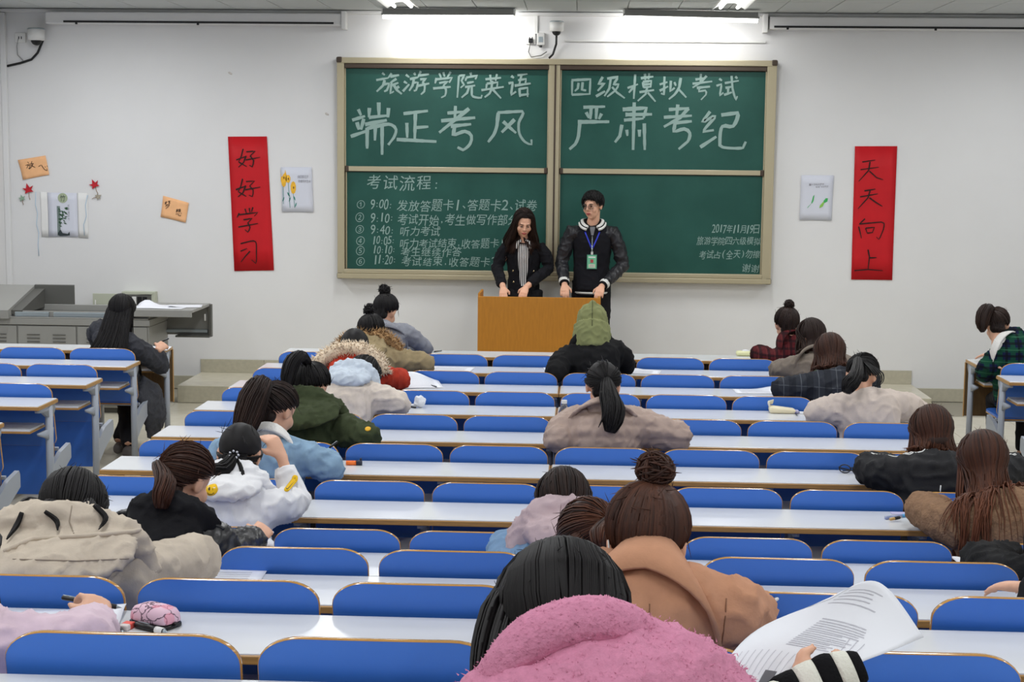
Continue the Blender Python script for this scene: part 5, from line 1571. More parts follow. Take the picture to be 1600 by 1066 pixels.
# black coat with olive hood up
M_blackw = wool('black_wool', srgb(28, 28, 29), var=.08, sheen=.12)
M_oliveh = wool('olive_jersey', srgb(128, 132, 90), bump=.15, bscale=280, var=.05)
f = person('student in black coat with an olive hood pulled over the head', 3, SX(4), (0.064, 10.13, 1.086), .45, .0, 0, eR=(0.286, 10.161, 0.795), eL=(-0.167, 9.798, 0.795), wR=(0.168, 10.257, 0.78), wL=(-0.068, 10.195, 0.78),
           coat=M_blackw, puff=.045, folds=.012)
h = f.h
S_ = [ell_mesh(h.P((0, -.02, .02)), (.105, .120, .118), h.M, 24, 16), ell_mesh(h.P((0, -.075, .085)), (.035, .055, .060), h.M, 14, 10), tube_mesh([h.P((0, -.055, -.02)), h.P((0, -.055, -.09)), f.N + f.bk * .02 - f.up * .02], [.115, .125, .12], 18),
      ell_mesh(h.P((.085, .0, -.07)), (.04, .08, .075), h.M), ell_mesh(h.P((-.085, .0, -.08)), (.04, .08, .08), h.M)]
hu = remesh('hood', S_, .010, M_oliveh, f.root, 5, .010, 12, f.org)
seam(f, hu, [h.P((0, -.2, .15)), h.P((0, -.2, .05)), h.P((0, -.2, -.08))], .0025, mat('olive_seam', srgb(74, 78, 50), .9), dirv=(0, 1, -.15))
MB().tube([f.N + f.rt * (.125 * math.sin(math.radians(a_))) + f.bk * (.115 * math.cos(math.radians(a_))) + f.up * (.015 + .015 * math.cos(math.radians(a_))) - f.org for a_ in range(-120, 121, 20)], [.022, .028, .032, .034, .036, .036, .036, .036, .036, .034, .032, .028, .022], 12).build('coat_collar', M_blackw, f.root, True)
H = Hair(11); cap(H, f.h); gathered(H, f.h, (0, -.1, 0), 40); H.build(H_BLACK, f.root, f.org)
# taupe puffer, long black ponytail
M_taupe = mat('taupe_nylon', srgb(172, 150, 138), .55, .35, bump=.2, bscale=40, bdist=.006)
def quilt(co):
    z = co[:, 2] + .25 * co[:, 1]
    return (np.abs(np.sin(z * math.pi / .062)) ** .5 * .008 - .004).astype(np.float32)
f = person('student in quilted taupe puffer jacket with a long black ponytail', 6, SX(4), (0.106, 7.53, 1.057), .5, .0, 0, eR=(0.468, 7.461, 0.8), eL=(-0.102, 7.368, 0.8), wR=(0.363, 7.637, 0.785), wL=(-0.007, 7.599, 0.785),
           coat=M_taupe, puff=.058, folds=.010, fn=quilt, cvox=.011, vox=.008, fscale=12)
collar(f, M_taupe, .06, .05, .155, r0=.085, th=.022, vox=.009, folds=.006)
H = Hair(12); cap(H, f.h); gathered(H, f.h, (.015, -.108, -.01), 190)
tail(H, [pt(f.h, (.015, -.108, -.005)), (0.135, 7.33, 1.031), (0.154, 7.28, 0.983), (0.151, 7.26, 0.93), (0.14, 7.25, 0.876)], [.022, .050, .056, .052, .026], 120, .05, .007)
tail(H, [pt(f.h, (-.01, -.108, -.02)), (0.114, 7.26, 0.985), (0.085, 7.25, 0.9)], [.004, .005, .002], 6, .05, .003); strays(H, f.h, 22); H.build(H_BLACK, f.root, f.org)
# denim jacket with mauve hood
M_mauve = wool('mauve_jersey', srgb(184, 164, 168), bump=.12, bscale=320, var=.04)
M_denim2 = wool('mid_denim', srgb(116, 146, 178), bump=.25, bscale=420, var=.14, vscale=14)
f = person('student in blue denim jacket with a mauve hood, brown hair bowed', 9, SX(4) - .03, (-0.053, 5.103, 0.997), .75, .15, 0, eL=(-0.25, 5.23, 0.795), eR=(0.136, 5.264, 0.795),
           coat=M_denim2, puff=.045, folds=.014, vox=.008, hump=.04, shoulder=.17)
hood_down(f, M_mauve, 1.30, drop=.10, rise=.03, wide=.95, thick=1.2)
c0 = f.N
H = Hair(13); cap(H, f.h, .016); loose(H, f.h, .16, 200, part_x=.1, tip=.15, fall=(0, .35, -1)); strays(H, f.h, 16); H.build(H_BROWN, f.root, f.org)
# pink fleece, chestnut hair
M_pfl = mat('pale_pink_fleece', srgb(214, 184, 194), .95, .1, bump=.8, bscale=140, bdist=.006)
f = person('student in pale pink fleece with chestnut hair, half hidden by the camel coat', 10, SX(4) - .03, (0.032, 4.236, 1.095), .65, .45, 0, eR=(0.118, 4.542, 0.94), wR=(0.07, 4.56, 0.93), wL=(-0.046, 4.542, 0.93), eL=(-0.08, 4.488, 0.94), coat=M_pfl, puff=.04, folds=.012, vox=.0125)
collar(f, M_pfl, .055, .06, .13, th=.02, vox=.009, folds=.004)
H = Hair(14); cap(H, f.h); gathered(H, f.h, (.02, -.10, .02), 170, tip=.5)
tail(H, [pt(f.h, (.02, -.104, .02)), (0.058, 4.07, 1.162), (0.065, 4.04, 1.131)], [.018, .03, .014], 50, .4)
tail(H, [pt(f.h, (-.055, -.07, .0)), pt(f.h, (-.09, -.05, -.04)), pt(f.h, (-.10, .0, -.10))], [.02, .025, .012], 40, .7); strays(H, f.h, 20); H.build(H_OMBRE, f.root, f.org)
MB().ell(pt(f.h, (.03, -.118, .025)) - f.org, .006).build('hair_tie', M_mred, f.root, True)
# camel coat, top bun
M_camel = wool('camel_wool', srgb(192, 142, 112), bump=.2, var=.05)
f = person('student in camel coat with a brown top bun and white mask loop', 11, SX(4), (0.146, 3.249, 1.35), .42, -.08, 0, eR=(0.388, 3.464, 1.095), wR=(0.426, 3.68, 1.075), eL=(-0.012, 3.59, 1.085), cutR=-.08,
           coat=M_camel, nofs=(0, 0, .090), puff=.040, folds=.012, vox=.008, cvox=.0125, hR=((-.05, .95, .1), (-.3, .1, -.9), .7), shoulder=.17)
collar(f, M_camel, .070, .115, .135, r0=.058, th=.009, lean=.010, sd=.050)
c0 = f.spine(.8)
M_cs = mat('camel_seam', srgb(132, 92, 68), .9)
seam(f, f.coat, [(c0.x + .005, 0, c0.z + .03), (c0.x, 0, c0.z - .32)], .0016, M_cs)
for s_ in (1, -1):
    p_ = f.sh[s_]
    seam(f, f.coat, [p_ + Vector((-s_ * .005, -.3, .05)), p_ + Vector((-s_ * .015, -.3, -.06)), p_ + Vector((-s_ * .02, -.3, -.18))], .0016, M_cs)
H = Hair(15); cap(H, f.h); gathered(H, f.h, (.01, -.045, .118), 240, tip=.45, r0=.007)
tail(H, [pt(f.h, (.01, -.045, .115)), pt(f.h, (.012, -.04, .14))], [.026, .026], 20)
bun(H, pt(f.h, (.014, -.035, .152)), .036, 90, .35); strays(H, f.h, 30); H.build(H_CHEST, f.root, f.org)
MB().tube([pt(f.h, q) - f.org for q in ((-.080, -.02, .012), (-.080, -.034, -.005), (-.077, -.038, -.03), (-.070, -.02, -.055), (-.064, .03, -.075))], .0022, 6).build('mask_loop', M_white, f.root, True)
MB().ell(pt(f.h, (-.083, -.006, -.045)) - f.org, .0035).build('earring', mat('gold', srgb(200, 160, 80), .25, metal=.9), f.root, True)
# pink furry coat in the foreground
HD_ = (.92, .12, .38)
M_pink = mat('pink_fleece', srgb(206, 136, 164), .95, .12, bump=.7, bscale=110, bdist=.006, var=.08, vscale=60, sheen=.4)
f = person('student in fluffy pink coat in the foreground, dark hair bowed forward', 12, SX(4) - .05, (-0.025, 2.402, 1.403), .85, .12, .05, eR=(0.257, 2.379, 1.215), wR=(0.355, 2.46, 1.299), eL=(-0.213, 2.346, 1.225), cutR=.30,
           coat=M_pink, nofs=(.01, -.02, .115), puff=.055, hsc=1.1, drop=.035, folds=.010, vox=.007, cvox=.0125, hR=(HD_, (0, 1, -.3), .9), shoulder=.150)
N, r, u, b = f.N, f.rt, f.up, f.bk
fur('fluffy_collar', [N + r * x + b * y + u * z for x, y, z in ((-.115, -.07, .01), (-.115, .0, -.01), (-.095, .055, .01), (-.05, .085, .024), (0, .093, .028), (.055, .085, .024), (.105, .055, .008), (.13, .0, -.01), (.125, -.07, .01))], [.034, .040, .044, .048, .048, .048, .044, .040, .034], 3800, .006, M_pink, f.root, f.org, 5, 0)
fu = MB(); rng_ = random.Random(4)
bv_ = f.coat.data
for q in range(9000):
    v_ = bv_.vertices[rng_.randrange(len(bv_.vertices))]
    if (v_.co + f.org).z < 1.0: continue
    d_ = (v_.normal * .7 + Vector((rng_.gauss(0, .5), rng_.gauss(0, .5), rng_.gauss(0, .5) - .4))).normalized()
    p_ = v_.co + Vector((rng_.uniform(-.005, .005), rng_.uniform(-.005, .005), rng_.uniform(-.005, .005)))
    s_ = d_.orthogonal().normalized() * .0012
    fu.add([p_ + s_, p_ - s_, p_ + d_ * rng_.uniform(.004, .009)], [(0, 1, 2)])
fo = fu.build('coat_pile', M_pink, f.root); fo['kind'] = 'stuff'
H = Hair(16); cap(H, f.h, .016); loose(H, f.h, .30, 520, off=.016, part_x=-.05, tip=.05, fall=(-.05, .12, -1), spread=.12, r0=.006, wave=.004); strays(H, f.h, 40)
tail(H, [pt(f.h, (-.040, -.02, .085)), pt(f.h, (-.078, -.03, .03)), pt(f.h, (-.092, -.04, -.04)), pt(f.h, (-.098, -.06, -.11)), pt(f.h, (-.095, -.09, -.18))], [.03, .042, .044, .040, .014], 140, .05)
H.build(H_BLACK, f.root, f.org)
# striped knitted glove on her right hand
M_kw = mat('white_knit', srgb(226, 226, 214), .9, .1, bump=.6, bscale=200, bdist=.004)
M_kb = mat('black_knit', srgb(24, 24, 26), .9, .1, bump=.6, bscale=200, bdist=.004)
W_ = f.wr[1]; E_ = f.el[1]
d_ = Vector(HD_).normalized()
gp = [W_ + (E_ - W_).normalized() * .06, W_ - d_ * .015, W_ + d_ * .03, W_ + d_ * .07, W_ + d_ * .105, W_ + d_ * .125]
gr_ = [(.040, .036), (.040, .036), (.043, .036), (.045, .032), (.036, .026), (.026, .022)]
def gat(t):
    x = t * (len(gp) - 1); i = min(len(gp) - 2, int(x)); a_ = x - i
    return gp[i].lerp(gp[i + 1], a_), (gr_[i][0] * (1 - a_) + gr_[i + 1][0] * a_, gr_[i][1] * (1 - a_) + gr_[i + 1][1] * a_)
nst = 6
for i in range(nst):
    sec = [gat((i + q / 4) / nst) for q in range(5)]
    rad_ = [(r_[0] * (.96 if q in (0, 4) else 1), r_[1] * (.96 if q in (0, 4) else 1)) for q, (_, r_) in enumerate(sec)]
    MB().tube([p_ - f.org for p_, _ in sec], rad_, 24, (0, 0, 1)).build('glove_stripe', M_kb if i % 2 == 1 else M_kw, f.root, True)
# right-hand column
M_bplaid = plaid('burgundy_plaid', srgb(84, 30, 34), ((0, srgb(40, 22, 26), 0, .16, .8, 1), (2, srgb(40, 22, 26), 0, .16, .8, 1), (0, srgb(120, 60, 54), .3, .03, .5, 1)), .05)
f = person('student in burgundy plaid coat with a dark messy bun in the front row', 2, SX(7) - .03, (1.448, 10.92, 1.019), .35, .05, 0, eL=(1.261, 10.926, 0.795), coat=M_bplaid, puff=.032)
collar(f, M_bplaid, .065, .06, .125)
H = Hair(17); cap(H, f.h); gathered(H, f.h, (.01, -.05, .115), tip=.2); bun(H, pt(f.h, (.012, -.055, .135)), .028, messy=.8); strays(H, f.h, 14); H.build(H_BROWN, f.root, f.org)
M_gbr = wool('grey_brown_wool', srgb(122, 112, 102), bump=.2)
f = person('student in grey-brown coat with wavy dark brown hair', 3, SX(7) - .06, (1.509, 10.13, 1.011), .6, .35, .0, eL=(1.287, 10.036, 0.795), wL=(1.46, 10.418, 0.78), coat=M_gbr, puff=.036, folds=.014)
collar(f, M_gbr, .05, .07, .135, th=.014)
H = Hair(18); cap(H, f.h, .018); loose(H, f.h, .20, 230, part_x=.0, tip=.5, f=f, back=back_push(f), wave=.010); strays(H, f.h, 16); H.build(H_BROWN, f.root, f.org)
M_dplaid = plaid('charcoal_plaid', srgb(50, 53, 60), ((0, srgb(100, 104, 110), 0, .025, .6, 1), (2, srgb(100, 104, 110), 0, .025, .5, 1), (0, srgb(34, 36, 42), .5, .2, .6, 1)), .10)
f = person('student in charcoal plaid coat with long chestnut hair', 4, SX(7) - .06, (1.502, 9.31, 1.005), .75, .1, .0, eL=(1.201, 9.164, 0.795), wL=(1.361, 9.546, 0.78), coat=M_dplaid, puff=.045, folds=.014, hump=.02)
N, r, u, b = f.N, f.rt, f.up, f.bk
MB().tube([N + r * x + b * y + u * z - f.org for x, y, z in ((-.09, -.04, .03), (-.085, .03, .035), (0, .075, .05), (.085, .03, .035), (.09, -.04, .03))], [.026, .03, .034, .03, .026], 12).build('scarf', wool('green_knit', srgb(78, 90, 74), bump=.6), f.root, True)
H = Hair(19); cap(H, f.h, .016); loose(H, f.h, .20, 260, part_x=.0, tip=.35, f=f, back=back_push(f), spread=.4); strays(H, f.h, 14); H.build(H_CHEST, f.root, f.org)
M_ob = wool('oatmeal_wool', srgb(206, 192, 182), bump=.2, var=.05)
f = person('student in oatmeal coat with black hair tied to one side', 5, SX(7) - .03, (1.542, 8.47, 1), .85, -.3, .1, eL=(1.281, 8.298, 0.795), eR=(1.852, 8.51, 0.795), wL=(1.43, 8.62, 0.78), coat=M_ob, puff=.045, folds=.010, hump=.02, shoulder=.18)
H = Hair(20); cap(H, f.h); gathered(H, f.h, (-.02, -.10, .03), 180)
tail(H, [pt(f.h, (-.02, -.105, .03)), (1.465, 8.2, 1.043), (1.426, 8.16, 1), (1.404, 8.14, 0.955)], [.02, .036, .046, .024], 110, .05)
for i in range(5):
    tail(H, [pt(f.h, (.0, -.10, .03)), (1.567, 8.26, 1.057) + Vector((.01 * i, 0, 0)) if False else Vector((1.557, 8.26, 1.057)) + Vector((.012 * i, 0, .002)), Vector((1.582, 8.22, 1.015)) + Vector((.008 * i, 0, 0)), Vector((1.569, 8.2, 0.983)) + Vector((.004 * i, 0, 0))], [.0025, .003, .0025, .0012], 4, .05, .002)
strays(H, f.h, 14); H.build(H_BLACK, f.root, f.org)
M_trk = mat('black_tracksuit', srgb(26, 26, 29), .7, .25, bump=.1, bscale=200)
f = person('student in black tracksuit with white piping, lying low over the desk', 7, SX(7) - .07, (1.546, 6.75, 0.975), .75, .1, 0, eL=(1.287, 6.763, 0.795), eR=(1.927, 6.802, 0.8), wL=(1.446, 7.025, 0.78), coat=M_trk, puff=.055, folds=.014, hump=.02, vox=.009)
sL = f.sh[-1]
for off_ in (0, .014):
    seam(f, f.coat, [sL + Vector((.10, 0, .0)), sL + Vector((.02, .0 - off_, .0)), sL.lerp(f.el[-1], .5) + Vector((0, -off_, 0)), f.el[-1] + Vector((.0, -off_, 0))], .0028, M_white, 'white_piping', (0, 0, -1))
    seam(f, f.coat, [f.sh[1] + Vector((-.08, 0, .0)), f.sh[1] + Vector((-.01, -off_, .0)), f.sh[1].lerp(f.el[1], .5) + Vector((0, -off_, 0)), f.el[1] + Vector((.0, -off_, 0))], .0028, M_white, 'white_piping', (0, 0, -1))
seam(f, f.coat, [f.spine(.7) + Vector((-.15, -.5, .0)), f.spine(.35) + Vector((-.155, -.5, .0)), f.spine(.1) + Vector((-.14, -.5, 0))], .0028, M_white, 'white_piping', (.35, 1, 0))
H = Hair(21); cap(H, f.h, .016); loose(H, f.h, .24, 280, part_x=.05, tip=.55, f=f, back=back_push(f), spread=.1); strays(H, f.h, 20); H.build(H_OMBRE, f.root, f.org)
M_brf = mat('brown_fleece', srgb(142, 112, 88), .95, .1, bump=.9, bscale=90, bdist=.008, var=.12, vscale=40)
f = person('student in brown teddy fleece with long brown-tipped hair', 8, SX(7) + .02, (1.546, 5.88, 1.016), .65, .05, 0, eL=(1.353, 5.991, 0.8), wL=(1.484, 6.158, 0.785), coat=M_brf, puff=.05, folds=.008, vox=.009)
seam(f, f.coat, [f.sh[-1] + Vector((.0, -.4, .05)), f.sh[-1] + Vector((.01, -.4, -.05)), f.sh[-1] + Vector((.03, -.4, -.2))], .005, M_brf, 'sleeve_seam')
H = Hair(22); cap(H, f.h, .016); loose(H, f.h, .42, 380, part_x=.0, tip=.8, f=f, back=back_push(f, .014), spread=.1, r0=.0075)
strays(H, f.h, 20); H.build(H_OMBRE, f.root, f.org)
f = person('student in black coat cut off by the right edge of the photo', 9, SX(7) + .02, (1.57, 5.043, 1.033), .6, 0, 0, eL=(1.374, 5.215, 0.8), wL=(1.558, 5.408, 0.785), coat=M_blackw, puff=.045, folds=.014)
H = Hair(23); cap(H, f.h); loose(H, f.h, .25, 160, tip=.1, f=f, back=back_push(f)); H.build(H_BLACK, f.root, f.org)
# left block: long black hair, dark grey coat
M_dgrey = wool('dark_grey_coat', srgb(62, 63, 68), var=.18, vscale=60)
sx_ = -3.14 - SW / 2
f = person('student with very long black hair in dark grey coat at the left aisle', 2, sx_, (-3.316, 10.88, 1.037), .35, -.05, 0, eR=(-3.074, 10.98, 0.641), wR=(-3.067, 10.927, 0.77), coat=M_dgrey, puff=.035, folds=.014, vox=.007, cutR=.02,
           hR=((.25, .85, .35), (-.5, .3, -.75), .8), legs={1: ((sx_ + .08, 11.24, .49), (sx_ + .02, 10.86, .10)), -1: ((sx_ - .06, 11.25, .49), (sx_ + .13, 10.72, .10))}, shoe=M_shoe)
remesh('coat_tail', [tube_mesh([f.org + Vector((.20, .0, .52)), f.org + Vector((.272, .08, .42)), f.org + Vector((.285, .12, .28)), f.org + Vector((.26, .10, .12))], [(.03, .12), (.035, .15), (.045, .15), (.02, .08)], 16, (1, 0, 0))], .012, M_dgrey, f.root, 4, .012, 9, f.org)
H = Hair(24); cap(H, f.h, .016); loose(H, f.h, .50, 380, part_x=.0, tip=.0, back=back_push(f, .022), spread=.02, r0=.008, front=False, wave=.002)
N_ = f.N
tail(H, [pt(f.h, (0, -.03, .075)), pt(f.h, (0, -.075, .0)), N_ + Vector((-.015, -.095, -.0)), N_ + Vector((-.035, -.135, -.10)), N_ + Vector((-.05, -.142, -.17)), N_ + Vector((-.05, -.136, -.23))], [.072, .090, .112, .140, .155, .15], 420, .0, .009, flat=.30); H.build(H_BLACK, f.root, f.org)
W_ = f.wr[1]; dd_ = (f.el[1] - W_).normalized()
MB().tube([W_ + dd_ * .018 - f.org, W_ + dd_ * .032 - f.org], .034, 16).build('bracelet', M_black, f.root, True)
MB().tube([W_ + dd_ * .04 - f.org, W_ + dd_ * .075 - f.org], [.041, .046], 16).build('shirt_cuff', M_white, f.root, True)
# right block: green and navy plaid
M_gplaid = plaid('green_navy_plaid', srgb(22, 30, 62), ((0, srgb(22, 70, 52), .0, .2, .85, 1), (2, srgb(22, 70, 52), .0, .2, .85, 1), (0, srgb(14, 18, 26), .5, .10, .8, 1), (2, srgb(14, 18, 26), .5, .10, .8, 1), (2, srgb(60, 116, 84), .0, .03, .7, 1)), .085)
f = person('student in green and navy plaid coat with white collar at the right aisle', 2, 2.872 + SW / 2, (2.918, 10.92, 1.037), .60, -.15, 0, eL=(2.866, 10.95, 0.686), wL=(2.839, 10.726, 0.775), coat=M_gplaid, puff=.035, folds=.010)
collar(f, M_fleece, .05, .045, .125, th=.014, vox=.008, sd=.03, arc=115)
H = Hair(25); cap(H, f.h); gathered(H, f.h, (-.04, -.085, .07), tip=.3)
tail(H, [pt(f.h, (-.04, -.09, .07)), pt(f.h, (-.07, -.12, .07)), pt(f.h, (-.10, -.12, .02)), pt(f.h, (-.11, -.10, -.05)), pt(f.h, (-.105, -.08, -.10))], [.022, .044, .050, .045, .016], 90, .5); strays(H, f.h, 12); H.build(H_BROWN, f.root, f.org)
# one more student beyond the right edge, only a hand in view
f = person('student beyond the right edge whose fingertips rest on the desk', 10, SX(7) - .02, (1.62, 4.35, 1.24), .3, 0, 0, eL=(1.36, 4.28, .95), wL=(1.30, 4.43, .945), hL=((-.5, .55, -.12), (0, -.1, -1), .4), coat=M_blackj, puff=.03)
H = Hair(26); cap(H, f.h); gathered(H, f.h, (0, -.1, 0), 60); H.build(H_BLACK, f.root, f.org)
# ---------------------------------------------------------------- the two invigilators behind the lectern
def stand(label, loc, rz, hgt, pitch, yaw, roll, eR, eL, wR, wL, top_mat, sleeve_mat, puff, female, handR, handL, lean=.06):
    """standing figure in its own frame, facing +y; arms given in that frame"""
    f = Fig()
    f.org = Vector((0, 0, 0))
    f.root = empty('person', loc, label, 'person', None, rz)
    k = hgt / 1.735
    h = f.h = Head((0, .06 + lean, hgt - .120), pitch, yaw, roll, 1.0 if not female else .97)
    N = h.c - Vector((0, .055 + .05 * math.sin(pitch), .165))
    f.N = N
    hip = Vector((0, .0, .92 * k))
    ctrl = Vector((0, -.03, (hip.z + N.z) / 2))
    f.spine = lambda t: bez(hip, ctrl, N, t)
    f.rt = Vector((1, 0, 0)); f.up = (f.spine(1) - f.spine(.9)).normalized(); f.bk = f.rt.cross(f.up) * 1.0
    if f.bk.y > 0: f.bk = -f.bk
    C = f.spine(.86)
    sw = .172 if not female else .145
    sh = {s: C + Vector((s * sw, .0, -.005)) for s in (1, -1)}
    el = {1: Vector(eR), -1: Vector(eL)}; wr = {1: Vector(wR), -1: Vector(wL)}
    f.sh, f.el, f.wr = sh, el, wr
    B = head_shells(h, True)
    nr = .054 if not female else .046
    B.append(tube_mesh([h.P((0, -.018, -.045)), h.P((0, -.026, -.085)).lerp(N, .4), N, f.spine(.9)], [nr, nr * .95, nr * 1.08, .07], 16))
    B.append(tube_mesh([f.spine(t) for t in (0, .3, .6, .85, 1)], [(.12, .10), (.11, .09), (.12, .09), (.11, .08), (.055, .055)], 14, (1, 0, 0)))
    for s in (1, -1):
        B.append(tube_mesh([C, sh[s], el[s], wr[s]], [.05, .05, .040, .027], 10))
        d_, pn, cu = (handR if s == 1 else handL)
        d2, pn2 = Vector(d_).normalized(), Vector(pn)
        pn2 = (pn2 - d2 * pn2.dot(d2)).normalized()
        sd = 1 if d2.cross(pn2).dot(Vector((-s, .3, .1))) > 0 else -1
        B += hand_shells(wr[s], d_, pn, sd, cu, .95 if female else 1.02)
        B.append(tube_mesh([Vector((s * .08, 0, hip.z - .02)), Vector((s * .095, .02, .50 * k)), Vector((s * .10, -.01, .09)), Vector((s * .10, .12, .035))], [.07, .05, .035, .03], 10))
    remesh('body', B, .0065, M_skin, f.root, 3)
    T = [ell_mesh(hip + Vector((0, 0, -.02)), (.165, .12, .10))]
    for s in (1, -1):
        T.append(tube_mesh([hip + Vector((s * .075, 0, .02)), Vector((s * .088, .01, .72 * k)), Vector((s * .098, .02, .50 * k)), Vector((s * .10, .0, .28 * k)), Vector((s * .10, -.01, .09))], [.10, .09, .072, .064, .060], 14))
        remesh('shoe', [tube_mesh([(s * .10, -.07, .045), (s * .10, 0, .055), (s * .105, .10, .038), (s * .11, .19, .028)], [(.036, .04), (.044, .05), (.047, .034), (.03, .022)], 12, (1, 0, 0))], .009, M_shoeb, f.root, 2)
    remesh('trousers', T, .012, M_trou, f.root, 4, .006, 9)
    p = puff
    lowt = -.14 if not female else -.05
    prof = ((lowt, .155 + p, .125 + p), (.05, .150 + p, .12 + p), (.3, .145 + p, .108 + p), (.55, .158 + p, .112 + p), (.72, .175 + p, .112 + p), (.86, .165 + p, .098 + p * .9), (.95, .115 + p, .08 + p * .7), (1.01, .066 + p * .4, .064 + p * .4))
    if female:
        prof = tuple((t, a * .90, b * .92) for t, a, b in prof)
    f.coat = remesh('jacket', [tube_mesh([f.spine(t) for t, _, _ in prof], [(a, b) for _, a, b in prof], 28, (1, 0, 0))], .010, top_mat, f.root, 5, .007, 8)
    for s in (1, -1):
        a, b = sh[s], el[s]
        w2 = wr[s] + (el[s] - wr[s]) * .14
        o_ = Vector((s * .018, 0, 0))
        remesh('sleeve', [tube_mesh([C + Vector((s * .09, 0, -.01)), a + o_ * .4, a.lerp(b, .33) + o_, a.lerp(b, .7) + o_ * .6, b, b.lerp(w2, .35), b.lerp(w2, .75), w2],
                                    [.058 + p, .058 + p, .050 + p, .046 + p, .044 + p, .042 + p * .9, .039 + p * .7, .036 + p * .5], 16)], .009, sleeve_mat, f.root, 4, .011, 11)
    # face details
    for s in (1, -1):
        ez = .0 if not female else -.002
        MB().ell(h.P((s * .031, .0835, ez + .004)), (.013 * h.k, .0075 * h.k, .0038 * h.k), h.M, 12, 8).build('eye', M_black, f.root, True)
        MB().tube([h.P((s * .017, .0925, .021)), h.P((s * .031, .0915, .027)), h.P((s * .048, .078, .022))], [.0028, .0034, .0018], 6).build('eyebrow', M_black, f.root, True)
    lp = MB()
    lp.tube([h.P((-.022, .087, -.060)), h.P((-.010, .0975, -.055)), h.P((0, .0985, -.057)), h.P((.010, .0975, -.055)), h.P((.022, .087, -.060))], [.002, .0045, .004, .0045, .002], 8)
    lp.tube([h.P((-.020, .087, -.062)), h.P((0, .0975, -.066)), h.P((.020, .087, -.062))], [.002, .006, .002], 8)
    lp.build('lips', M_lip, f.root, True)
    return f
# woman: long dark hair, black blazer, striped blouse
wl = Vector((-.530, 13.66, PZ))
fw = stand('woman with long dark hair in black blazer reading behind the lectern', wl, math.pi, 1.575, .42, .18, -.05,
           (.235, .06, 1.05), (-.225, .05, 1.05), (.165, .30, .895), (-.035, .33, .905), wool('black_blazer', srgb(24, 24, 28), var=.05, sheen=.1), MATS.get('black_blazer') or wool('black_blazer', srgb(24, 24, 28)), .007, True,
           ((-.05, .75, -.60), (0, -.6, -.75), .5), ((.25, .70, -.60), (0, -.6, -.75), .5))
def stripes(name, a, b, sc):
    m = mat(name, a, .8, .2)
    n, l = nodes_of(m)
    tc = n.new('ShaderNodeTexCoord'); sp = n.new('ShaderNodeSeparateXYZ'); l.new(tc.outputs['Object'], sp.inputs[0])
    mu = n.new('ShaderNodeMath'); mu.operation = 'MULTIPLY'; mu.inputs[1].default_value = sc; l.new(sp.outputs[0], mu.inputs[0])
    fr = n.new('ShaderNodeMath'); fr.operation = 'FRACT'; l.new(mu.outputs[0], fr.inputs[0])
    gt = n.new('ShaderNodeMath'); gt.operation = 'GREATER_THAN'; gt.inputs[1].default_value = .45; l.new(fr.outputs[0], gt.inputs[0])
    mx = n.new('ShaderNodeMix'); mx.data_type = 'RGBA'; mx.inputs[6].default_value = (*a, 1); mx.inputs[7].default_value = (*b, 1)
    l.new(gt.outputs[0], mx.inputs[0]); l.new(mx.outputs[2], n['Principled BSDF'].inputs['Base Color'])
    return m
M_strip2 = stripes('striped_blouse', srgb(30, 30, 36), srgb(214, 212, 210), 62)
def front_panel(f, name, outline, m, lift=.004, nx=8, nz=16):
    """a piece of cloth lying on the chest: (z, x_left, x_right) rows dropped onto the jacket from the front"""
    bv = bvh_of(f.coat)
    rows = []
    for z, x0, x1 in outline:
        row = []
        for i in range(nx + 1):
            x = x0 + (x1 - x0) * i / nx
            hit = bv.ray_cast(Vector((x, 1.0, z)), Vector((0, -1, 0)))
            row.append(hit[0] + Vector((0, lift, 0)) if hit[0] is not None else None)
        if all(q is not None for q in row): rows.append(row)
    vs = [p for r_ in rows for p in r_] + [p - Vector((0, lift * 1.4, 0)) for r_ in rows for p in r_]
    fs = []
    n_ = nx + 1; q = len(rows) * n_
    for j in range(len(rows) - 1):
        for i in range(nx):
            a = j * n_ + i
            fs += [(a, a + 1, a + n_ + 1, a + n_), (q + a, q + a + n_, q + a + n_ + 1, q + a + 1)]
        fs += [(j * n_, (j + 1) * n_, q + (j + 1) * n_, q + j * n_), (j * n_ + nx, q + j * n_ + nx, q + (j + 1) * n_ + nx, (j + 1) * n_ + nx)]
    fs += [tuple([i for i in range(n_)] + [q + nx - i for i in range(n_)]), tuple([(len(rows) - 1) * n_ + nx - i for i in range(n_)] + [q + (len(rows) - 1) * n_ + i for i in range(n_)])]
    return mesh_obj(name, vs, fs, m, f.root, True)
zt = fw.N.z
front_panel(fw, 'blouse', [(zt - .022 - .37 * i / 16, -(.052 - .030 * (i / 16) ** 2), (.052 - .030 * (i / 16) ** 2)) for i in range(17)], M_strip2)
for s_ in (1, -1):
    MB().tube([(s_ * .02, fw.N.y + .055, zt + .012), (s_ * .05, fw.N.y + .062, zt - .005), (s_ * .06, fw.N.y + .085, zt - .06)], [.012, .014, .010], 8).build('blouse_collar', M_strip2, fw.root, True)
    lap = [(zt - .06 - .30 * i / 12, (s_ * (.055 - .028 * (i / 12) ** 2)) if s_ > 0 else -(.055 - .028 * (i / 12) ** 2) - .028 * math.sin(math.pi * min(1, i / 9 + .1)), (s_ * (.055 - .028 * (i / 12) ** 2) + .028 * math.sin(math.pi * min(1, i / 9 + .1))) if s_ > 0 else -(.055 - .028 * (i / 12) ** 2)) for i in range(13)]
    front_panel(fw, 'lapel', lap, wool('black_blazer', srgb(24, 24, 28)), .008, 4)
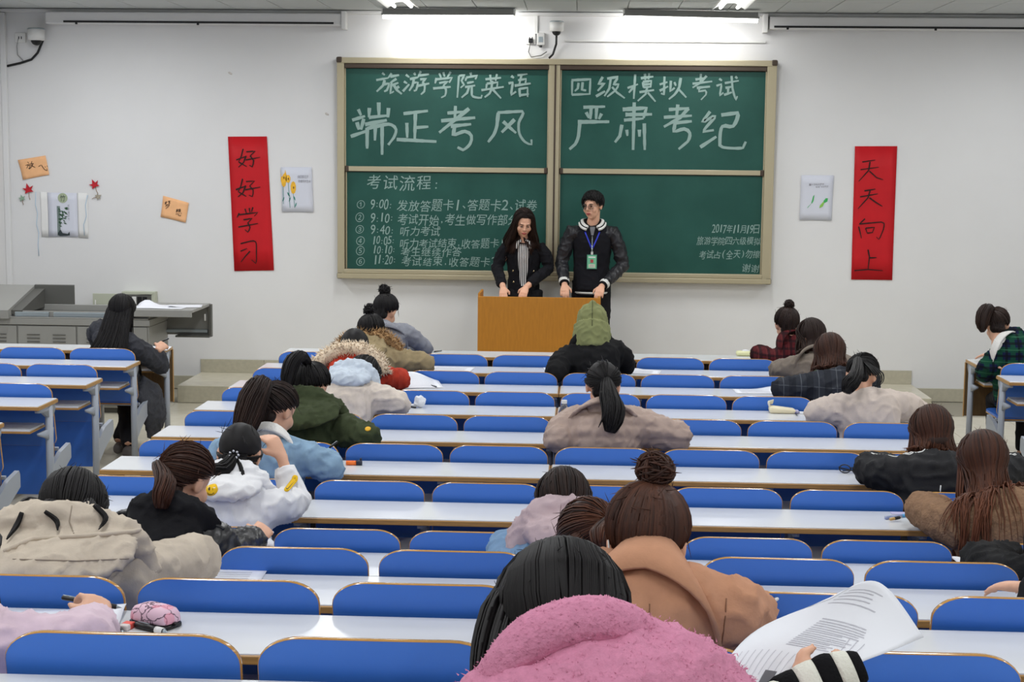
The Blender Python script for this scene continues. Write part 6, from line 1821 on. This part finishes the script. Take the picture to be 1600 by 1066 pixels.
for x_, z_ in ((.09, 1.03), (-.09, 1.03), (.085, .93), (-.085, .93)):
    bv_ = bvh_of(fw.coat).ray_cast(Vector((x_, 1, z_)), Vector((0, -1, 0)))
    if bv_[0] is not None: MB().ell(bv_[0], (.009, .005, .009), None, 10, 8).build('gold_button', mat('gold_button', srgb(206, 190, 150), .25, metal=.8), fw.root, True)
HL['lift'] = .22
H = Hair(31); cap(H, fw.h, .014)
loose(H, fw.h, .27, 420, part_x=-.02, tip=.35, back=back_push(fw, .02), spread=.55, wave=.007, flim=12)
for s_ in (1, -1):
    for q_ in (0, 1):
        tail(H, [fw.h.P((-.012 + s_ * .006, .055 - .05 * q_, .112)), fw.h.P((s_ * .056 - .008, .048 - .05 * q_, .088)), fw.h.P((s_ * .079, .040 - .05 * q_, .030)), fw.h.P((s_ * .088, .034 - .045 * q_, -.05)), fw.h.P((s_ * .105, .03 - .05 * q_, -.125)), fw.h.P((s_ * .125, .015 - .05 * q_, -.20)), fw.h.P((s_ * .120, .02 - .05 * q_, -.27))], [.012, .018, .022, .030, .040, .044, .018], 90, .35)
strays(H, fw.h, 16); H.build(H_BROWN, fw.root, fw.org); HL['lift'] = 0.0
# man: black varsity jacket with leather sleeves, glasses, lanyard
ml = Vector((.075, 13.68, PZ))
M_vars = wool('black_varsity_wool', srgb(28, 28, 33), var=.05, sheen=.1)
fm = stand('man with glasses in black varsity jacket with leather sleeves and green badge', ml, math.pi, 1.735, .12, -.5, .03,
           (.265, .03, 1.10), (-.275, .04, 1.08), (.235, .27, .92), (-.085, .33, .915), M_vars, mat('dark_leather_sleeve', srgb(34, 34, 38), .42, .4, bump=.3, bscale=60, bdist=.005), .014, False,
           ((-.02, .8, -.55), (0, -.5, -.8), .6), ((.2, .8, -.5), (0, -.5, -.8), .6))
M_ribw = mat('white_rib_knit', srgb(222, 222, 218), .85, .1)
M_ribb = mat('black_rib_knit', srgb(24, 24, 27), .85, .1)
for s_ in (1, -1):
    W_, E_ = fm.wr[s_], fm.el[s_]
    d_ = (E_ - W_).normalized()
    for i, m_ in enumerate((M_ribb, M_ribw, M_ribw, M_ribb)):
        a_ = .018 + .017 * i
        MB().tube([W_ + d_ * a_, W_ + d_ * (a_ + .008), W_ + d_ * (a_ + .017)], [.041 + .002 * i, .0435 + .002 * i, .043 + .002 * i], 18).build('cuff_band', m_, fm.root, True)
for i, m_ in enumerate((M_ribb, M_ribw, M_ribb, M_ribw, M_ribb)):
    z0 = .815 + .018 * i
    MB().tube([(0, 0, z0), (0, 0, z0 + .009), (0, 0, z0 + .018)], [(.166, .136), (.169, .139), (.168, .138)], 36, (1, 0, 0)).build('hem_band', m_, fm.root, True)
N = fm.N
def cring(off, dz, r_, m_, nm):
    pts_ = []
    for i in range(21):
        a = math.radians(-150 + 300 * i / 20)
        rad = .072 + off
        fr = max(0, -math.cos(a))
        pts_.append(Vector((math.sin(a) * rad * 1.15, N.y - math.cos(a) * rad + .035 * fr, N.z + .030 + dz - .065 * fr - .01 * abs(math.sin(a)))))
    MB().tube(pts_, r_, 10).build(nm, m_, fm.root, True)
cring(-.012, .012, .014, M_ribb, 'inner_collar')
cring(.006, .008, .016, M_ribw, 'collar_band')
cring(.018, -.002, .010, M_ribb, 'collar_line')
cring(.026, -.012, .012, M_ribw, 'collar_band')
front_panel(fm, 'shirt', [(N.z - .02 - .075 * i / 6, -.028 + .003 * i, .028 - .003 * i) for i in range(7)], wool('grey_knit', srgb(120, 122, 126)), .006, 6)
front_panel(fm, 'zip', [(N.z - .10 - .10 * i / 4, -.004, .004) for i in range(5)], M_rail, .006, 2)
M_lan = mat('blue_lanyard', srgb(34, 52, 190), .5)
bvm = bvh_of(fm.coat)
def fpt(x, z, lift=.006):
    hit = bvm.ray_cast(Vector((x, 1, z)), Vector((0, -1, 0)))
    return hit[0] + Vector((0, lift, 0)) if hit[0] is not None else Vector((x, .16, z))
for s_ in (1, -1):
    pts_ = [fpt(s_ * (.065 - .060 * i / 8), N.z - .065 - .145 * i / 8, .005) for i in range(9)]
    MB().tube(pts_, [(.0065, .002)] * 9, 8, (1, 0, 0)).build('lanyard', M_lan, fm.root, True)
MB().tube([fpt(0, N.z - .205, .006), fpt(0, N.z - .245, .008)], [(.006, .004)] * 2, 8, (1, 0, 0)).build('lanyard_clip', M_rail, fm.root, True)
MB().tube([fpt(0, N.z - .24, .008), fpt(0, N.z - .272, .009)], [(.010, .003)] * 2, 4, (1, 0, 0)).build('badge_strap', M_white, fm.root)
bc = fpt(0, N.z - .33, .012)
M_bad = mat('badge_green', srgb(112, 190, 150), .35)
bd = MB().bbox(-.045, .045, bc.y - .003, bc.y + .003, bc.z - .065, bc.z + .065, .002).build('badge', mat('badge_sleeve', srgb(60, 110, 96), .3), fm.root)
MB().box(-.040, .040, bc.y + .003, bc.y + .0042, bc.z - .058, bc.z + .058).build('badge_card', M_bad, bd)
MB().box(-.028, .028, bc.y + .0042, bc.y + .005, bc.z - .052, bc.z - .02).build('badge_text_area', mat('badge_pale', srgb(206, 214, 190), .5), bd)
MB().box(-.013, .013, bc.y + .0042, bc.y + .0052, bc.z - .008, bc.z + .022).build('badge_photo', mat('badge_red', srgb(170, 66, 70), .5), bd)
for i in range(3):
    MB().box(-.020, .020, bc.y + .005, bc.y + .0056, bc.z - .030 - .008 * i, bc.z - .027 - .008 * i).build('badge_line', M_print, bd)
MB().box(-.030, .030, bc.y + .0042, bc.y + .005, bc.z + .036, bc.z + .046).build('badge_title', M_white, bd)
# glasses
h = fm.h
M_glf = mat('thin_metal_frame', srgb(120, 116, 112), .3, metal=.7)
M_len = bpy.data.materials.new('clear_lens'); M_len.use_nodes = True
_b = M_len.node_tree.nodes['Principled BSDF']; _b.inputs['Transmission Weight'].default_value = 1; _b.inputs['Roughness'].default_value = 0; _b.inputs['IOR'].default_value = 1.05
gl = None
for s_ in (1, -1):
    ringp = [h.P((s_ * .034 + .0235 * math.cos(2 * math.pi * i / 20), .106 - .010 * (abs(s_ * .034 + .0235 * math.cos(2 * math.pi * i / 20)) / .05) ** 2, .001 + .021 * math.sin(2 * math.pi * i / 20))) for i in range(21)]
    fr_ = MB().tube(ringp, .0014, 6, None, False).build('glasses_rim', M_glf, fm.root, True)
    MB().add([h.P((s_ * .034, .1055, .001))] + ringp[:-1], [(0, 1 + i, 1 + (i + 1) % 20) for i in range(20)]).build('lens', M_len, fr_)
    MB().tube([h.P((s_ * .058, .092, .004)), h.P((s_ * .074, .07, .004)), h.P((s_ * .082, .0, .0))], .0014, 6).build('glasses_arm', M_glf, fm.root, True)
MB().tube([h.P((-.011, .105, .004)), h.P((0, .109, .007)), h.P((.011, .105, .004))], .0014, 6).build('glasses_bridge', M_glf, fm.root, True)
H = Hair(32)
cap(H, h, .011, .10)
for i in range(700):
    ty = H.r.uniform(-.95, .55)
    d0 = Vector((H.r.uniform(-.6, .6), ty, .8)).normalized()
    a = H.r.uniform(0, 2 * math.pi)
    sa_ = math.sin(a)
    z = (.22 if sa_ > .55 else (-.42 if sa_ > -.3 else -.70)) + H.r.uniform(-.10, .08)
    c_ = math.sqrt(max(.05, 1 - z * z))
    d1 = Vector((math.cos(a) * c_, math.sin(a) * c_, z))
    u0, u1 = H.r.uniform(0, .5), H.r.uniform(.75, 1.0)
    pts_ = [h.scalp(slerp(d0, d1, u0 + (u1 - u0) * q / 6), .011 + .012 * math.sin(math.pi * q / 6) * H.r.uniform(.2, 1.1)) for q in range(7)]
    H.lock(pts_, .0045, .5)
H.build(H_BLACK, fm.root, fm.org)
# ---------------------------------------------------------------- things on the desks
def paper(label, c, w_, d_, rot, dz=0.0, lift=None, group=None, lines=6):
    """A4-like sheet lying on a desk; lift = list of (u, v, height) bumps that curl it"""
    r = empty('exam_paper', c, label, 'paper', group, rot)
    N = 10
    vs = []
    for s in (0, 1):
        for j in range(N + 1):
            for i in range(N + 1):
                u, v = i / N, j / N
                z = .0012 + s * .0008
                for lu, lv, hh, sg in (lift or []):
                    z += hh * math.exp(-((u - lu) ** 2 + (v - lv) ** 2) / sg ** 2)
                vs.append(((u - .5) * w_, (v - .5) * d_, z))
    fs = []
    q_ = (N + 1) ** 2
    for j in range(N):
        for i in range(N):
            a = j * (N + 1) + i
            fs.append((a, a + N + 1, a + N + 2, a + 1))
            fs.append((q_ + a, q_ + a + 1, q_ + a + N + 2, q_ + a + N + 1))
    rim = [i for i in range(N)] + [j * (N + 1) + N for j in range(N)] + [N * (N + 1) + N - i for i in range(N)] + [(N - j) * (N + 1) for j in range(N)]
    for a, b in zip(rim, rim[1:] + rim[:1]):
        fs.append((a, b, q_ + b, q_ + a))
    sh = mesh_obj('sheet', vs, fs, M_paper, r, True)
    if lines:
        mb = MB()
        for k in range(lines):
            v = .15 + .7 * k / lines
            row = []
            for i in range(9):
                u = .14 + .7 * i / 8
                z = .0026
                for lu, lv, hh, sg in (lift or []):
                    z += hh * math.exp(-((u - lu) ** 2 + (v - lv) ** 2) / sg ** 2)
                row.append((u, z))
            mb.add([((u - .5) * w_, (v + dv - .5) * d_, z) for dv in (0, .018) for u, z in row], [(i, i + 1, 9 + i + 1, 9 + i) for i in range(8)])
        o = mb.build('printed_lines', M_print, r); o['kind'] = 'stuff'
    return r
def pen(label, a, b, m, r=.0045, name='pen', tip=None, cap_=None, group=None):
    a, b = Vector(a), Vector(b)
    c = (a + b) / 2
    rt_ = empty(name, c, label, 'pen', group)
    a, b = a - c, b - c
    d = (b - a).normalized()
    L = (b - a).length
    MB().tube([a + d * .012, b - d * .004, b], [r, r, r * .7], 10).build('barrel', m, rt_, True)
    MB().tube([a, a + d * .008, a + d * .0125], [.0008, r * .6, r], 8).build('tip', tip or M_rail, rt_, True)
    MB().tube([a + d * .014, a + d * .038], [r * 1.12, r * 1.12], 10).build('grip', cap_ or M_black, rt_, True)
    s = d.orthogonal().normalized() * (r + .0012)
    if s.z < 0: s = -s
    MB().tube([b - d * .002 + s, b - d * .04 + s], [.0016, .0012], 6).build('clip', M_rail, rt_, True)
    return rt_
ZT = .0008
# front desk row
pen('grey pen beside the grey coat on the front desk', (-1.106, 11.267, 0.741), (-1.047, 11.351, 0.741), M_gdark)
r = empty('tissue_pack', (1.215, 11.39, 0.735), 'pale yellow tissue pack on the front desk beside the burgundy plaid coat', 'tissue')
MB().bbox(-.07, .07, -.04, .04, 0, .035, .014).build('pack', mat('pale_yellow_film', srgb(226, 226, 176), .4), r, True)
MB().ell((0, 0, .036), (.03, .012, .010), None, 10, 6).build('tissue_edge', M_paper, r, True)
# second row
paper('exam sheets under the elbow of the khaki parka', (-0.891, 10.385, 0.736), .30, .21, -.1, lift=[(0, .5, .006, .3)])
paper('white sheet folded up at the left elbow of the black coat', (-0.179, 10.441, 0.736), .15, .21, .15, lift=[(.8, .5, .055, .4)], lines=0)
paper('curled white sheets at the right elbow of the black coat', (0.376, 10.413, 0.736), .32, .20, -.15, lift=[(.0, .4, .035, .3), (.45, .8, .014, .2)])
# third row
paper('exam sheet propped up beside the rust red coat', (-1.026, 9.59, 0.736), .28, .22, .25, lift=[(.35, 1.0, .075, .5)], lines=9)
pen('black pen beside the propped sheet on the third desk row', (-0.957, 9.59, 0.741), (-0.909, 9.513, 0.741), M_black)
paper('exam sheets beside the charcoal plaid coat', (1.09, 9.593, 0.736), .26, .19, .05, lift=[(1, 1, .02, .3)])
paper('flat exam sheet by the empty third-row seats', (1.009, 9.586, 0.735), .10, .19, .3, lines=0) if False else None
# fourth row
r = empty('crumpled_tissue', (-0.931, 8.745, 0.735), 'crumpled white tissue on the desk beside the cream coat', 'tissue')
rg = random.Random(8)
bmv = MB().ell((0, 0, .03), (.034, .030, .032), None, 18, 12)
bmv.v = [tuple(Vector(v) * (1 + .28 * noise.noise(Vector(v) * 45)) + Vector((0, 0, .003))) for v in bmv.v]
bmv.build('tissue', M_paper, r)
MB().tube([(-.09, .0, .03), (-.06, .005, .012), (-.02, .0, .015)], [(.012, .004), (.014, .006), (.016, .010)], 8).build('tissue_tail', M_paper, r, True)
pen('dark pen beside the crumpled tissue', (-1.042, 8.765, 0.741), (-0.949, 8.706, 0.741), M_black)
r = empty('tissue_packet', (1.156, 8.795, 0.735), 'cream open tissue packet on the desk beside the oatmeal coat', 'tissue')
bmv = MB().bbox(-.075, .075, -.045, .045, 0, .030, .012)
bmv.v = [(v[0], v[1], v[2] * (1.35 - .6 * (v[0] + .075) / .15)) for v in bmv.v]
bmv.build('packet', mat('cream_film', srgb(232, 222, 190), .5, .4), r, True)
MB().tube([(-.07, 0, .03), (-.078, .01, .055), (-.05, .02, .06)], [(.004, .02), (.006, .026), (.003, .02)], 8).build('torn_flap', mat('cream_film2', srgb(240, 234, 210), .5), r, True)
MB().bbox(.07, .095, -.03, .03, 0, .016, .005).build('lilac_end', mat('lilac_film', srgb(178, 176, 206), .5), r, True)
pen('dark blue pen standing against the cream tissue packet', (1.228, 8.678, 0.741), (1.23, 8.856, 0.745), mat('navy_plastic', srgb(44, 52, 116), .35))
r = empty('eraser', (1.273, 8.763, 0.735), 'cream eraser beside the oatmeal coat', 'eraser')
MB().bbox(-.022, .022, -.012, .012, 0, .012, .004).build('rubber', mat('cream_rubber', srgb(226, 216, 190), .7), r, True)
MB().bbox(-.022, .0, -.0125, .0125, -.0002, .0125, .003).build('sleeve', M_paper, r)
# fifth row
r = empty('water_bottle', (-0.088, 7.958, 0.735), 'small clear plastic bottle with pink label behind the taupe puffer', 'bottle')
M_pet = bpy.data.materials.new('clear_plastic'); M_pet.use_nodes = True
_b = M_pet.node_tree.nodes['Principled BSDF']; _b.inputs['Transmission Weight'].default_value = .9; _b.inputs['Roughness'].default_value = .08; _b.inputs['IOR'].default_value = 1.2; _b.inputs['Base Color'].default_value = (.92, .95, 1, 1)
MB().tube([(0, 0, .0), (0, 0, .004), (0, 0, .05), (0, 0, .09), (0, 0, .12), (0, 0, .15), (0, 0, .165)], [.026, .030, .031, .028, .031, .018, .013], 20).build('bottle_body', M_pet, r, True)
MB().tube([(0, 0, .165), (0, 0, .182)], .015, 16).build('cap', M_white, r)
MB().tube([(0, 0, .075), (0, 0, .11)], .0315, 20).build('label_band', mat('pink_label', srgb(232, 130, 170), .4), r, True)
paper('white sheet under the right forearm of the taupe puffer', (0.404, 7.802, 0.736), .2, .2, .1, lines=0)
paper('white sheet under the arms of the dark green parka', (-1.422, 7.647, 0.736), .24, .2, 0, lines=0)
# sixth row
r = empty('highlighter', (-1.066, 7.043, 0.735), 'orange highlighter with dark clip on the desk beside the denim jacket', 'highlighter')
r.rotation_euler = (0, 0, .05)
MB().tube([(-.03, 0, .011), (.018, 0, .011)], .011, 16).build('barrel', mat('orange_plastic', srgb(255, 122, 40), .4), r, True)
MB().tube([(.018, 0, .012), (.045, 0, .012)], .0125, 16).build('cap', mat('navy_black', srgb(30, 32, 52), .35), r, True)
MB().bbox(.034, .044, -.004, .004, .02, .034, .002).build('clip', mat('navy_black', srgb(30, 32, 52)), r)
r = empty('spectacles', (1.259, 7.065, 0.735), 'folded black spectacles on the desk beside the black tracksuit', 'glasses')
r.rotation_euler = (0, 0, -.35)
for s_ in (-1, 1):
    MB().tube([(s_ * .033 + .026 * math.cos(2 * math.pi * i / 16), .0, .022 + .019 * math.sin(2 * math.pi * i / 16)) for i in range(17)], .0028, 6, None, False).build('rim', M_black, r, True)
    MB().tube([(s_ * .060, .0, .028), (s_ * .060, .015, .022), (-s_ * .02, .03 + .006 * s_, .008), (-s_ * .05, .03 + .006 * s_, .004)], .0028, 6).build('arm', M_black, r, True)
MB().tube([(-.008, 0, .026), (0, 0, .030), (.008, 0, .026)], .0028, 6).build('bridge', M_black, r, True)
paper('white sheet under the wrist of the light denim jacket', (-1.224, 7.069, 0.736), .2, .2, .1, lines=0)
pen('black pen in the hand of the light denim jacket student', (-1.142, 6.78, 0.857), (-1.096, 6.8, 0.892), M_black)
# seventh row
M_skyb = mat('sky_blue_plastic', srgb(88, 172, 222), .4)
pen('pale blue pen on the desk beside the brown teddy fleece', (1.345, 6.22, 0.741), (1.237, 6.154, 0.741), mat('grey_blue_plastic', srgb(140, 150, 190), .4), .0065, cap_=M_skyb)
pen('tan marker lying across the pale blue pen', (1.303, 6.14, 0.751), (1.247, 6.116, 0.745), mat('tan_plastic', srgb(196, 156, 96), .4), .006)
r = empty('sticky_notes', (1.316, 6.266, 0.735), 'lilac memo pad under the pale blue pen', 'paper')
MB().bbox(-.035, .035, -.02, .02, 0, .004, .001).build('pad', mat('lilac_paper', srgb(196, 190, 220), .7), r)
# eighth row
paper('exam sheet under the hand of the black leather jacket', (-1.232, 5.519, 0.736), .21, .28, .5, lift=[(.6, .9, .04, .3)])
pen('white pen in the hand of the black leather jacket student', (-1.208, 5.5, 0.775), (-1.129, 5.52, 0.786), M_white)
paper('white sheet under the sleeve of the black coat at the right edge', (1.401, 5.474, 0.736), .10, .16, .2, lift=[(.2, .6, .02, .4)], lines=0)
# ninth row
paper('exam sheet under the elbow of the beige coat', (-1.1, 4.566, 0.881), .26, .19, .03)
# tenth row
pc = empty('pencil_case', (-1.035, 3.619, 1.025), 'pink floral pencil case with black zip edge', 'pencil case')
pc.rotation_euler = (0, 0, -.50)
M_pcp = mat('pink_floral_cloth', srgb(224, 190, 206), .7, .2)
n, l = nodes_of(M_pcp)
tc = n.new('ShaderNodeTexCoord'); vo = n.new('ShaderNodeTexVoronoi'); vo.feature = 'DISTANCE_TO_EDGE'; vo.inputs['Scale'].default_value = 26
ns = n.new('ShaderNodeTexNoise'); ns.inputs['Scale'].default_value = 30
ad_ = n.new('ShaderNodeMix'); ad_.data_type = 'RGBA'; ad_.inputs[0].default_value = .06
l.new(tc.outputs['Object'], ad_.inputs[6]); l.new(tc.outputs['Object'], ns.inputs[0]); l.new(ns.outputs['Color'], ad_.inputs[7]); l.new(ad_.outputs[2], vo.inputs['Vector'])
lt = n.new('ShaderNodeMath'); lt.operation = 'LESS_THAN'; lt.inputs[1].default_value = .045; l.new(vo.outputs['Distance'], lt.inputs[0])
mx = n.new('ShaderNodeMix'); mx.data_type = 'RGBA'; mx.inputs[6].default_value = (*srgb(224, 190, 206), 1); mx.inputs[7].default_value = (*srgb(120, 96, 110), 1); l.new(lt.outputs[0], mx.inputs[0])
vo2 = n.new('ShaderNodeTexVoronoi'); vo2.inputs['Scale'].default_value = 18; l.new(tc.outputs['Object'], vo2.inputs['Vector'])
lt2 = n.new('ShaderNodeMath'); lt2.operation = 'LESS_THAN'; lt2.inputs[1].default_value = .28; l.new(vo2.outputs['Distance'], lt2.inputs[0])
mx2 = n.new('ShaderNodeMix'); mx2.data_type = 'RGBA'; l.new(lt2.outputs[0], mx2.inputs[0]); l.new(mx.outputs[2], mx2.inputs[6]); mx2.inputs[7].default_value = (*srgb(232, 140, 160), 1)
mx3 = n.new('ShaderNodeMix'); mx3.data_type = 'RGBA'; mx3.inputs[0].default_value = .5; l.new(mx.outputs[2], mx3.inputs[6]); l.new(mx2.outputs[2], mx3.inputs[7])
l.new(mx3.outputs[2], n['Principled BSDF'].inputs['Base Color'])
def lozenge(hw, hd, z0, z1, z2, rr):
    bm = MB()
    rows = [(.93, z0), (1.0, z0 + (z1 - z0) * .3), (1.0, z1), (.96, z1 + (z2 - z1) * .45), (.84, z1 + (z2 - z1) * .8), (.55, z2), (.2, z2 + .001)]
    vs, fs = [], []
    q = 32
    for sc_, z in rows:
        for i in range(q):
            a = 2 * math.pi * i / q
            c_, s_ = math.cos(a), math.sin(a)
            e = .45
            vs.append((hw * sc_ * math.copysign(abs(c_) ** e, c_), hd * sc_ * math.copysign(abs(s_) ** e, s_), z))
    for j in range(len(rows) - 1):
        for i in range(q):
            fs.append((j * q + i, j * q + (i + 1) % q, (j + 1) * q + (i + 1) % q, (j + 1) * q + i))
    fs.append(tuple(range(q))[::-1]); fs.append(tuple(range((len(rows) - 1) * q, len(rows) * q)))
    return bm.add(vs, fs)
lozenge(.062, .036, .012, .020, .050, .02).build('cloth_body', M_pcp, pc, True)
lozenge(.064, .038, 0, .008, .014, .02).build('black_base', M_black, pc, True)
MB().bbox(.055, .072, -.006, .006, .010, .016, .002).build('zip_pull', M_black, pc)
r = pen('black marker lying in front of the pink pencil case', (-0.982, 3.534, 1.032), (-1.075, 3.587, 1.034), M_black, .008, 'marker', M_rail, M_white)
er = empty('eraser', (-1.094, 3.578, 1.025), 'red and white eraser on the desk beside the pencil case', 'eraser')
er.rotation_euler = (0, 0, -.25)
MB().bbox(-.012, .012, -.020, .018, 0, .014, .003).build('rubber', mat('white_rubber', srgb(216, 208, 206), .7), er, True)
MB().bbox(-.0125, .0125, -.004, .0185, -.0002, .0146, .002).build('sleeve', mat('red_card', srgb(236, 96, 84), .5), er)
pen('silver pen with dark grip beside the red eraser', (-1.086, 3.524, 1.031), (-1.132, 3.599, 1.032), mat('silver_plastic', srgb(176, 178, 190), .3), .005)
pen('black pen held by the student in pale pink', (-1.113, 3.6, 1.071), (-1.254, 3.58, 1.099), M_black, .0055)
paper('exam sheet under the writing hand of the student in pale pink', (-1.273, 3.602, 1.026), .30, .22, .15, lift=[(1, .9, .015, .3)], lines=5)
pen('white and navy pen in the hand of the student in camel coat', (0.457, 3.72, 1.072), (0.497, 3.74, 1.093), M_white, .0045, cap_=mat('navy_plastic', srgb(44, 52, 116)))
# left block
pen('black pen in the hand of the long-haired student', (-3.177, 11.15, 0.765), (-3.057, 11.17, 0.821), M_black, .005)
paper('exam sheet under the hand of the long-haired student', (-3.176, 11.228, 0.736), .21, .22, .1, lines=0)
# papers on the console and on the lectern
paper('stack of white papers with a raised corner on the console cover', (-3.55, 12.80, .893), .42, .32, -.05, lift=[(.15, .6, .055, .18), (.35, .3, .02, .2)], lines=0)
paper('loose white sheets beside the stack on the console cover', (-3.38, 12.88, .8935), .28, .24, .2, lift=[(0, 0, .012, .3)], lines=0)
paper('white papers lying on the lectern top in front of the man', (-.05, 12.98, .976), .21, .29, .1, lift=[(.5, .5, .02, .8)], lines=0)
# booklet held open in the foreground: two leaves bent over the hand
bk = empty('exam_booklet', (0.4, 2.55, 1.354), 'open white exam booklet held up by the striped glove', 'booklet')
OB_ = Vector((0.4, 2.55, 1.354))
def leaf(grid, name, off=0.0):
    """surface through a grid of world points (rows x cols), smoothed, given thickness"""
    R_, C_ = len(grid), len(grid[0])
    def crs(p, t):
        p0, p1, p2, p3 = p
        return .5 * ((2 * p1) + (p2 - p0) * t + (2 * p0 - 5 * p1 + 4 * p2 - p3) * t * t + (3 * p1 - p0 - 3 * p2 + p3) * t ** 3)
    def curve(ps, n_):
        out = []
        for i in range(len(ps) - 1):
            q = [ps[max(i - 1, 0)], ps[i], ps[i + 1], ps[min(i + 2, len(ps) - 1)]]
            out += [crs(q, k / n_) for k in range(n_)]
        return out + [ps[-1]]
    rows = [curve([Vector(p) for p in g], 6) for g in grid]
    cols = [curve([rows[j][i] for j in range(R_)], 6) for i in range(len(rows[0]))]
    nc, nr = len(cols), len(cols[0])
    P = [[cols[i][j] - OB_ for i in range(nc)] for j in range(nr)]
    nn = [[None] * nc for _ in range(nr)]
    for j in range(nr):
        for i in range(nc):
            a = P[j][min(i + 1, nc - 1)] - P[j][max(i - 1, 0)]
            b = P[min(j + 1, nr - 1)][i] - P[max(j - 1, 0)][i]
            nn[j][i] = a.cross(b).normalized()
    vs = [P[j][i] + nn[j][i] * off for j in range(nr) for i in range(nc)] + [P[j][i] + nn[j][i] * (off + .0012) for j in range(nr) for i in range(nc)]
    q = nr * nc
    fs = []
    for j in range(nr - 1):
        for i in range(nc - 1):
            a = j * nc + i
            fs += [(a, a + 1, a + nc + 1, a + nc), (q + a, q + a + nc, q + a + nc + 1, q + a + 1)]
    rim = [i for i in range(nc - 1)] + [j * nc + nc - 1 for j in range(nr - 1)] + [(nr - 1) * nc + nc - 1 - i for i in range(nc - 1)] + [(nr - 1 - j) * nc for j in range(nr - 1)]
    for a, b in zip(rim, rim[1:] + rim[:1]):
        fs.append((a, q + a, q + b, b))
    o = mesh_obj(name, vs, fs, M_paper, bk, True)
    return o, P, nn
G = [[(0.447, 2.66, 1.406), (0.514, 2.7, 1.428), (0.562, 2.72, 1.404), (0.619, 2.7, 1.327)],
     [(0.325, 2.6, 1.374), (0.4, 2.62, 1.379), (0.478, 2.63, 1.358), (0.549, 2.62, 1.328)],
     [(0.258, 2.5, 1.353), (0.322, 2.53, 1.351), (0.392, 2.55, 1.333), (0.467, 2.56, 1.316)],
     [(0.229, 2.42, 1.321), (0.272, 2.45, 1.301), (0.332, 2.47, 1.29), (0.36, 2.48, 1.285)]]
lf, P_, nn_ = leaf(G, 'page')
leaf([[Vector(p) + Vector((.001, .004, -.001)) for p in g] for g in G], 'back_page')
mb = MB()
nr, nc = len(P_), len(P_[0])
def pp(u, v, o=-.0006):
    j, i = min(nr - 1, max(0, int(round(v * (nr - 1))))), min(nc - 1, max(0, int(round(u * (nc - 1)))))
    return P_[j][i] + nn_[j][i] * o
def bil(u, v, o):
    x, y = u * (nc - 1), v * (nr - 1)
    i, j = min(nc - 2, int(x)), min(nr - 2, int(y))
    a, b = x - i, y - j
    p = P_[j][i] * (1 - a) * (1 - b) + P_[j][i + 1] * a * (1 - b) + P_[j + 1][i] * (1 - a) * b + P_[j + 1][i + 1] * a * b
    return p + nn_[j][i] * o
rg = random.Random(5)
SGN = -1 if nn_[nr // 2][nc // 2].y > 0 else 1
SGN *= 1
def tline(u0, v0, u1, v1, th=.004):
    n_ = 12
    for side in (0,):
        row0 = [bil(u0 + (u1 - u0) * k / n_, v0 + (v1 - v0) * k / n_, TOFF) for k in range(n_ + 1)]
        du, dv = -(v1 - v0), (u1 - u0)
        L_ = math.hypot(du, dv)
        row1 = [bil(min(1, max(0, u0 + (u1 - u0) * k / n_ + du / L_ * th)), min(1, max(0, v0 + (v1 - v0) * k / n_ + dv / L_ * th)), TOFF) for k in range(n_ + 1)]
        mb.add(row0 + row1, [(k, k + 1, n_ + 2 + k, n_ + 1 + k) for k in range(n_)])
TOFF = .0022 if nn_[nr // 2][nc // 2].y < 0 else -.0010
for i in range(15):
    v = .26 + .020 * i
    tline(.42, v + .05, .42 + rg.uniform(.25, .36), v + .03, .007)
for i in range(5):
    tline(.30 + .0 * i, .10 + .025 * i, .62 + rg.uniform(-.05, .08), .075 + .025 * i, .006)
for i in range(14):
    u = .12 + .055 * i
    tline(u, .66, u - .01, .66 + rg.uniform(.16, .28), .005)
for i in range(3):
    tline(.72 + .05 * i, .40, .80 + .04 * i, .58, .005)
o = mb.build('printed_text', mat('faint_print', srgb(192, 192, 200), .8, .1), bk); o['kind'] = 'stuff'
mb = MB()
u0, u1, v0, v1 = .42, .52, .80, .96
pts_ = [bil(u0 + (u1 - u0) * i / 4, v0 + (v1 - v0) * j / 4, TOFF * 1.2) for j in range(5) for i in range(5)]
mb.add(pts_, [(j * 5 + i, j * 5 + i + 1, j * 5 + i + 6, j * 5 + i + 5) for j in range(4) for i in range(4)])
mb.build('printed_picture', mat('dark_grey_print', srgb(110, 110, 116), .8), bk)
